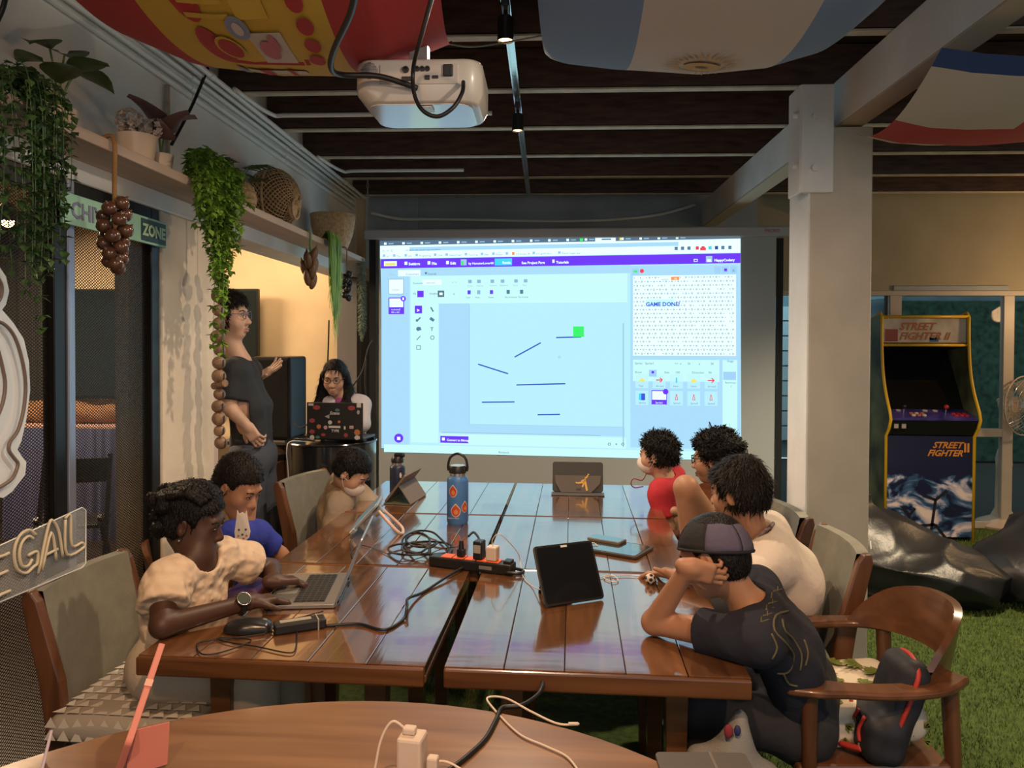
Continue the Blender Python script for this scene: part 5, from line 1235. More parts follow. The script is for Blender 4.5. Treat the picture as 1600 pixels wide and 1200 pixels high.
bp = thing('backpack', 'black backpack with red piping sitting on the wooden armchair', 'backpack', (1.0, 2.30, .45))
c_ = V(.905, 2.225, .565)
s = Sdf(c_ - V(.2, .2, .2), c_ + V(.2, .2, .25), .007); s.box(T(c_ + V(.02, 0, .035)) @ ry(R(20)), (.048, .085, .13), .045, .02); s.box(T(c_ + V(-.035, -.01, -.06)) @ ry(R(10)), (.06, .09, .065), .04, .03)
s.disp(lambda X, Y, Z: .003 * np.sin(40 * Z) * np.sin(30 * Y)); s.build('bag_body', M('black_nylon', (.018, .019, .026), .6, var=.3, vs=30), bp)
m_redp = M('red_piping', (.42, .035, .025), .5)
pm_ = T(c_ + V(.012, 0, .035)) @ ry(R(20))
MB().tube(curve([pm_ @ V(0, y, z) for y, z in ((-.087, -.06), (-.088, .07), (-.068, .115), (0, .133), (.068, .115), (.088, .07), (.087, -.06))], 5), .007, 6).build('piping', m_redp, bp, True, smooth=True)
for y in (-.055, -.01, .045): MB().tube(curve([c_ + V(-.085, y, .0), c_ + V(-.097, y + .01, -.04), c_ + V(-.098, y, -.07)], 4), .0055, 6).build('cord', m_redp, bp, True, smooth=True); MB().bar(c_ + V(-.10, y, -.075), c_ + V(-.10, y + .006, -.10), .004, .004).build('zip_pull', M('zip_metal', (.6, .58, .5), .3, .7), bp, True)
MB().tube(curve([c_ + V(-.09, -.06, -.09), c_ + V(-.14, .0, -.10), c_ + V(-.13, .08, -.095)], 5), .009, 6).build('strap', m_redp, bp, True, smooth=True)
# patterned cushion under the girl at the corner
m_tri = M('cushion_grey', (.36, .33, .29), .85)
gc_ = thing('triangle_cushion', 'cushion with grey and white triangles on the tall-backed chair', 'cushion', (-1.28, 2.24, .455))
s = Sdf((-1.6, 1.93, .43), (-.95, 2.6, .60), .008); s.box(T(-1.28, 2.26, .50), (.22, .25, .045), .042, .02); s.disp(lambda X, Y, Z: .004 * np.sin(20 * X) * np.sin(19 * Y)); s.build('cushion_cover', m_tri, gc_)
g = MB()
for i in range(10):
    for j in range(11): x, y = -1.48 + i * .042, 2.03 + j * .042; g.add([(x, y, .548), (x + .038, y, .548), (x + .019, y + .036, .548)], [(0, 1, 2)])
for i in range(11):
    for j in range(2): x, z = -1.49 + i * .04, .478 + j * .034; g.add([(x, 2.008 + .004 * j, z), (x + .036, 2.008 + .004 * j, z), (x + .018, 2.010 + .004 * j, z + .03)], [(0, 1, 2)])
g.build('triangle_print', M('pale_print', (.60, .57, .52), .85), gc_, True)
# tote bag on the boy's lap
tb_ = thing('tote_bag', 'grey white tote bag with red and navy print under the table edge', 'bag', (.43, 2.01, .45))
s = Sdf((.15, 1.85, .30), (.75, 2.3, .70), .008); s.ell(T(.43, 2.01, .49) @ ry(R(14)), (.13, .06, .05), .03); s.cone((.42, 2.01, .50), (.445, 2.01, .625), .075, .02, .03); n9 = sines(30, 8); s.disp(lambda X, Y, Z: .022 * np.abs(n9(X, Y, Z)) - .004)
s.build('bag_cloth', M('tote_canvas', (.24, .24, .235), .85, bump=.2, bs=200), tb_)
for _px, _py, _w, _c in ((1122, 1118, .012, (.25, .03, .04)), (1136, 1117, .009, (.03, .03, .12))): _q = atY(_px + 16, _py + 24, 1.97); MB().ball((_q.x, 1.968, _q.z), (_w, .006, _w * 1.6), 10).build('bag_print', M('bag_print_%d' % _px, _c, .7), tb_, True, smooth=True)
MB().tube(curve([V(.50, 1.99, .50), V(.56, 1.97, .45), V(.62, 2.0, .44), V(.70, 2.05, .46)], 5), .006, 6).build('draw_cord', M('cord_cream', (.40, .37, .28), .7), tb_, True, smooth=True)
# ------------------------------------------------------------------ on the tables
def TT(px, py, z=TZ): return atZ(px, py, z)
m_blue = M('blue_powder_coat', (.055, .17, .42), .4, bump=.05, bs=400)
m_steel = M('brushed_steel', (.6, .6, .58), .25, .9)
def bottle(label, base, r, h, mat, cap='loop'):
    t = thing('water_bottle', label, 'bottle', base, R(-5))
    MB().lathe([(r * .93, 0), (r, .012), (r, h * .9), (r * .93, h * .96), (r * .72, h)], 40).build('body', mat, t, smooth='auto')
    MB().lathe([(r * .72, h - .002), (r * .72, h + .014)], 30).build('neck_ring', m_steel, t, smooth='auto')
    if cap == 'loop':
        MB().lathe([(r * .80, h + .014), (r * .82, h + .040), (r * .70, h + .048)], 32).build('cap', m_black, t, smooth='auto')
        MB().lathe([(r * .70, h + .0485), (r * .001, h + .0495)], 32, None, False).build('cap_disc', M('pale_cap_top', (.35, .45, .45), .25), t, smooth=True)
        MB().tube(curve([(-r * .86, 0, h + .022), (-r * .92, 0, h + .045), (-r * .7, 0, h + .085), (0, 0, h + .103), (r * .7, 0, h + .085), (r * .92, 0, h + .045), (r * .86, 0, h + .022)], 6), .0062, 8).build('carry_loop', m_black, t, smooth=True)
    else:
        MB().lathe([(r * .80, h + .014), (r * .82, h + .034), (r * .60, h + .048)], 32).build('cap', m_black, t, smooth='auto')
        MB().box((.012, 0, h + .055), (.062, .028, .026)).build('flip_spout', m_black, t, bevel=.01)
    return t
b = TT(715, 817); bt = bottle('tall blue steel bottle with red stickers and a loop cap', (b.x, b.y, TZ), .0505, .225, m_blue)
def curved(name, parent, r, a0, z, pts, mat, lift=.0006):
    """flat outline wrapped on a cylinder wall (angles measured from the side facing -y)"""
    g = MB(); n = len(pts); P = [V((r + lift) * math.sin(a0 + p[0] / r), -(r + lift) * math.cos(a0 + p[0] / r), z + p[1]) for p in pts]
    c = sum(P, V(0, 0, 0)) / n; cc = V(c.x, c.y, 0).normalized() * (r + lift); P.append(V(cc.x, cc.y, c.z)); g.add(P, [(i, (i + 1) % n, n) for i in range(n)]); return g.build(name, mat, parent)
def drop(w_, h_, n=20): return [(w_ * math.sin(2 * PI * i / n) * (1 if math.cos(2 * PI * i / n) < .2 else (1 - (math.cos(2 * PI * i / n) - .2) * .9)), h_ * math.cos(2 * PI * i / n)) for i in range(n)]
m_wst, m_rst, m_ost = M('sticker_white_edge', (.62, .55, .5), .5), M('sticker_red', (.50, .07, .03), .5), M('sticker_orange', (.60, .24, .08), .5)
for a0, z, w_, h_ in ((-.22, .160, .021, .030), (.05, .070, .024, .032), (.95, .085, .018, .028)):
    curved('sticker', bt, .0505, a0, z, drop(w_, h_), m_wst, .0006); curved('sticker', bt, .0505, a0, z - .001, drop(w_ * .86, h_ * .86), m_rst, .0012); curved('sticker', bt, .0505, a0 + .03, z - .006, drop(w_ * .4, h_ * .4), m_ost, .0018)
g = MB(); g.text('Hydro Flask', .011, T(-.034, -.052, .030) @ rx(PI / 2), 0); g.build('maker_lettering', m_wst, bt)
b = TT(621, 772); b2_ = bottle('slim dark navy bottle with flip spout at the table corner', (b.x, b.y, TZ), .043, .165, M('navy_coat', (.018, .025, .055), .4), 'spout')
curved('figure_mark', b2_, .043, .75, .11, [(-.006, -.012), (.004, -.012), (.006, .0), (.010, .006), (.002, .008), (.004, .016), (-.004, .018), (-.008, .006)], m_wst)

def slab(parent, name, w_, h_, th, mat, mt, r=.012): return MB().prism(rrect(w_, h_, r, 4), th, mt).build(name, mat, parent, bevel=min(.002, th * .3))
m_tabd = M('tablet_black_glass', (.008, .009, .011), .10, coat=.4)
m_grey2 = M('tablet_grey_shell', (.30, .31, .30), .35, .5)
# black tablet propped on the near table
bl, br = TT(851, 951), TT(943, 937); f = frame((bl + br) / 2, br - bl, (0, 0, 1)); w_ = (br - bl).length
t = thing('tablet', 'black tablet propped upright showing a dark screen, beside the wooden table gap', 'tablet', mat=f); lean = f.inverted() @ f @ rx(R(62))
slab(t, 'shell', w_ + .004, .195, .009, m_black, T(0, 0, .004) @ rx(R(62)) @ T(0, .097, -.003)); slab(t, 'screen_glass', w_ - .012, .18, .002, m_tabd, T(0, 0, .004) @ rx(R(62)) @ T(0, .097, .0055), .008)
MB().box((0, 0, 0), (.024, .007, .003), rx(R(62)) @ T(0, .188, .0085)).build('top_notch', M('pale_notch', (.6, .6, .58), .4), t)
MB().quad((-.06, .15, .0), (.06, .15, 0), (.06, .085, .16), (-.06, .085, .16)).build('kickstand', m_black, t, solid=.003)
# ring-stand tablet
t = thing('tablet', 'pale tablet seen edge-on with a pinkish ring stand', 'tablet', mat=T(-.905, 3.36, TZ) @ rz(R(8)))
tm = T(-.085, 0, .01) @ ry(R(-47)) @ rz(PI / 2)
slab(t, 'shell', .25, .175, .012, m_grey2, tm @ T(0, -.088, -.006) @ rz(0)); slab(t, 'screen_glass', .235, .16, .002, glow('tablet_face', (.45, .55, .55), .25), tm @ T(0, -.088, .0055))
rp_ = [V(.04 + .10 * u, -.06 + yv, .105 - .10 * u) for u, yv in ((0, -.03), (.5, -.055), (.92, -.055), (1.03, 0), (.92, .055), (.5, .055), (0, .03))]
MB().tube(curve(rp_, 6), .0075, 8).build('ring_stand', M('pink_white_plastic', (.62, .45, .38), .4), t, smooth=True)
MB().cyl((.015, -.06, .09), (.05, -.06, .11), .02, n=16).build('ring_hinge', m_grey2, t, smooth='auto'); MB().box((-.03, -.11, .065), (.03, .04, .018), ry(R(-47))).build('corner_clip', m_grey2, t, bevel=.003)
# brown folio tablet
t = thing('tablet', 'tablet in a brown folio cover tilted towards the boy in the camel sweater', 'tablet', mat=T(-.93, 4.02, TZ) @ rz(R(-7)))
m_folio = M('brown_folio', (.17, .125, .095), .6)
tm = T(-.04, 0, .012) @ ry(R(-52)) @ rz(PI / 2)
slab(t, 'shell', .26, .185, .012, m_folio, tm @ T(0, -.093, -.008)); slab(t, 'screen_glass', .235, .16, .002, m_tabd, tm @ T(0, -.093, .0045))
MB().box((.03, 0, .004), (.15, .26, .006)).build('cover_flap', M('olive_folio', (.14, .15, .10), .6), t, bevel=.002); MB().quad((.105, -.13, .006), (.105, .13, .006), (.04, .13, .10), (.04, -.13, .10)).build('cover_support', m_folio, t, solid=.004)
# black folio with jumping figure
a, b = TT(864, 772), TT(941, 770); c = (a + b) / 2; w_ = (b - a).length
t = thing('tablet', 'black folio tablet case with a golden leaping figure, at the screen end', 'tablet', (c.x, c.y, TZ))
m_fb = M('black_folio', (.022, .022, .025), .5)
slab(t, 'shell', w_, .17, .012, m_fb, T(0, .0, .006) @ rx(R(74)) @ T(0, .087, -.006), .014)
MB().box((0, -.035, .004), (w_ + .01, .085, .006)).build('cover_flap', M('slate_folio', (.08, .085, .09), .5), t, bevel=.002)
tri = T(0, -.014, .008) @ rx(R(74))
MB().prism([(-.095, .0), (.075, .0), (.125, .05), (.13, .095), (-.13, .095), (-.125, .05)], .004, tri @ T(0, .0, .002)).build('folded_cover', M('brown_grey_folio', (.09, .075, .07), .55), t)
g = MB(); fg = [((.026, .030), (.040, .070), .010), ((.040, .070), (.052, .010), .011), ((.034, .058), (.0, .052), .010), ((.0, .052), (-.012, .056), .008), ((.040, .072), (.058, .098), .008), ((.036, .072), (.018, .062), .007)]
for p_, q_, wd in fg:
    g.bar(tri @ V(p_[0], p_[1], .0075), tri @ V(q_[0], q_[1], .0075), wd, .002, tri.to_3x3() @ V(0, 0, 1))
g.ball(tri @ V(.044, .082, .0075), .0055, 8); g.ball(tri @ V(.060, .101, .0075), .005, 8); g.build('leaping_figure_mark', M('gold_print', (.58, .34, .08), .45), t)
MB().prism(rrect(.03, .011, .005, 4), .002, tri @ T(.005, .018, .0055)).build('camera_hole', m_black, t)
# flat tablet with phone on top
c = TT(961, 859); t = thing('tablet', 'flat tablet lying face up under the phone', 'tablet', (c.x, c.y, TZ + .0015), R(-28))
slab(t, 'shell', .27, .19, .011, M('dark_brown_case', (.05, .03, .022), .5), Matrix.Identity(4), .016); slab(t, 'screen_glass', .245, .168, .001, M('reflective_glass', (.02, .03, .03), .04, coat=1.0), T(0, 0, .011))
c = TT(948, 850); t = thing('smartphone', 'smartphone lying face up on the flat tablet', 'phone', (c.x, c.y, TZ + .0135), R(-30))
slab(t, 'shell', .155, .078, .011, M('phone_case', (.16, .12, .09), .4), Matrix.Identity(4), .012); slab(t, 'screen_glass', .146, .07, .001, MATS['reflective_glass'], T(0, 0, .011), .01)
# laptop of the girl in cream
lp = thing('laptop', 'open grey laptop under the hands of the girl in the cream blouse', 'laptop', mat=T(-.885, 2.50, TZ + .002) @ rz(R(-90 + 9)))   # local +y points to the screen side (+x)
m_lap = M('grey_aluminium', (.33, .32, .31), .35, .7)
lpb = slab(lp, 'base', .335, .225, .013, m_lap, T(0, -.005, 0)); MB().box((0, .018, .0135), (.285, .10, .0015)).build('key_well', M('dark_key_well', (.05, .05, .05), .5), lpb)
kb = MB().box((0, 0, 0), (.0165, .0155, .003)).build('key', M('black_key', (.022, .021, .021), .45), lpb, bevel=.001, seg=1); kb.location = (-.13, .058, .0155)
for r_ in range(5):
    for c_i in range(14):
        if r_ == 0 and c_i == 0: continue
        o = kb.copy(); COL.objects.link(o); o.parent = lpb; o.location = (-.13 + c_i * .02, .058 - r_ * .0195, .0155)
MB().box((0, -.072, .0134), (.11, .065, .0012)).build('touchpad', M('touchpad_grey', (.24, .235, .23), .3), lp)
ld = T(0, .106, .012) @ rx(R(68))
lld = MB().prism(rrect(.335, .225, .008, 4), .006, ld @ T(0, .1125, -.003)).build('lid', m_lap, lp, bevel=.001)
MB().box((0, .1125, .0036), (.32, .205, .001), ld).build('display', glow('kid_laptop_display', (.75, .85, .9), .15), lld)
for x in (-.12, .12): MB().cyl((x - .02, .108, .012), (x + .02, .108, .012), .006, n=10).build('hinge', m_black, lp, smooth='auto')
# mouse, adapter
c = TT(388, 986); ms = thing('computer_mouse', 'black computer mouse next to the laptop', 'mouse', (c.x, c.y, TZ), R(-75))
s = Sdf(V(-.06, -.09, -.01), V(.06, .09, .06), .0035); s.ell(T(0, -.005, .006), (.036, .066, .036), .01); s.box(T(0, .02, .008), (.032, .045, .016), .014, .02); s.cut((0, 0, .001), (0, 0, -1)); s.build('mouse_body', M('mouse_black', (.018, .018, .019), .25), ms, False)
MB().cyl((-.004, .045, .024), (.004, .045, .024), .010, n=16).build('wheel', m_grey2, ms, smooth='auto')
a, b = TT(428, 990), TT(508, 978); ad_ = thing('power_adapter', 'black laptop power adapter with a printed label', 'adapter', mat=frame((a + b) / 2 + V(0, 0, .001), b - a, (0, 0, 1)))
MB().box((0, 0, .015), ((b - a).length, .05, .029)).build('brick', m_black, ad_, bevel=.005); MB().box((-.012, .003, .0298), (.09, .022, .0008)).build('label_print', M('label_grey', (.35, .32, .26), .6), ad_); MB().box((.05, 0, .015), (.004, .053, .032)).build('band', M('clear_band', (.3, .3, .28), .3), ad_)
K = lambda px, py, z=TZ + .005: TT(px, py, z)
cable('power_lead', 'flat black cord from the adapter across the table gap to the power strip', [K(508, 978), K(560, 975), K(600, 984), K(630, 968), K(636, 948, TZ + .03), K(638, 935, TZ + .022), K(662, 925), K(700, 900, TZ + .012), K(735, 878, TZ + .02), K(750, 850, TZ + .08), K(741, 832, TZ + .085), K(732, 838, TZ + .075)], .0048)
cable('mouse_cable', 'thin black mouse lead tangled on the table corner', [K(415, 990), K(372, 996), K(330, 1000), K(308, 1006), K(316, 1022), K(350, 1018), K(392, 1000), K(340, 997), K(360, 1004), K(400, 1010), K(450, 1020), K(462, 1012), K(464, 985)], .002)
cable('adapter_lead', 'thin lead from the adapter to the side of the laptop', [K(428, 988), K(415, 982), K(440, 972), K(480, 962), K(505, 955, TZ + .012)], .0022)
cable('tablet_lead', 'thin black lead curling from the ring-stand tablet to the power strip', [K(552, 830, TZ + .02), K(548, 850), K(552, 872), K(549, 862), K(565, 852), K(600, 863), K(625, 877), K(655, 872), K(690, 858, TZ + .03), K(720, 854, TZ + .05)], .0018)
random.seed(2)
pts = [K(670, 865, TZ + .02)]
for cx, cy, rx_, ry_ in ((650, 848, 22, 16), (640, 858, 34, 9), (660, 842, 26, 13), (668, 856, 40, 10)):
    for a in np.linspace(0, 2 * PI, 9)[:-1]: pts.append(K(cx + rx_ * math.cos(a + .5), cy + ry_ * math.sin(a + .5), TZ + .006 + .02 * random.random()))
pts.append(K(700, 866, TZ + .02)); cable('coiled_cable', 'black power cord coiled on the table behind the power strip', pts, .0045, k=6)
# power strip
a, b = TT(674, 884), TT(802, 899); ps = thing('power_strip', 'black power strip with orange sockets in the middle of the tables', 'power strip', mat=frame((a + b) / 2 + V(0, .015, .001), b - a, (0, 0, 1)))
L_ = (b - a).length
MB().box((0, 0, .02), (L_, .062, .038)).build('housing', m_black, ps, bevel=.006)
m_or = M('orange_socket', (.75, .12, .03), .4)
for x in (-.10, -.05, .0, .05, .095): MB().box((x * L_ / .34, 0, .0405), (.044, .048, .004)).build('socket', m_or, ps, bevel=.002)
MB().box((L_ / 2 - .02, 0, .044), (.03, .04, .012)).build('switch', m_black, ps, bevel=.003)
MB().tube(curve([(L_ / 2 - .02, -.03, .012), (L_ / 2 + .03, -.02, .01), (L_ / 2 + .03, .02, .01), (L_ / 2 - .02, .03, .012)], 5), .006, 6).build('hang_loop', m_black, ps, smooth=True)
MB().box((L_ / 2 - .10, -.032, .02), (.05, .003, .012)).build('rating_label', m_grey2, ps)
kx = L_ / .34
def plug(name, label, x, size, mat, prong=True, cat='plug'):
    f = tmat(ps) @ T(x * kx, 0, .0435); t = thing(name, label, cat, mat=f); MB().box((0, 0, size[2] / 2), size).build('body', mat, t, bevel=.005)
    MB().box((-.006, 0, -.001), (.0015, .006, .002)).build('prong', m_steel, t); return t
t = plug('mains_plug', 'slim black mains plug standing in the power strip', -.045, (.028, .03, .03), m_black); MB().lathe([(.011, .03), (.008, .06)], 12).build('strain_relief', m_black, t, smooth='auto')
t = plug('wall_charger', 'boxy black charger in the power strip', .03, (.036, .046, .068), m_black, cat='charger'); MB().box((0, -.0235, .04), (.028, .001, .03)).build('label_print', M('charger_label', (.32, .3, .28), .5), t)
m_wp = M('white_plastic', (.62, .52, .44), .35)
t = plug('wall_charger', 'white charger cube in the power strip', .085, (.042, .042, .052), m_wp, cat='charger')
f = tmat(ps) @ V(.085 * kx, 0, .096)
cable('charging_cable', 'thin white lead from the white charger cube to the black tablet', [f, f + V(0, 0, .025), f + V(.03, -.01, .045), K(808, 862, TZ + .06), K(813, 880, TZ + .012), K(818, 902), K(832, 916), K(846, 922, TZ + .03)], .0018, m_wp)
cable('charging_cable', 'thin white lead curling out behind the black tablet towards the ball', [K(938, 902), K(955, 898), K(966, 906), K(958, 909), K(944, 902), K(975, 899), K(1008, 901)], .0018, m_wp)
cable('charging_cable', 'short white lead on the edge of the flat tablet', [K(918, 858, TZ + .014), K(926, 848, TZ + .022), K(934, 853, TZ + .014)], .0018, m_wp)
# little football
c = TT(1016, 913); fbl = thing('toy_football', 'tiny black and white toy football on the table', 'ball', (c.x, c.y, TZ + .0195))
MB().ball((0, 0, 0), .019, 18).build('ball', M('football_white', (.6, .52, .46), .45), fbl, smooth=True)
for i, v in enumerate(((0, -1, .1), (.8, -.5, .4), (-.85, -.4, .3), (.1, -.5, .85), (.55, -.6, -.6), (-.5, -.65, -.55), (.9, .4, 0), (-.7, .6, .3))):
    q = Vector(v).normalized().to_track_quat('Z', 'Y').to_matrix().to_4x4(); g = MB(); g.add([q @ V(.0072 * math.cos(2 * PI * k / 5), .0072 * math.sin(2 * PI * k / 5), .0182) for k in range(5)] + [q @ V(0, 0, .0196)], [(k, (k + 1) % 5, 5) for k in range(5)]); g.build('patch', m_black, fbl)
# ---- round table
RT = lambda px, py, z=RZ: atZ(px, py, z)
c = RT(644, 1225); ch = thing('wall_charger', 'large white charger block standing on the round table', 'charger', (c.x, c.y, RZ), R(-6))
MB().box((0, 0, .05), (.05, .05, .1)).build('body', m_wp, ch, bevel=.006); MB().box((-.005, 0, .107), (.026, .02, .014)).build('plug_end', m_wp, ch, bevel=.004)
MB().box((.042, .0, .03), (.022, .02, .06)).build('side_plug', m_wp, ch, bevel=.004)
t0 = c + V(-.01, 0, .11)
cable('charging_cable', 'white lead arching from the top of the white charger block to the table edge', [t0 + V(-.005, 0, 0), t0 + V(-.03, .0, .012), t0 + V(-.05, -.01, -.02), t0 + V(-.06, -.03, -.08), t0 + V(-.07, -.06, -.106)], .0028, m_wp)
cable('charging_cable', 'long white lead looping over the black cable on the round table', [RT(905, 1131, RZ + .004), RT(872, 1131, RZ + .004), RT(830, 1112, RZ + .008), RT(790, 1091, RZ + .012), RT(762, 1090, RZ + .008), RT(770, 1106, RZ + .004), RT(810, 1146, RZ + .004), RT(850, 1165, RZ + .004), RT(885, 1182, RZ + .004), RT(905, 1206, RZ + .004)], .0026, m_wp)
MB().tube([RT(888, 1131, RZ + .005), RT(903, 1131, RZ + .005)], .004, 8).build('cable_tip', m_wp, bpy.data.objects[[o.name for o in bpy.data.objects if o.get('label', '').startswith('long white lead')][0]])
cable('charging_cable', 'white lead crossing in front of the white charger block', [RT(640, 1215, RZ + .01), RT(665, 1196, RZ + .02), RT(695, 1190, RZ + .015), RT(725, 1205, RZ + .004)], .0028, m_wp)
cable('extension_cable', 'thick black cord snaking over the round table edge', [RT(846, 1062, .70), RT(848, 1070, RZ + .006), RT(840, 1086, RZ + .006), RT(815, 1102, RZ + .006), RT(785, 1106, RZ + .006), RT(775, 1125, RZ + .006), RT(758, 1155, RZ + .006), RT(730, 1182, RZ + .006), RT(700, 1205, RZ + .006)], .0055)
c = RT(1105, 1208); t = thing('folio_case', 'charcoal folio case lying on the round table edge', 'tablet case', (c.x, c.y, RZ), R(4))
slab(t, 'cover', .19, .13, .008, M('charcoal_folio', (.085, .078, .074), .6), Matrix.Identity(4), .012); MB().box((.02, 0, .0085), (.006, .128, .001)).build('fold_line', M('fold_pale', (.14, .13, .125), .6), t)
# pink tablet case seen edge-on and a pale pen
m_pink = M('pink_case', (.56, .20, .16), .5)
a, b = RT(176, 1215), atY(232, 1052, 1.66)
t = thing('pink_tablet', 'pink cased tablet leaning up on the near corner of the round table', 'tablet', a)
u = (b - a).normalized(); dv = ((a + b) / 2 - V(0, 0, CAMZ)).normalized(); mt = Matrix.Identity(4)
dv = (dv - u * dv.dot(u)).normalized()
for i in range(3): mt[i][0] = dv[i]; mt[i][1] = u[i]; mt[i][2] = dv.cross(u)[i]
mt.translation = V(0, 0, 0)
slab(t, 'shell', .20, (b - a).length, .014, m_pink, mt @ T(-.0, (b - a).length / 2, 0), .01)
MB().box((0, 0, 0), (.006, .018, .0155), mt @ T(-.1, (b - a).length * .55, .007)).build('side_button', M('pale_pink', (.66, .36, .28), .4), t)
MB().quad(V(.028, .0, .005), V(.085, .05, .004), V(.085, .06, .085), V(.03, .01, .09)).build('fold_flap', m_pink, t, solid=.006)
a, b = RT(60, 1225), atY(76, 1160, 1.45)
tag(MB().bar(a, b, .006, .10, (a + b) / 2 - V(0, 0, CAMZ)).build('tablet_cover', M('lilac_cover', (.42, .38, .48), .5), bevel=.002), 'thin lilac tablet cover edge rising at the picture corner', 'tablet cover')
# ------------------------------------------------------------------ people
def skin(name, c): return M(name, c, .5, var=.10, vs=9, bump=.04, bs=180)
sk_dark, sk_tan, sk_fair, sk_pale = skin('skin_deep', (.060, .026, .015)), skin('skin_tan', (.36, .185, .11)), skin('skin_light', (.46, .265, .175)), skin('skin_pale', (.56, .36, .26))
m_hair = M('black_hair', (.006, .005, .005), .42, var=.4, vs=90, bump=.5, bs=160, stretch=(1, 1, .35))
m_hairb = M('dark_brown_hair', (.011, .008, .007), .45, var=.4, vs=90, bump=.5, bs=160, stretch=(1, 1, .35))
for _m in (m_hair, m_hairb): _m.node_tree.nodes['Principled BSDF'].inputs['Specular IOR Level'].default_value = .22
m_eye, m_iris, m_lip = M('eye_white', (.6, .57, .54), .2), M('dark_iris', (.012, .008, .006), .1), None
def cloth(name, c, b=.25, bs=25, **k): return M(name, c, .85, bump=b, bs=bs, **k)
def headframe(c, f, tilt=0):
    y = Vector(f).normalized(); x = y.cross(V(0, 0, 1)).normalized(); x = (Matrix.Rotation(tilt, 3, y) @ x); z = x.cross(y)
    m = Matrix.Identity(4)
    for i in range(3): m[i][0] = x[i]; m[i][1] = y[i]; m[i][2] = z[i]; m[i][3] = c[i]
    return m
def head_sdf(s, H, k, neck, ears=True):
    E = lambda c, r, kk=.02, op='u', rot=None: s.ell((H @ T(Vector(c) * k)) if rot is None else (H @ T(Vector(c) * k) @ rot), [x * k for x in r], kk * k, op)
    E((0, -.012, .030), (.073, .094, .084)); E((0, .022, -.030), (.061, .066, .084), .03); E((0, .050, -.092), (.030, .028, .024), .03)
    E((-.036, .055, -.035), (.027, .027, .03), .03); E((.036, .055, -.035), (.027, .027, .03), .03)
    s.cone(H @ V(0, .080 * k, .004 * k), H @ V(0, .104 * k, -.036 * k), .008 * k, .0125 * k, .016 * k)
    for q in (-1, 1):
        E((q * .011, .095, -.041), (.0085, .010, .0075), .008); E((q * .031, .094, .002), (.019, .012, .011), .014, 's')
        E((q * .031, .0775, .002), (.016, .0135, .0125), .006)
        if ears:
            E((q * .076, -.008, -.012), (.009, .020, .031), .008, 'u', rz(q * -.35)); E((q * .084, -.002, -.010), (.005, .010, .018), .004, 's', rz(q * -.35))
    s.cone(H @ V(-.036 * k, .080 * k, .022 * k), H @ V(.036 * k, .080 * k, .022 * k), .008 * k, .008 * k, .018 * k)
    E((0, .091, -.068), (.021, .0085, .0055), .006); E((0, .089, -.080), (.018, .009, .007), .006); E((0, .098, -.074), (.02, .006, .0018), .004, 's')
    s.cone(H @ V(0, -.030 * k, -.06 * k), neck, .047 * k, .052 * k, .03)
def face_bits(t, H, k, open_=.5, brow=m_hair, lip=(.30, .10, .08)):
    ml = M('lip_%02d' % int(lip[0] * 100), lip, .45)
    for q in (-1, 1):
        e = H @ T(q * .031 * k, .0805 * k, -.001 * k)
        ey = MB().ball((0, 0, 0), (.0125 * k, .0125 * k, .0062 * k * open_ * 2), 12, e).build('eye', m_eye, t, True, smooth=True)
        MB().ball((0, .0095 * k, -.0004), (.0058 * k, .004 * k, .0050 * k * min(1, open_ * 2)), 10, e).build('iris', m_iris, ey, True, smooth=True)
        MB().tube(curve([H @ V(q * .015 * k, .0905 * k, .017 * k), H @ V(q * .032 * k, .0900 * k, .023 * k), H @ V(q * .048 * k, .0790 * k, .018 * k)], 4), .0028 * k, 6).build('eyebrow', brow, t, True, smooth=True)
        MB().tube(curve([H @ V(q * .019 * k, .0905 * k, .003 * k), H @ V(q * .031 * k, .0945 * k, .0075 * k), H @ V(q * .046 * k, .086 * k, .002 * k)], 4), .0014 * k, 5).build('eyelash', brow, t, True, smooth=True)
    MB().ball((0, 0, 0), (.020 * k, .006 * k, .0045 * k), 12, H @ T(0, .0945 * k, -.0685 * k)).ball((0, 0, 0), (.017 * k, .006 * k, .0052 * k), 12, H @ T(0, .0930 * k, -.0795 * k)).build('lips', ml, t, True, smooth=True)
def hand_sdf(s, Wr, f, n, side, k=.85, curls=(30, 35, 35, 40), spread=6, thumb=(.75, .6, .25), k2=.0035):
    """palm, four fingers and a thumb; f finger direction, n palm normal, side +-1 puts the thumb on +-(f x n)"""
    f = Vector(f).normalized(); n = Vector(n); n = (n - f * n.dot(f)).normalized(); tt = f.cross(n) * side
    m = frame(Wr + f * .045 * k, f, n)
    s.box(m, (.046 * k, .038 * k, .014 * k), .013 * k, .012); s.cone(Wr - f * .02, Wr + f * .02 * k, .0225 * k, .024 * k, .015)
    for i in range(4):
        o = (.028 - .0187 * i) * k; b = Wr + f * ((.088, .092, .088, .078)[i] * k) + tt * o; Ls = [(.040, .045, .041, .031)[i] * k, .026 * k, .021 * k]; a = 0; sp = R(spread * (1.5 - i))
        d0 = (f * math.cos(sp) + tt * math.sin(sp)).normalized(); p = b - d0 * .012 * k; r = (.0092, .0094, .0090, .0080)[i] * k
        for j in range(3):
            a += R(curls[i] * (.55, 1.0, .7)[j]); d = (d0 * math.cos(a) + n * math.sin(a)).normalized(); q = p + d * (Ls[j] + (.012 * k if j == 0 else 0))
            s.cone(p, q, r * (1 - .07 * j), r * (.93 - .09 * j), k2); p = q
    b = Wr + f * .018 * k + tt * .026 * k; d = (f * thumb[0] + tt * thumb[1] + n * thumb[2]).normalized(); q = b + d * .045 * k
    s.cone(b, q, .0135 * k, .0105 * k, .012); d2 = (d + f * .45 + n * .15).normalized(); s.cone(q, q + d2 * .034 * k, .0102 * k, .0082 * k, k2)
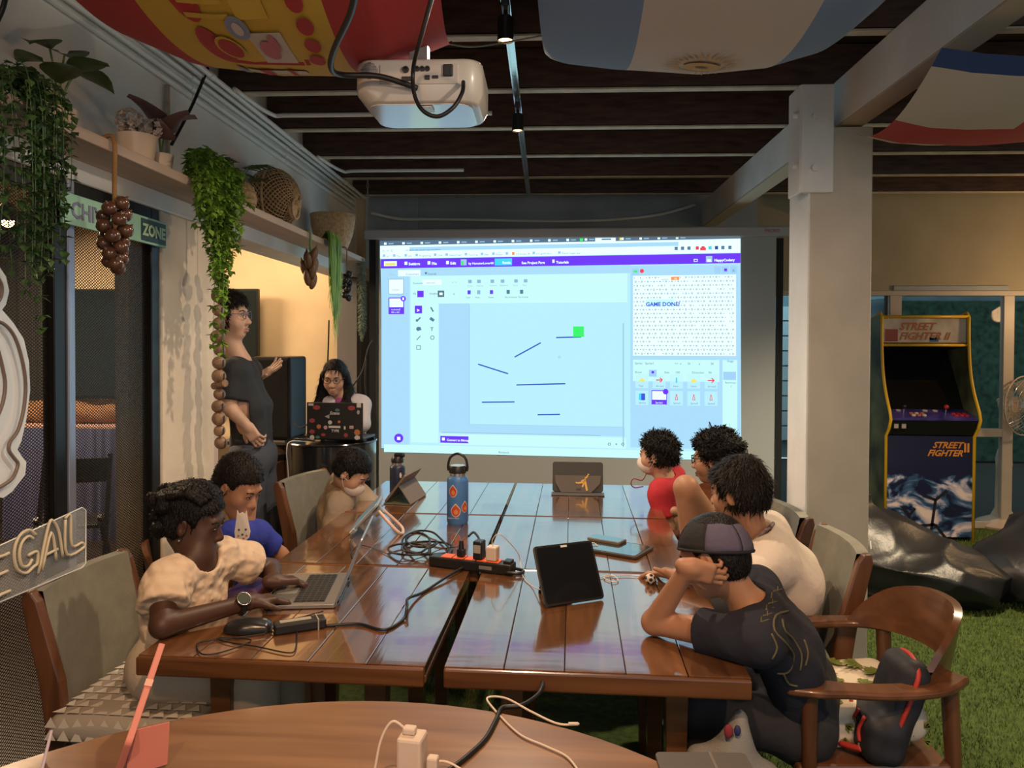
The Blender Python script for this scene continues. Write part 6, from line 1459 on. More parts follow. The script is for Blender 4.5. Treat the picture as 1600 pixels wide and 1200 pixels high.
def bounds(pts, pad):
    a = np.array([list(p) for p in pts]); return a.min(0) - pad, a.max(0) + pad
def person(label, J, H, k, skinm, h=.006, arms=True, legs=True, hands=(), cat='person', ears=True, fat=1.0):
    """J: joints in world space. One continuous skin."""
    base = V(J['pel'].x, J['pel'].y, 0.0 if 'floor' not in J else J['floor']); t = thing('person', label, cat, V(J['pel'].x, J['pel'].y, J['pel'].z))
    pts = [v for kk, v in J.items() if isinstance(v, Vector)] + [H.translation]
    for hd in hands: pts.append(Vector(hd['w']) + Vector(hd['f']).normalized() * .17)
    lo, hi = bounds(pts, .15); s = Sdf(lo, hi, h); g = k * fat
    torso(s, J, g, 0.0)
    if arms:
        for q in 'LR':
            if 'el' + q in J:
                s.cone(J['sh' + q], J['el' + q], .046 * g, .036 * g, .03); s.cone(J['el' + q], J['wr' + q], .037 * g, .0245 * k, .015)
    if legs:
        for q in 'LR':
            if 'kn' + q in J:
                s.cone(J['hip' + q], J['kn' + q], .078 * g, .054 * g, .03); s.cone(J['kn' + q], J['an' + q], .052 * g, .033 * g, .02)
                ft = J.get('ft' + q, V(0, -.14, -.02)); s.cone(J['an' + q] + V(0, 0, -.015), J['an' + q] + ft, .036 * k, .026 * k, .02)
    head_sdf(s, H, k, J['neck'], ears)
    for hd in hands: hand_sdf(s, Vector(hd['w']), hd['f'], hd['n'], hd['s'], hd.get('k', k * .92), hd.get('c', (30, 35, 35, 40)), hd.get('sp', 6), hd.get('th', (.75, .6, .25)))
    s.build('body', skinm, t)
    return t
def torso(s, J, g, inf, k=.035):
    g = g * .88; m = (J['shL'] + J['shR']) / 2; p = J['pel']; mid = J.get('mid', p.lerp(J['neck'], .5))
    for q in 'LR':
        hp = J['hip' + q]; a = hp.lerp(p, .25); b = J['sh' + q].lerp(m, .35); c = mid + (b - m) * .85
        s.cone(a, c, .076 * g + inf, .068 * g + inf, k); s.cone(c, b, .068 * g + inf, .056 * g + inf, k)
        s.cone(b, J['sh' + q], .054 * g + inf, .044 * g + inf, k)
    s.cone(p, mid, .085 * g + inf, .082 * g + inf, k); s.cone(mid, m, .082 * g + inf, .064 * g + inf, k)
    if not inf: s.cone(m, J['neck'], .055 * g, .045 * g, k)
    else: s.cone(m, m.lerp(J['neck'], .45), .05 * g + inf, .042 * g + inf, k)
def shirt(t, J, k, mat, h=.007, inf=.013, sleeve=.75, sl_r=(.058, .055), hem=None, neck_r=.062, wr=.004, seed=1, long=False, sleeves='LR', flare=0, wf=26, name='shirt'):
    pts = [J['pel'], J['neck'], J['shL'], J['shR'], J['hipL'], J['hipR']] + [J[a + q] for a in ('el', 'wr') for q in 'LR' if a + q in J]
    lo, hi = bounds(pts, .14); s = Sdf(lo, hi, h); torso(s, J, k, inf)
    for q in sleeves:
        if 'el' + q not in J: continue
        a, b = J['sh' + q], J['el' + q]; e = a.lerp(b, sleeve if not long else 1.0)
        s.cone(a, e, sl_r[0] * k, sl_r[1] * k, .03)
        if flare: s.ell(a.lerp(b, .45), [flare] * 3, .04)
        if long: s.cone(b, b.lerp(J['wr' + q], long if isinstance(long, float) else .95), sl_r[1] * k, .038 * k, .02)
    n1, n2 = sines(wf, seed, 6), sines(wf * 2.1, seed + 3, 6)
    s.disp(lambda X, Y, Z: wr * (np.abs(n1(X, Y, Z)) * 2 - .6 + .6 * n2(X, Y, Z)))
    nk = J['neck']; up = (nk - J['pel'].lerp(nk, .7)).normalized()
    s.cone(nk - up * .005, nk + up * .12, neck_r * k, neck_r * 1.3 * k, .01, 's')
    for q in sleeves:
        if 'el' + q in J and not long:
            a, b = J['sh' + q], J['el' + q]; e = a.lerp(b, sleeve); d = (b - a).normalized()
            m = frame(e + d * .10, d, (0, 0, 1) if abs(d.z) < .9 else (1, 0, 0)); s.box(m, (.10, .09, .09), .005, .004, 's')
    if hem: s.cut(hem[0], hem[1])
    return s.build(name, mat, t)
def trousers(t, J, k, mat, h=.009, inf=.014, frac=1.0, wr=.004, seed=2, name='trousers', legw=(.09, .07, .055)):
    pts = [J[a + q] for a in ('hip', 'kn', 'an') for q in 'LR' if a + q in J]; lo, hi = bounds(pts, .14); s = Sdf(lo, hi, h)
    s.cone(J['hipL'], J['hipR'], .088 * k + inf, None, .04); s.cone(J['pel'], J['pel'].lerp(J['neck'], .18), .09 * k + inf, .088 * k + inf, .04)
    for q in 'LR':
        f1 = min(1, frac * 2); s.cone(J['hip' + q], J['hip' + q].lerp(J['kn' + q], f1), legw[0] * k, legw[1] * k, .03)
        if frac > .5: s.cone(J['kn' + q], J['kn' + q].lerp(J['an' + q], (frac - .5) * 2), legw[1] * k, legw[2] * k, .02)
    n1 = sines(24, seed, 6); s.disp(lambda X, Y, Z: wr * (np.abs(n1(X, Y, Z)) * 2 - .6)); s.cut(J['pel'] + V(0, 0, .13), V(0, 0, 1))
    return s.build(name, mat, t)
def shoes(t, J, k, mat):
    for q in 'LR':
        a = J['an' + q]; ft = J.get('ft' + q, V(0, -.14, -.02)); s = Sdf(*bounds([a, a + ft], .08), .007); s.cone(a + V(0, 0, -.02), a + ft + V(0, 0, -.008), .044 * k, .036 * k, .02); s.cut(V(0, 0, min(a.z, (a + ft).z) - .05 * k), V(0, 0, -1)); s.build('shoe', mat, t)
def hair(t, H, k, mat, h=.005, style='short', seed=3, fringe=.06, back=-.075, puff=.012, amp=.004, fr=90, locks=(2600, .018, .0014, .18, .05)):
    c = H.translation; s = Sdf(c - V(.19, .19, .22) * k, c + V(.19, .19, .2) * k, h)
    E = lambda p, r, kk=.02, op='u': s.ell(H @ T(Vector(p) * k), [x * k for x in r], kk * k, op)
    E((0, -.016, .036), (.079 + puff, .101 + puff, .090 + puff)); E((0, -.045, -.02), (.072 + puff * .7, .066 + puff * .5, .075), .03)
    n1 = sines(fr, seed, 7); s.disp(lambda X, Y, Z: amp * n1(X, Y, Z) * 2)
    # leave the face, the ears and the nape free
    s.box(H @ T(V(0, .11, -.062 + fringe * 0) * k) @ rx(R(-8)), (.09 * k, .085 * k, .105 * k), .03 * k, .012, 's')
    s.box(H @ T(V(0, .135, .03) * k) @ rx(R(14)), (.060 * k, .055 * k, .045 * k), .02 * k, .012, 's')
    for q in (-1, 1): E((q * .085, .006, -.022), (.022, .026, .036), .01, 's')
    s.box(H @ T(V(0, -.02, back - .10) * k), (.16 * k, .16 * k, .10 * k), .01, .01, 's')
    o = s.build('hair', mat, t)
    strands(o, H, k, mat, locks[0], locks[1], locks[2], locks[3], locks[4], seed, locks[5] if len(locks) > 5 else None)
def strands(o, H, k, mat, n=1800, L=.035, w=.0016, lift=.35, curl=0, seed=1, zmax=None):
    """short tapering locks growing out of the hair mass along its flow"""
    me = o.data; nv = len(me.vertices); co = np.empty(nv * 3); me.vertices.foreach_get('co', co); co = co.reshape(-1, 3)
    no = np.empty(nv * 3); me.vertices.foreach_get('normal', no); no = no.reshape(-1, 3)
    g = np.random.default_rng(seed); i = g.choice(nv, min(n, nv), replace=False)
    if zmax is not None: Hi = np.array(H.inverted()); i = i[(co[i] @ Hi[2, :3] + Hi[2, 3]) < zmax]
    P, N_ = co[i], no[i]
    crown = np.array(H @ V(0, -.05 * k, .12 * k)); fl = P - crown; fl[:, 2] -= .02; fl -= N_ * (fl * N_).sum(1)[:, None]; fl /= np.linalg.norm(fl, axis=1)[:, None] + 1e-6
    if curl: fl = fl * (1 - curl) + g.normal(size=fl.shape) * curl; fl /= np.linalg.norm(fl, axis=1)[:, None] + 1e-6
    fl += g.normal(size=fl.shape) * .18; S_ = np.cross(fl, N_); S_ /= np.linalg.norm(S_, axis=1)[:, None] + 1e-6
    Ls = (L * g.uniform(.5, 1.2, len(P)))[:, None]; ww = w * g.uniform(.7, 1.5, len(P))[:, None]
    p0 = P - N_ * .003; p1 = P + fl * Ls * .5 + N_ * Ls * lift * .8; p2 = P + fl * Ls + N_ * Ls * (lift * .5 - (.5 * curl))
    X_ = np.stack([p0 - S_ * ww, p0 + S_ * ww, p1 + S_ * ww, p1 - S_ * ww, p2], 1).reshape(-1, 3); m = len(P); base = np.arange(m)[:, None] * 5
    F = [tuple(r) for r in (base + [0, 1, 2, 3])] + [tuple(r) for r in (base + [3, 2, 4])]
    me2 = bpy.data.meshes.new('hair_locks'); me2.from_pydata(X_.tolist(), [], [tuple(int(v) for v in f) for f in F]); me2.materials.append(mat)
    return tag(link('hair_locks', me2, o, False, True), kind='stuff')
def lerpJ(pel, neck, side, sw, hw):
    """shoulders and hips from the pelvis, the neck and the direction of the left side"""
    side = Vector(side).normalized(); up = (neck - pel).normalized(); side = (side - up * side.dot(up)).normalized(); b = neck - up * .055
    return dict(pel=pel, neck=neck, shL=b + side * sw, shR=b - side * sw, hipL=pel + side * hw, hipR=pel - side * hw)
Pp = atY
m_shoe = M('dark_shoe', (.03, .03, .035), .6)

# --- girl in the cream blouse
J = lerpJ(V(-1.255, 2.27, .615), V(-1.185, 2.30, .935), (-.15, 1, 0), .135, .085)
J.update(shR=V(-1.225, 2.175, .885), shL=V(-1.165, 2.435, .89), elR=V(-1.175, 2.075, .79), wrR=atZ(392, 940, .795), elL=V(-1.07, 2.60, .80), wrL=atZ(428, 908, .805),
         knL=V(-.97, 2.38, .60), knR=V(-.97, 2.20, .60), anL=V(-.93, 2.40, .09), anR=V(-.93, 2.18, .09), ftL=V(.13, 0, -.03), ftR=V(.13, 0, -.03))
H = headframe(Pp(303, 812, 2.33), (.96, .10, -.27)); k = .93
wn, wf_ = J['wrR'], J['wrL']
girl = person('girl in a cream puckered blouse typing on the grey laptop', J, H, k, sk_dark, .0045,
              hands=[dict(w=wn, f=atZ(462, 930, .782) - wn, n=V(0, 0, -1), s=-1, c=(28, 30, 32, 36), k=.88), dict(w=wf_, f=atZ(482, 905, .79) - wf_, n=V(0, -.1, -1), s=1, c=(35, 40, 40, 40), k=.88)])
m_blouse = M('cream_pucker', (.60, .46, .33), .85)
_n = m_blouse.node_tree; _tc = _n.nodes.new('ShaderNodeTexCoord'); _v = _n.nodes.new('ShaderNodeTexVoronoi'); _v.feature = 'SMOOTH_F1'; _v.inputs['Scale'].default_value = 38; _b = _n.nodes.new('ShaderNodeBump'); _b.invert = True; _b.inputs['Strength'].default_value = .9; _b.inputs['Distance'].default_value = .012
_n.links.new(_tc.outputs['Object'], _v.inputs['Vector']); _n.links.new(_v.outputs['Distance'], _b.inputs['Height']); _n.links.new(_b.outputs[0], _n.nodes['Principled BSDF'].inputs['Normal'])
bl_ = shirt(girl, J, k, m_blouse, .006, .014, .60, (.062, .066), (V(0, 0, .62), V(0, 0, -1)), .075, .006, 4, flare=.062, wf=60, name='blouse')
trousers(girl, J, k, cloth('cream_skirt', (.46, .38, .29)), frac=.92, name='skirt_trousers', legw=(.105, .095, .085)); shoes(girl, J, k, m_shoe)
# braided hair: cap of rows with small puffs on top
hair(girl, H, k, m_hair, .005, seed=8, puff=.010, amp=.003, back=-.06)
s = Sdf(H.translation - V(.17, .17, .17), H.translation + V(.17, .17, .2), .005)
for i in range(-4, 5):
    a = i * .33; s.chain([H @ (V(.080 * math.sin(a) * 1.0, .075 * math.cos(a * .6) - .02, .075 + .035 * math.cos(a)) * k), H @ (V(.09 * math.sin(a), -.02, .098 + .028 * math.cos(a)) * k), H @ (V(.075 * math.sin(a), -.10, .06 + .02 * math.cos(a)) * k), H @ (V(.05 * math.sin(a), -.118, -.02) * k)], [.008, .011, .012, .009], .004)
random.seed(4)
for i in range(26):
    a, b = random.uniform(-1, 1), random.uniform(-.9, .7); s.ell(H @ T(V(.08 * a, -.03 - .10 * abs(b) * (b < 0) + .03 * b, .115 - .05 * a * a - .055 * abs(b)) * k), [.018, .02, .019], .008)
for i in range(22):
    a, b = random.uniform(-1, 1), random.uniform(0, 1); s.ell(H @ T(V(.075 * a, -.105 + .02 * abs(a), .06 - .12 * b) * k), [.02, .021, .021], .01)
nz_ = sines(140, 5); s.disp(lambda X, Y, Z: .003 * nz_(X, Y, Z)); o_ = s.build('braids', m_hair, girl); strands(o_, H, k, m_hair, 2200, .007, .0014, .5, .8, 3)
face_bits(girl, H, k, .28, m_hair, (.10, .035, .03)); MB().ball(H @ V(.078 * k, -.004, -.052), .004, 8).build('earring', m_steel, girl, True, smooth=True)
wt = thing('wrist_watch', 'black digital watch on the wrist of the girl in cream', 'watch', wn)
d = (J['wrR'] - J['elR']).normalized(); c = wn - d * .035; f = frame(c, d, V(.25, -.75, .6))
MB().tube([f @ V(0, .0265 * math.cos(a), .0265 * math.sin(a)) for a in np.linspace(0, 2 * PI, 25)[:-1]], .009, 8, True).build('strap', m_black, wt, True, smooth=True)
MB().lathe([(.020, 0), (.022, .004), (.022, .010), (.019, .012)], 24, f @ T(0, 0, .026)).build('case', m_black, wt, True, smooth='auto'); MB().lathe([(.018, 0), (.018, .001)], 24, f @ T(0, 0, .038)).build('dial', M('watch_dial', (.06, .07, .06), .2), wt, True)
MB().tube([f @ V(.0205 * math.cos(a), .0205 * math.sin(a), .038) for a in np.linspace(0, 2 * PI, 25)[:-1]], .0016, 6, True).build('bezel', m_steel, wt, True, smooth=True)

# --- boy in the blue jersey
J = lerpJ(V(-1.41, 2.90, .53), V(-1.295, 2.87, .945), (-.25, 1, 0), .14, .085)
J.update(elR=V(-1.30, 2.71, .66), wrR=V(-1.24, 2.78, .60), elL=V(-1.06, 2.97, .74), wrL=V(-.99, 2.83, .69), knL=V(-1.06, 2.98, .56), knR=V(-1.06, 2.80, .56), anL=V(-1.02, 2.98, .09), anR=V(-1.02, 2.80, .09), ftL=V(.13, 0, -.03), ftR=V(.13, 0, -.03))
J['elL'] = Pp(438, 868, 3.08); J['wrL'] = Pp(458, 886, 3.10); J['shL'] = Pp(402, 836, 3.0)
H = headframe(Pp(373, 757, 2.86), (.86, -.22, -.52)); k = .94
by = person('boy in a blue football jersey sitting behind the girl in cream', J, H, k, sk_tan, .006, ears=True)
shirt(by, J, k, cloth('royal_blue_jersey', (.020, .035, .30)), .006, .014, .62, (.062, .062), None, .064, .004, 11); trousers(by, J, k, cloth('black_shorts', (.02, .02, .025)), frac=.5, name='shorts'); shoes(by, J, k, m_shoe)
hair(by, H, k, m_hairb, .005, seed=21, puff=.004, amp=.002, fr=160, back=-.05, locks=(3600, .009, .0011, .5, .3)); face_bits(by, H, k, .3)
c = Pp(379, 822, 2.66); f = frame(c, V(.95, .3, 0), V(0, 0, 1)) @ rx(PI / 2)
MB().prism([(x * .98, y) for x, y in [(.0, .052), (-.012, .046), (-.018, .06), (-.021, .03), (-.028, -.02), (-.026, -.042), (-.012, -.056), (.008, -.056), (.024, -.042), (.028, -.02), (.02, .02), (.015, .058), (.008, .044)]][::-1], .005, f).build('name_badge', M('white_badge', (.66, .60, .55), .5), by, True)
for x, y, cc in ((-.012, -.012, 0), (.012, -.012, 0), (-.014, -.034, 1), (.0, -.03, 0), (.014, -.035, 1), (.004, -.045, 1)): MB().cyl(f @ V(x, y, .0048), f @ V(x, y, .0058), .004, n=8).build('badge_dot', M('badge_dot_%d' % cc, [(.03, .06, .12), (.45, .12, .1)][cc], .5), by, True)
m_str = M('peach_stripe', (.62, .32, .22), .7)
for i in range(3): a = Pp(357 + i * 6, 851 - i * 4, 2.70); MB().bar(a, a + V(.018, -.006, .024), .006, .002, (.8, -.6, 0)).build('jersey_stripe', m_str, by, True)

# --- boy in the camel sweater, bent over
J = lerpJ(V(-1.27, 3.97, .53), V(-1.215, 3.91, .855), (-.3, 1, 0), .15, .085); J['mid'] = V(-1.255, 3.94, .72)
J.update(elR=V(-1.20, 3.74, .66), wrR=V(-1.06, 3.78, .68), elL=V(-1.05, 4.02, .69), wrL=V(-.96, 3.95, .70), knL=V(-.93, 4.05, .56), knR=V(-.95, 3.86, .56), anL=V(-.9, 4.05, .09), anR=V(-.9, 3.86, .09), ftL=V(.13, 0, -.03), ftR=V(.13, 0, -.03))
H = headframe(Pp(550, 737, 3.80), (.80, -.12, -.60)); k = .92
bm_ = person('boy in a camel sweater and face mask bent over the folio tablet', J, H, k, sk_fair, .007)
sw = M('camel_sweater', (.46, .31, .17), .9, var=.3, vs=5, bump=.2, bs=40, col2=(.33, .29, .25))
shirt(bm_, J, k, sw, .008, .028, 1, (.072, .07), None, .06, .007, 31, long=True, name='sweater'); trousers(bm_, J, k, cloth('dark_trousers', (.03, .03, .035))); shoes(bm_, J, k, m_shoe)
hair(bm_, H, k, m_hair, .006, seed=41, puff=.008, amp=.002, back=-.045); face_bits(bm_, H, k, .2)
m_mask = M('white_mask', (.62, .56, .52), .8)
def mask(t, H, k, h=.005):
    s = Sdf(H.translation - V(.15, .15, .17), H.translation + V(.15, .15, .12), h); E = lambda c, r, kk=.02, op='u': s.ell(H @ T(Vector(c) * k), [x * k for x in r], kk * k, op)
    E((0, .052, -.062), (.058, .060, .052)); E((0, .085, -.045), (.026, .032, .03), .03); s.box(H @ T(V(0, -.03, -.05) * k), (.12 * k, .062 * k, .12 * k), .01, .004, 's'); s.cut(H @ V(0, .08 * k, -.014 * k), H.to_3x3() @ V(0, .1, 1)); mk_ = s.build('face_mask', m_mask, t)
    for q in (-1, 1):
        for z in (-.03, -.085): MB().tube(curve([H @ (V(q * .052, .040, z) * k), H @ (V(q * .074, .012, (z - .02) / 2) * k), H @ (V(q * .081, -.012, -.012) * k)], 4), .0016, 5).build('mask_loop', m_mask, mk_, True)
mask(bm_, H, k)

# --- presenter
J = lerpJ(V(-1.735, 3.98, .98), V(-1.805, 3.98, 1.50), (-.2, 1, 0), .18, .10); J['mid'] = V(-1.745, 3.98, 1.25)
J.update(elR=V(-1.77, 3.765, 1.27), wrR=V(-1.675, 3.765, 1.175), elL=Pp(378, 620, 4.12), wrL=Pp(402, 590, 4.14), knL=V(-1.70, 4.08, .52), knR=V(-1.71, 3.89, .52), anL=V(-1.72, 4.08, .09), anR=V(-1.73, 3.89, .09), ftL=V(.17, 0, -.04), ftR=V(.17, 0, -.04))
H = headframe(Pp(357, 494, 3.97), (.985, .02, .05)); k = 1.08
mn = person('man in a dark shirt holding out an open hand towards the screen', J, H, k, sk_pale, .006, hands=[dict(w=J['wrR'], f=V(.5, .15, -.8), n=V(0, .95, .1), s=-1, c=(40, 45, 50, 50), k=.92), dict(w=J['wrL'], f=Pp(426, 577, 4.14) - J['wrL'], n=V(-.2, -.55, .8), s=1, c=(8, 12, 14, 18), k=1.0)])
shirt(mn, J, k, cloth('charcoal_shirt', (.022, .026, .032)), .009, .022, .8, (.062, .066), (V(0, 0, .93), V(0, 0, -1)), .06, .006, 51, sleeves='LR'); trousers(mn, J, k, cloth('slate_jeans', (.05, .06, .08)), .01); shoes(mn, J, k, m_shoe)
hair(mn, H, k, m_hairb, .006, seed=61, puff=.014, amp=.004, fr=60, back=-.05, locks=(2600, .04, .002, .15, .15)); face_bits(mn, H, k, .5, m_hairb, (.42, .2, .17))
def spectacles(t, H, k, mat, r=.0015):
    sp = MB().tube([H @ (V(-.010, .103, .004) * k), H @ (V(.010, .103, .004) * k)], r, 6).build('spectacles', mat, t, True)
    for q in (-1, 1):
        MB().tube([H @ (V(q * .033 + .024 * math.cos(a), .101 - .006 * abs(math.cos(a)), .000 + .019 * math.sin(a)) * k) for a in np.linspace(0, 2 * PI, 20)[:-1]], r, 6, True).build('spectacle_rim', mat, sp, True, smooth=True)
        MB().tube([H @ (V(q * .057, .096, .006) * k), H @ (V(q * .080, .03, .008) * k), H @ (V(q * .082, -.01, .004) * k)], r, 6).build('spectacle_arm', mat, sp, True, smooth=True)
spectacles(mn, H, k, M('blue_grey_rim', (.12, .14, .25), .3), .002)

# --- girl at the sticker laptop
J = lerpJ(V(-1.51, 4.90, .88), V(-1.515, 4.88, 1.25), (1, 0, 0), .13, .085)
J.update(elL=V(-1.36, 4.80, 1.08), wrL=V(-1.44, 4.68, 1.06), elR=V(-1.67, 4.80, 1.08), wrR=V(-1.58, 4.68, 1.06), knL=V(-1.43, 4.90, .47), knR=V(-1.59, 4.90, .47), anL=V(-1.43, 4.91, .09), anR=V(-1.59, 4.91, .09), ftL=V(0, -.12, -.03), ftR=V(0, -.12, -.03))
H = headframe(Pp(523, 590, 4.84), (.10, -.97, -.20)); k = .93
gl = person('girl with long dark hair and glasses in a white jacket behind the sticker laptop', J, H, k, sk_fair, .0055)
shirt(gl, J, k, cloth('white_jacket', (.55, .52, .55)), .008, .018, 1, (.06, .056), (V(0, 0, .80), V(0, 0, -1)), .065, .004, 71, long=True, name='jacket'); trousers(gl, J, k, cloth('black_shorts', (.02, .02, .025)), .01); shoes(gl, J, k, m_shoe)
s = Sdf(J['neck'] - V(.09, .09, .12), J['neck'] + V(.09, .09, .03), .006); s.cone(J['neck'] + V(0, -.024, -.045), J['neck'] + V(0, -.052, -.11), .05, .035, .02); s.build('tee', cloth('magenta_tee', (.30, .06, .22)), gl)
c = H.translation; s = Sdf(c - V(.2, .2, .42), c + V(.2, .2, .2), .0055); E = lambda p, r, kk=.02, op='u': s.ell(H @ T(Vector(p) * k), [x * k for x in r], kk * k, op)
E((0, -.018, .036), (.084, .106, .094)); s.chain([H @ (V(.07, -.01, .0) * k), H @ (V(.088, -.02, -.10) * k), c + V(-.105, .0, -.20), c + V(-.115, -.03, -.30)], [.035, .034, .04, .02], .03); s.chain([H @ (V(-.07, -.01, .0) * k), H @ (V(-.088, -.02, -.10) * k), c + V(.085, -.04, -.19), c + V(.085, -.07, -.33)], [.035, .034, .036, .024], .03); s.cone(H @ (V(0, -.07, .0) * k), c + V(0, .09, -.24), .07, .07, .04)
n1 = sines(120, 9, 7); s.disp(lambda X, Y, Z: .003 * n1(X, Y, Z * .15)); s.box(H @ T(V(0, .12, -.045) * k), (.062 * k, .10 * k, .115 * k), .045 * k, .012, 's'); o_ = s.build('long_hair', m_hair, gl); strands(o_, H, k, m_hair, 1800, .05, .0016, .12, .05, 3)
face_bits(gl, H, k, .35, m_hair, (.42, .14, .13)); spectacles(gl, H, k, M('dark_rim', (.05, .03, .03), .3), .0017)

# --- boy in red
J = lerpJ(V(.59, 4.11, .52), V(.49, 4.07, .90), (-.45, -.9, 0), .14, .085)
J.update(elL=V(.50, 3.92, .66), wrL=V(.38, 4.0, .62), elR=V(.56, 4.28, .66), wrR=V(.42, 4.26, .62), knL=V(.26, 4.06, .55), knR=V(.30, 4.24, .55), anL=V(.24, 4.08, .09), anR=V(.28, 4.26, .09), ftL=V(-.13, 0.03, -.03), ftR=V(-.13, .03, -.03))
H = headframe(Pp(1027, 710, 4.08), (-.90, .36, -.04)); k = .93
br_ = person('boy in a red shirt and face mask watching the screen', J, H, k, sk_fair, .006)
shirt(br_, J, k, cloth('red_shirt', (.42, .022, .035)), .008, .018, .7, (.06, .062), None, .06, .005, 81); trousers(br_, J, k, cloth('black_shorts', (.02, .02, .025)), .01, frac=.55, name='shorts'); shoes(br_, J, k, m_shoe)
hair(br_, H, k, m_hair, .005, seed=91, puff=.012, amp=.004, fr=75, back=-.055, locks=(2200, .022, .0018, .6, .5)); mask(br_, H, k); face_bits(br_, H, k, .4)
MB().tube(curve([H @ (V(.03, .07, -.10) * k), Pp(1004, 750, 3.98), Pp(990, 748, 3.96), Pp(986, 756, 3.96), Pp(992, 762, 3.97), Pp(1005, 760, 3.99)], 5), .003, 6).build('mask_cord', M('wine_cord', (.22, .03, .05), .6), br_, True, smooth=True)

# --- curly-haired boy with a raised knee
J = lerpJ(V(.83, 3.56, .54), V(.745, 3.53, .925), (-.5, -.87, 0), .14, .085)
J.update(knL=Pp(1072, 762, 3.28), knR=V(.50, 3.62, .60), anL=V(.53, 3.30, .53), anR=V(.47, 3.62, .09), elL=V(.72, 3.38, .74), wrL=V(.62, 3.32, .64), elR=V(.68, 3.72, .78), wrR=V(.50, 3.72, .79), ftL=V(-.12, .04, -.03), ftR=V(-.12, .03, -.03))
H = headframe(Pp(1117, 716, 3.47), (-.90, .40, -.08)); k = .95
bc_ = person('curly-haired boy with glasses pulling one knee up to the table', J, H, k, sk_tan, .006)
shirt(bc_, J, k, cloth('navy_tee', (.018, .024, .05)), .008, .015, .6, (.06, .06), None, .06, .004, 101); trousers(bc_, J, k, cloth('navy_shorts', (.02, .03, .06)), .008, frac=.36, name='shorts', legw=(.095, .085, .07)); shoes(bc_, J, k, m_shoe)
hair(bc_, H, k, m_hair, .005, seed=111, puff=.016, amp=.008, fr=85, back=-.05, locks=(2600, .022, .0022, .6, .8)); face_bits(bc_, H, k, .5); spectacles(bc_, H, k, m_black, .0025)

# --- boy in the white shirt
J = lerpJ(V(.80, 2.90, .53), V(.675, 2.83, .90), (-.45, -.9, 0), .155, .10); J['mid'] = V(.815, 2.85, .74)
J.update(shL=V(.69, 2.68, .83), elL=V(.57, 2.56, .80), wrL=V(.41, 2.66, .785), elR=V(.62, 3.06, .72), wrR=V(.52, 3.04, .64), knL=V(.44, 2.80, .56), knR=V(.46, 3.0, .56), anL=V(.42, 2.80, .09), anR=V(.44, 3.0, .09), ftL=V(-.13, 0, -.03), ftR=V(-.13, 0, -.03))
J['wrL'] = atZ(1062, 900, .785)
H = headframe(Pp(1153, 768, 2.82), (-.80, .58, -.12)); k = .97
bw = person('boy in a white shirt and lanyard looking towards the screen', J, H, k, sk_tan, .005, hands=[dict(w=J['wrL'], f=atZ(1010, 888, .785) - J['wrL'], n=V(0, 0, -1), s=1, c=(20, 25, 30, 30), k=.9, th=(.5, .7, -.5))])
shirt(bw, J, k, cloth('white_tee', (.62, .53, .46)), .006, .030, .85, (.072, .078), None, .062, .006, 121); trousers(bw, J, k, cloth('dark_trousers', (.03, .03, .035)), .01); shoes(bw, J, k, m_shoe)
hair(bw, H, k, m_hairb, .005, seed=131, puff=.012, amp=.005, fr=50, back=-.06, locks=(3200, .036, .0018, .14, .12)); face_bits(bw, H, k, .5)
MB().tube(curve([J['neck'] + V(-.05, -.06, -.03), J['neck'] + V(.0, -.072, .025), J['neck'] + V(.045, -.04, .05), J['neck'] + V(.06, .02, .045), J['neck'] + V(.0, .07, .02)], 5), .007, 6).build('lanyard', M('patterned_lanyard', (.04, .035, .05), .6, var=.8, vs=60, col2=(.35, .25, .25)), bw, True, smooth=True)

# --- boy in the cap leaning on his hand
J = lerpJ(V(.69, 2.31, .53), V(.505, 2.20, .855), (-.45, -.9, 0), .135, .09); J['mid'] = V(.64, 2.26, .70)
J.update(shL=V(.50, 2.045, .815), elL=atZ(1022, 972, .795), wrL=Pp(1076, 886, 2.09), elR=V(.54, 2.42, .68), wrR=V(.46, 2.34, .60), knL=V(.36, 2.18, .56), knR=V(.38, 2.38, .56), anL=V(.33, 2.18, .09), anR=V(.35, 2.38, .09), ftL=V(-.13, 0, -.03), ftR=V(-.13, 0, -.03))
H = headframe(Pp(1113, 868, 2.22), (-.80, .42, -.36), R(8)); k = .95
wl = J['wrL']
bk_ = person('boy in a cap and dark shirt resting his head on one hand', J, H, k, sk_tan, .0045, hands=[dict(w=wl, f=Pp(1116, 898, 2.09) - wl, n=V(.25, .9, .1), s=-1, c=(40, 42, 46, 48), k=.80, sp=3)])
shirt(bk_, J, k, cloth('dark_navy_tee', (.012, .014, .026)), .006, .018, .55, (.066, .066), None, .062, .005, 141); trousers(bk_, J, k, cloth('black_shorts', (.02, .02, .025)), .01, frac=.8); shoes(bk_, J, k, m_shoe)
hair(bk_, H, k, m_hair, .005, seed=151, puff=.001, amp=.001, fr=130, back=-.085, locks=(2600, .012, .0013, .2, .05, -.02))
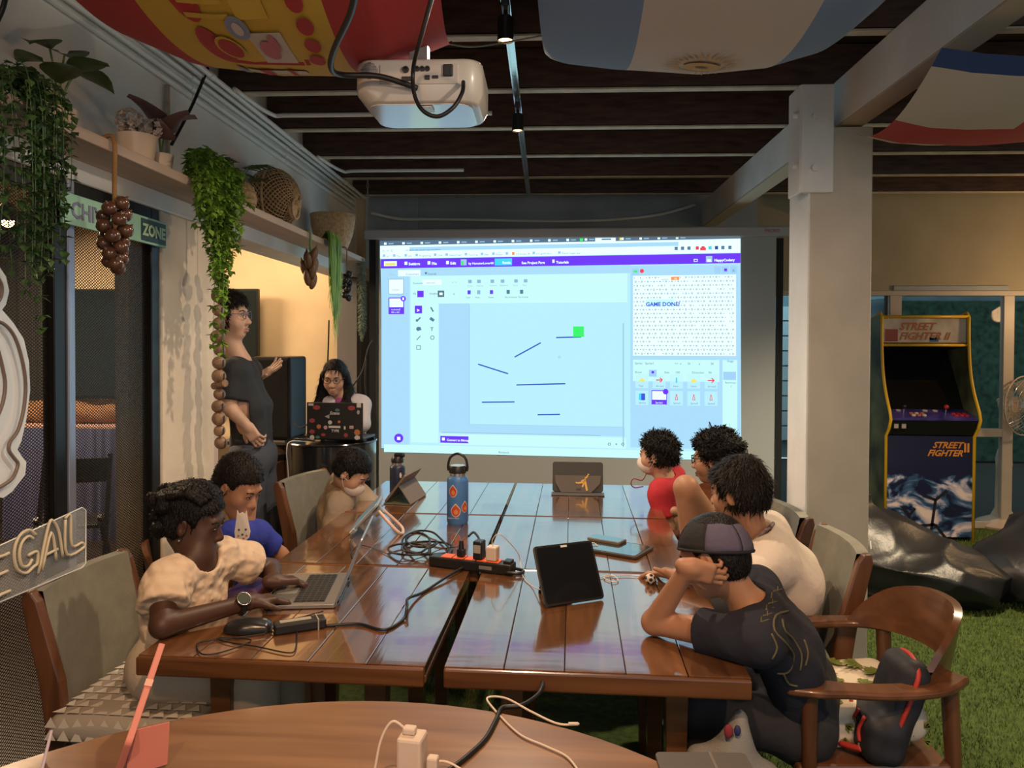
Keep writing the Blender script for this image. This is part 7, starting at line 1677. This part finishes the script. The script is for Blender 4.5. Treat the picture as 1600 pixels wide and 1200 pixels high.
# cap in panels
m_capb, m_capl = cloth('black_cap_cloth', (.014, .014, .018), .15, 60), cloth('violet_cap_cloth', (.085, .075, .125), .15, 60)
m_capg = cloth('grey_cap_cloth', (.035, .034, .036), .15, 60)
CH = H @ T(V(0, -.018, .026) * k) @ rx(R(16)); ra, rb, rc = .091 * k, .114 * k, .106 * k
cap_ = MB().tube([CH @ V(ra * 1.0 * math.cos(a), rb * 1.0 * math.sin(a), -.010) for a in np.linspace(0, 2 * PI, 30)[:-1]], .005, 6, True).build('cap', m_capb, bk_, True, smooth=True)
for i in range(6):
    g = MB(); a0, a1 = 2 * PI * i / 6, 2 * PI * (i + 1) / 6
    g.grid(lambda u, v: CH @ V(ra * math.cos(a0 + (a1 - a0) * u) * math.cos(v * PI / 2), rb * math.sin(a0 + (a1 - a0) * u) * math.cos(v * PI / 2), rc * math.sin(v * PI / 2) - .012), 8, 8)
    g.build('cap_panel', [m_capg, m_capb, m_capb, m_capl, m_capl, m_capg][i], cap_, True, smooth=True, solid=.004)
    MB().tube([CH @ V(ra * 1.015 * math.cos(a0) * math.cos(v), rb * 1.015 * math.sin(a0) * math.cos(v), rc * 1.015 * math.sin(v) - .012) for v in np.linspace(0, PI / 2, 10)], .0022, 5).build('cap_seam', m_capb, cap_, True, smooth=True)
face_bits(bk_, H, k, .4)

# printed back of the dark shirt: gold lettering and a coiled shape laid on the cloth
tee = [c for c in bk_.children if c.name.startswith('shirt')][0]
bpy.context.view_layer.update()
m_gold = M('dull_gold_print', (.10, .085, .04), .7)
def printed(parent, o, pixels, wd):
    """lay a line through the given photo pixels on the cloth of o"""
    inv = o.matrix_world.inverted(); pts = []
    for px, py in pixels:
        d = (inv.to_3x3() @ ray(px, py)).normalized(); ok, loc, nn, _i = o.ray_cast(inv @ V(0, 0, CAMZ), d)
        if ok: pts.append(o.matrix_world @ (loc + nn * .0005))
    if len(pts) > 1: MB().tube(curve(pts, 3), wd, 5).build('shirt_print', m_gold, parent, True, smooth=True)
for q_ in range(6):
    x0, y0 = 1188 + q_ * 4.0, 972 - q_ * 9.5
    printed(tee, tee, [(x0, y0), (x0 + 14, y0 - 4)], .0022); printed(tee, tee, [(x0 + (7 if q_ % 2 else 1), y0), (x0 + (7 if q_ % 2 else 2), y0 - 8)], .002)
for ln_ in ([(1232, 955), (1212, 962), (1210, 985), (1228, 1005), (1240, 1025), (1232, 1050), (1214, 1052)], [(1222, 968), (1226, 985), (1240, 1000), (1252, 1022), (1250, 1048)], [(1205, 990), (1214, 1012), (1206, 1030)], [(1256, 1000), (1262, 1020), (1258, 1040)], [(1224, 1052), (1232, 1068), (1246, 1072)]): printed(tee, tee, ln_, .0035)
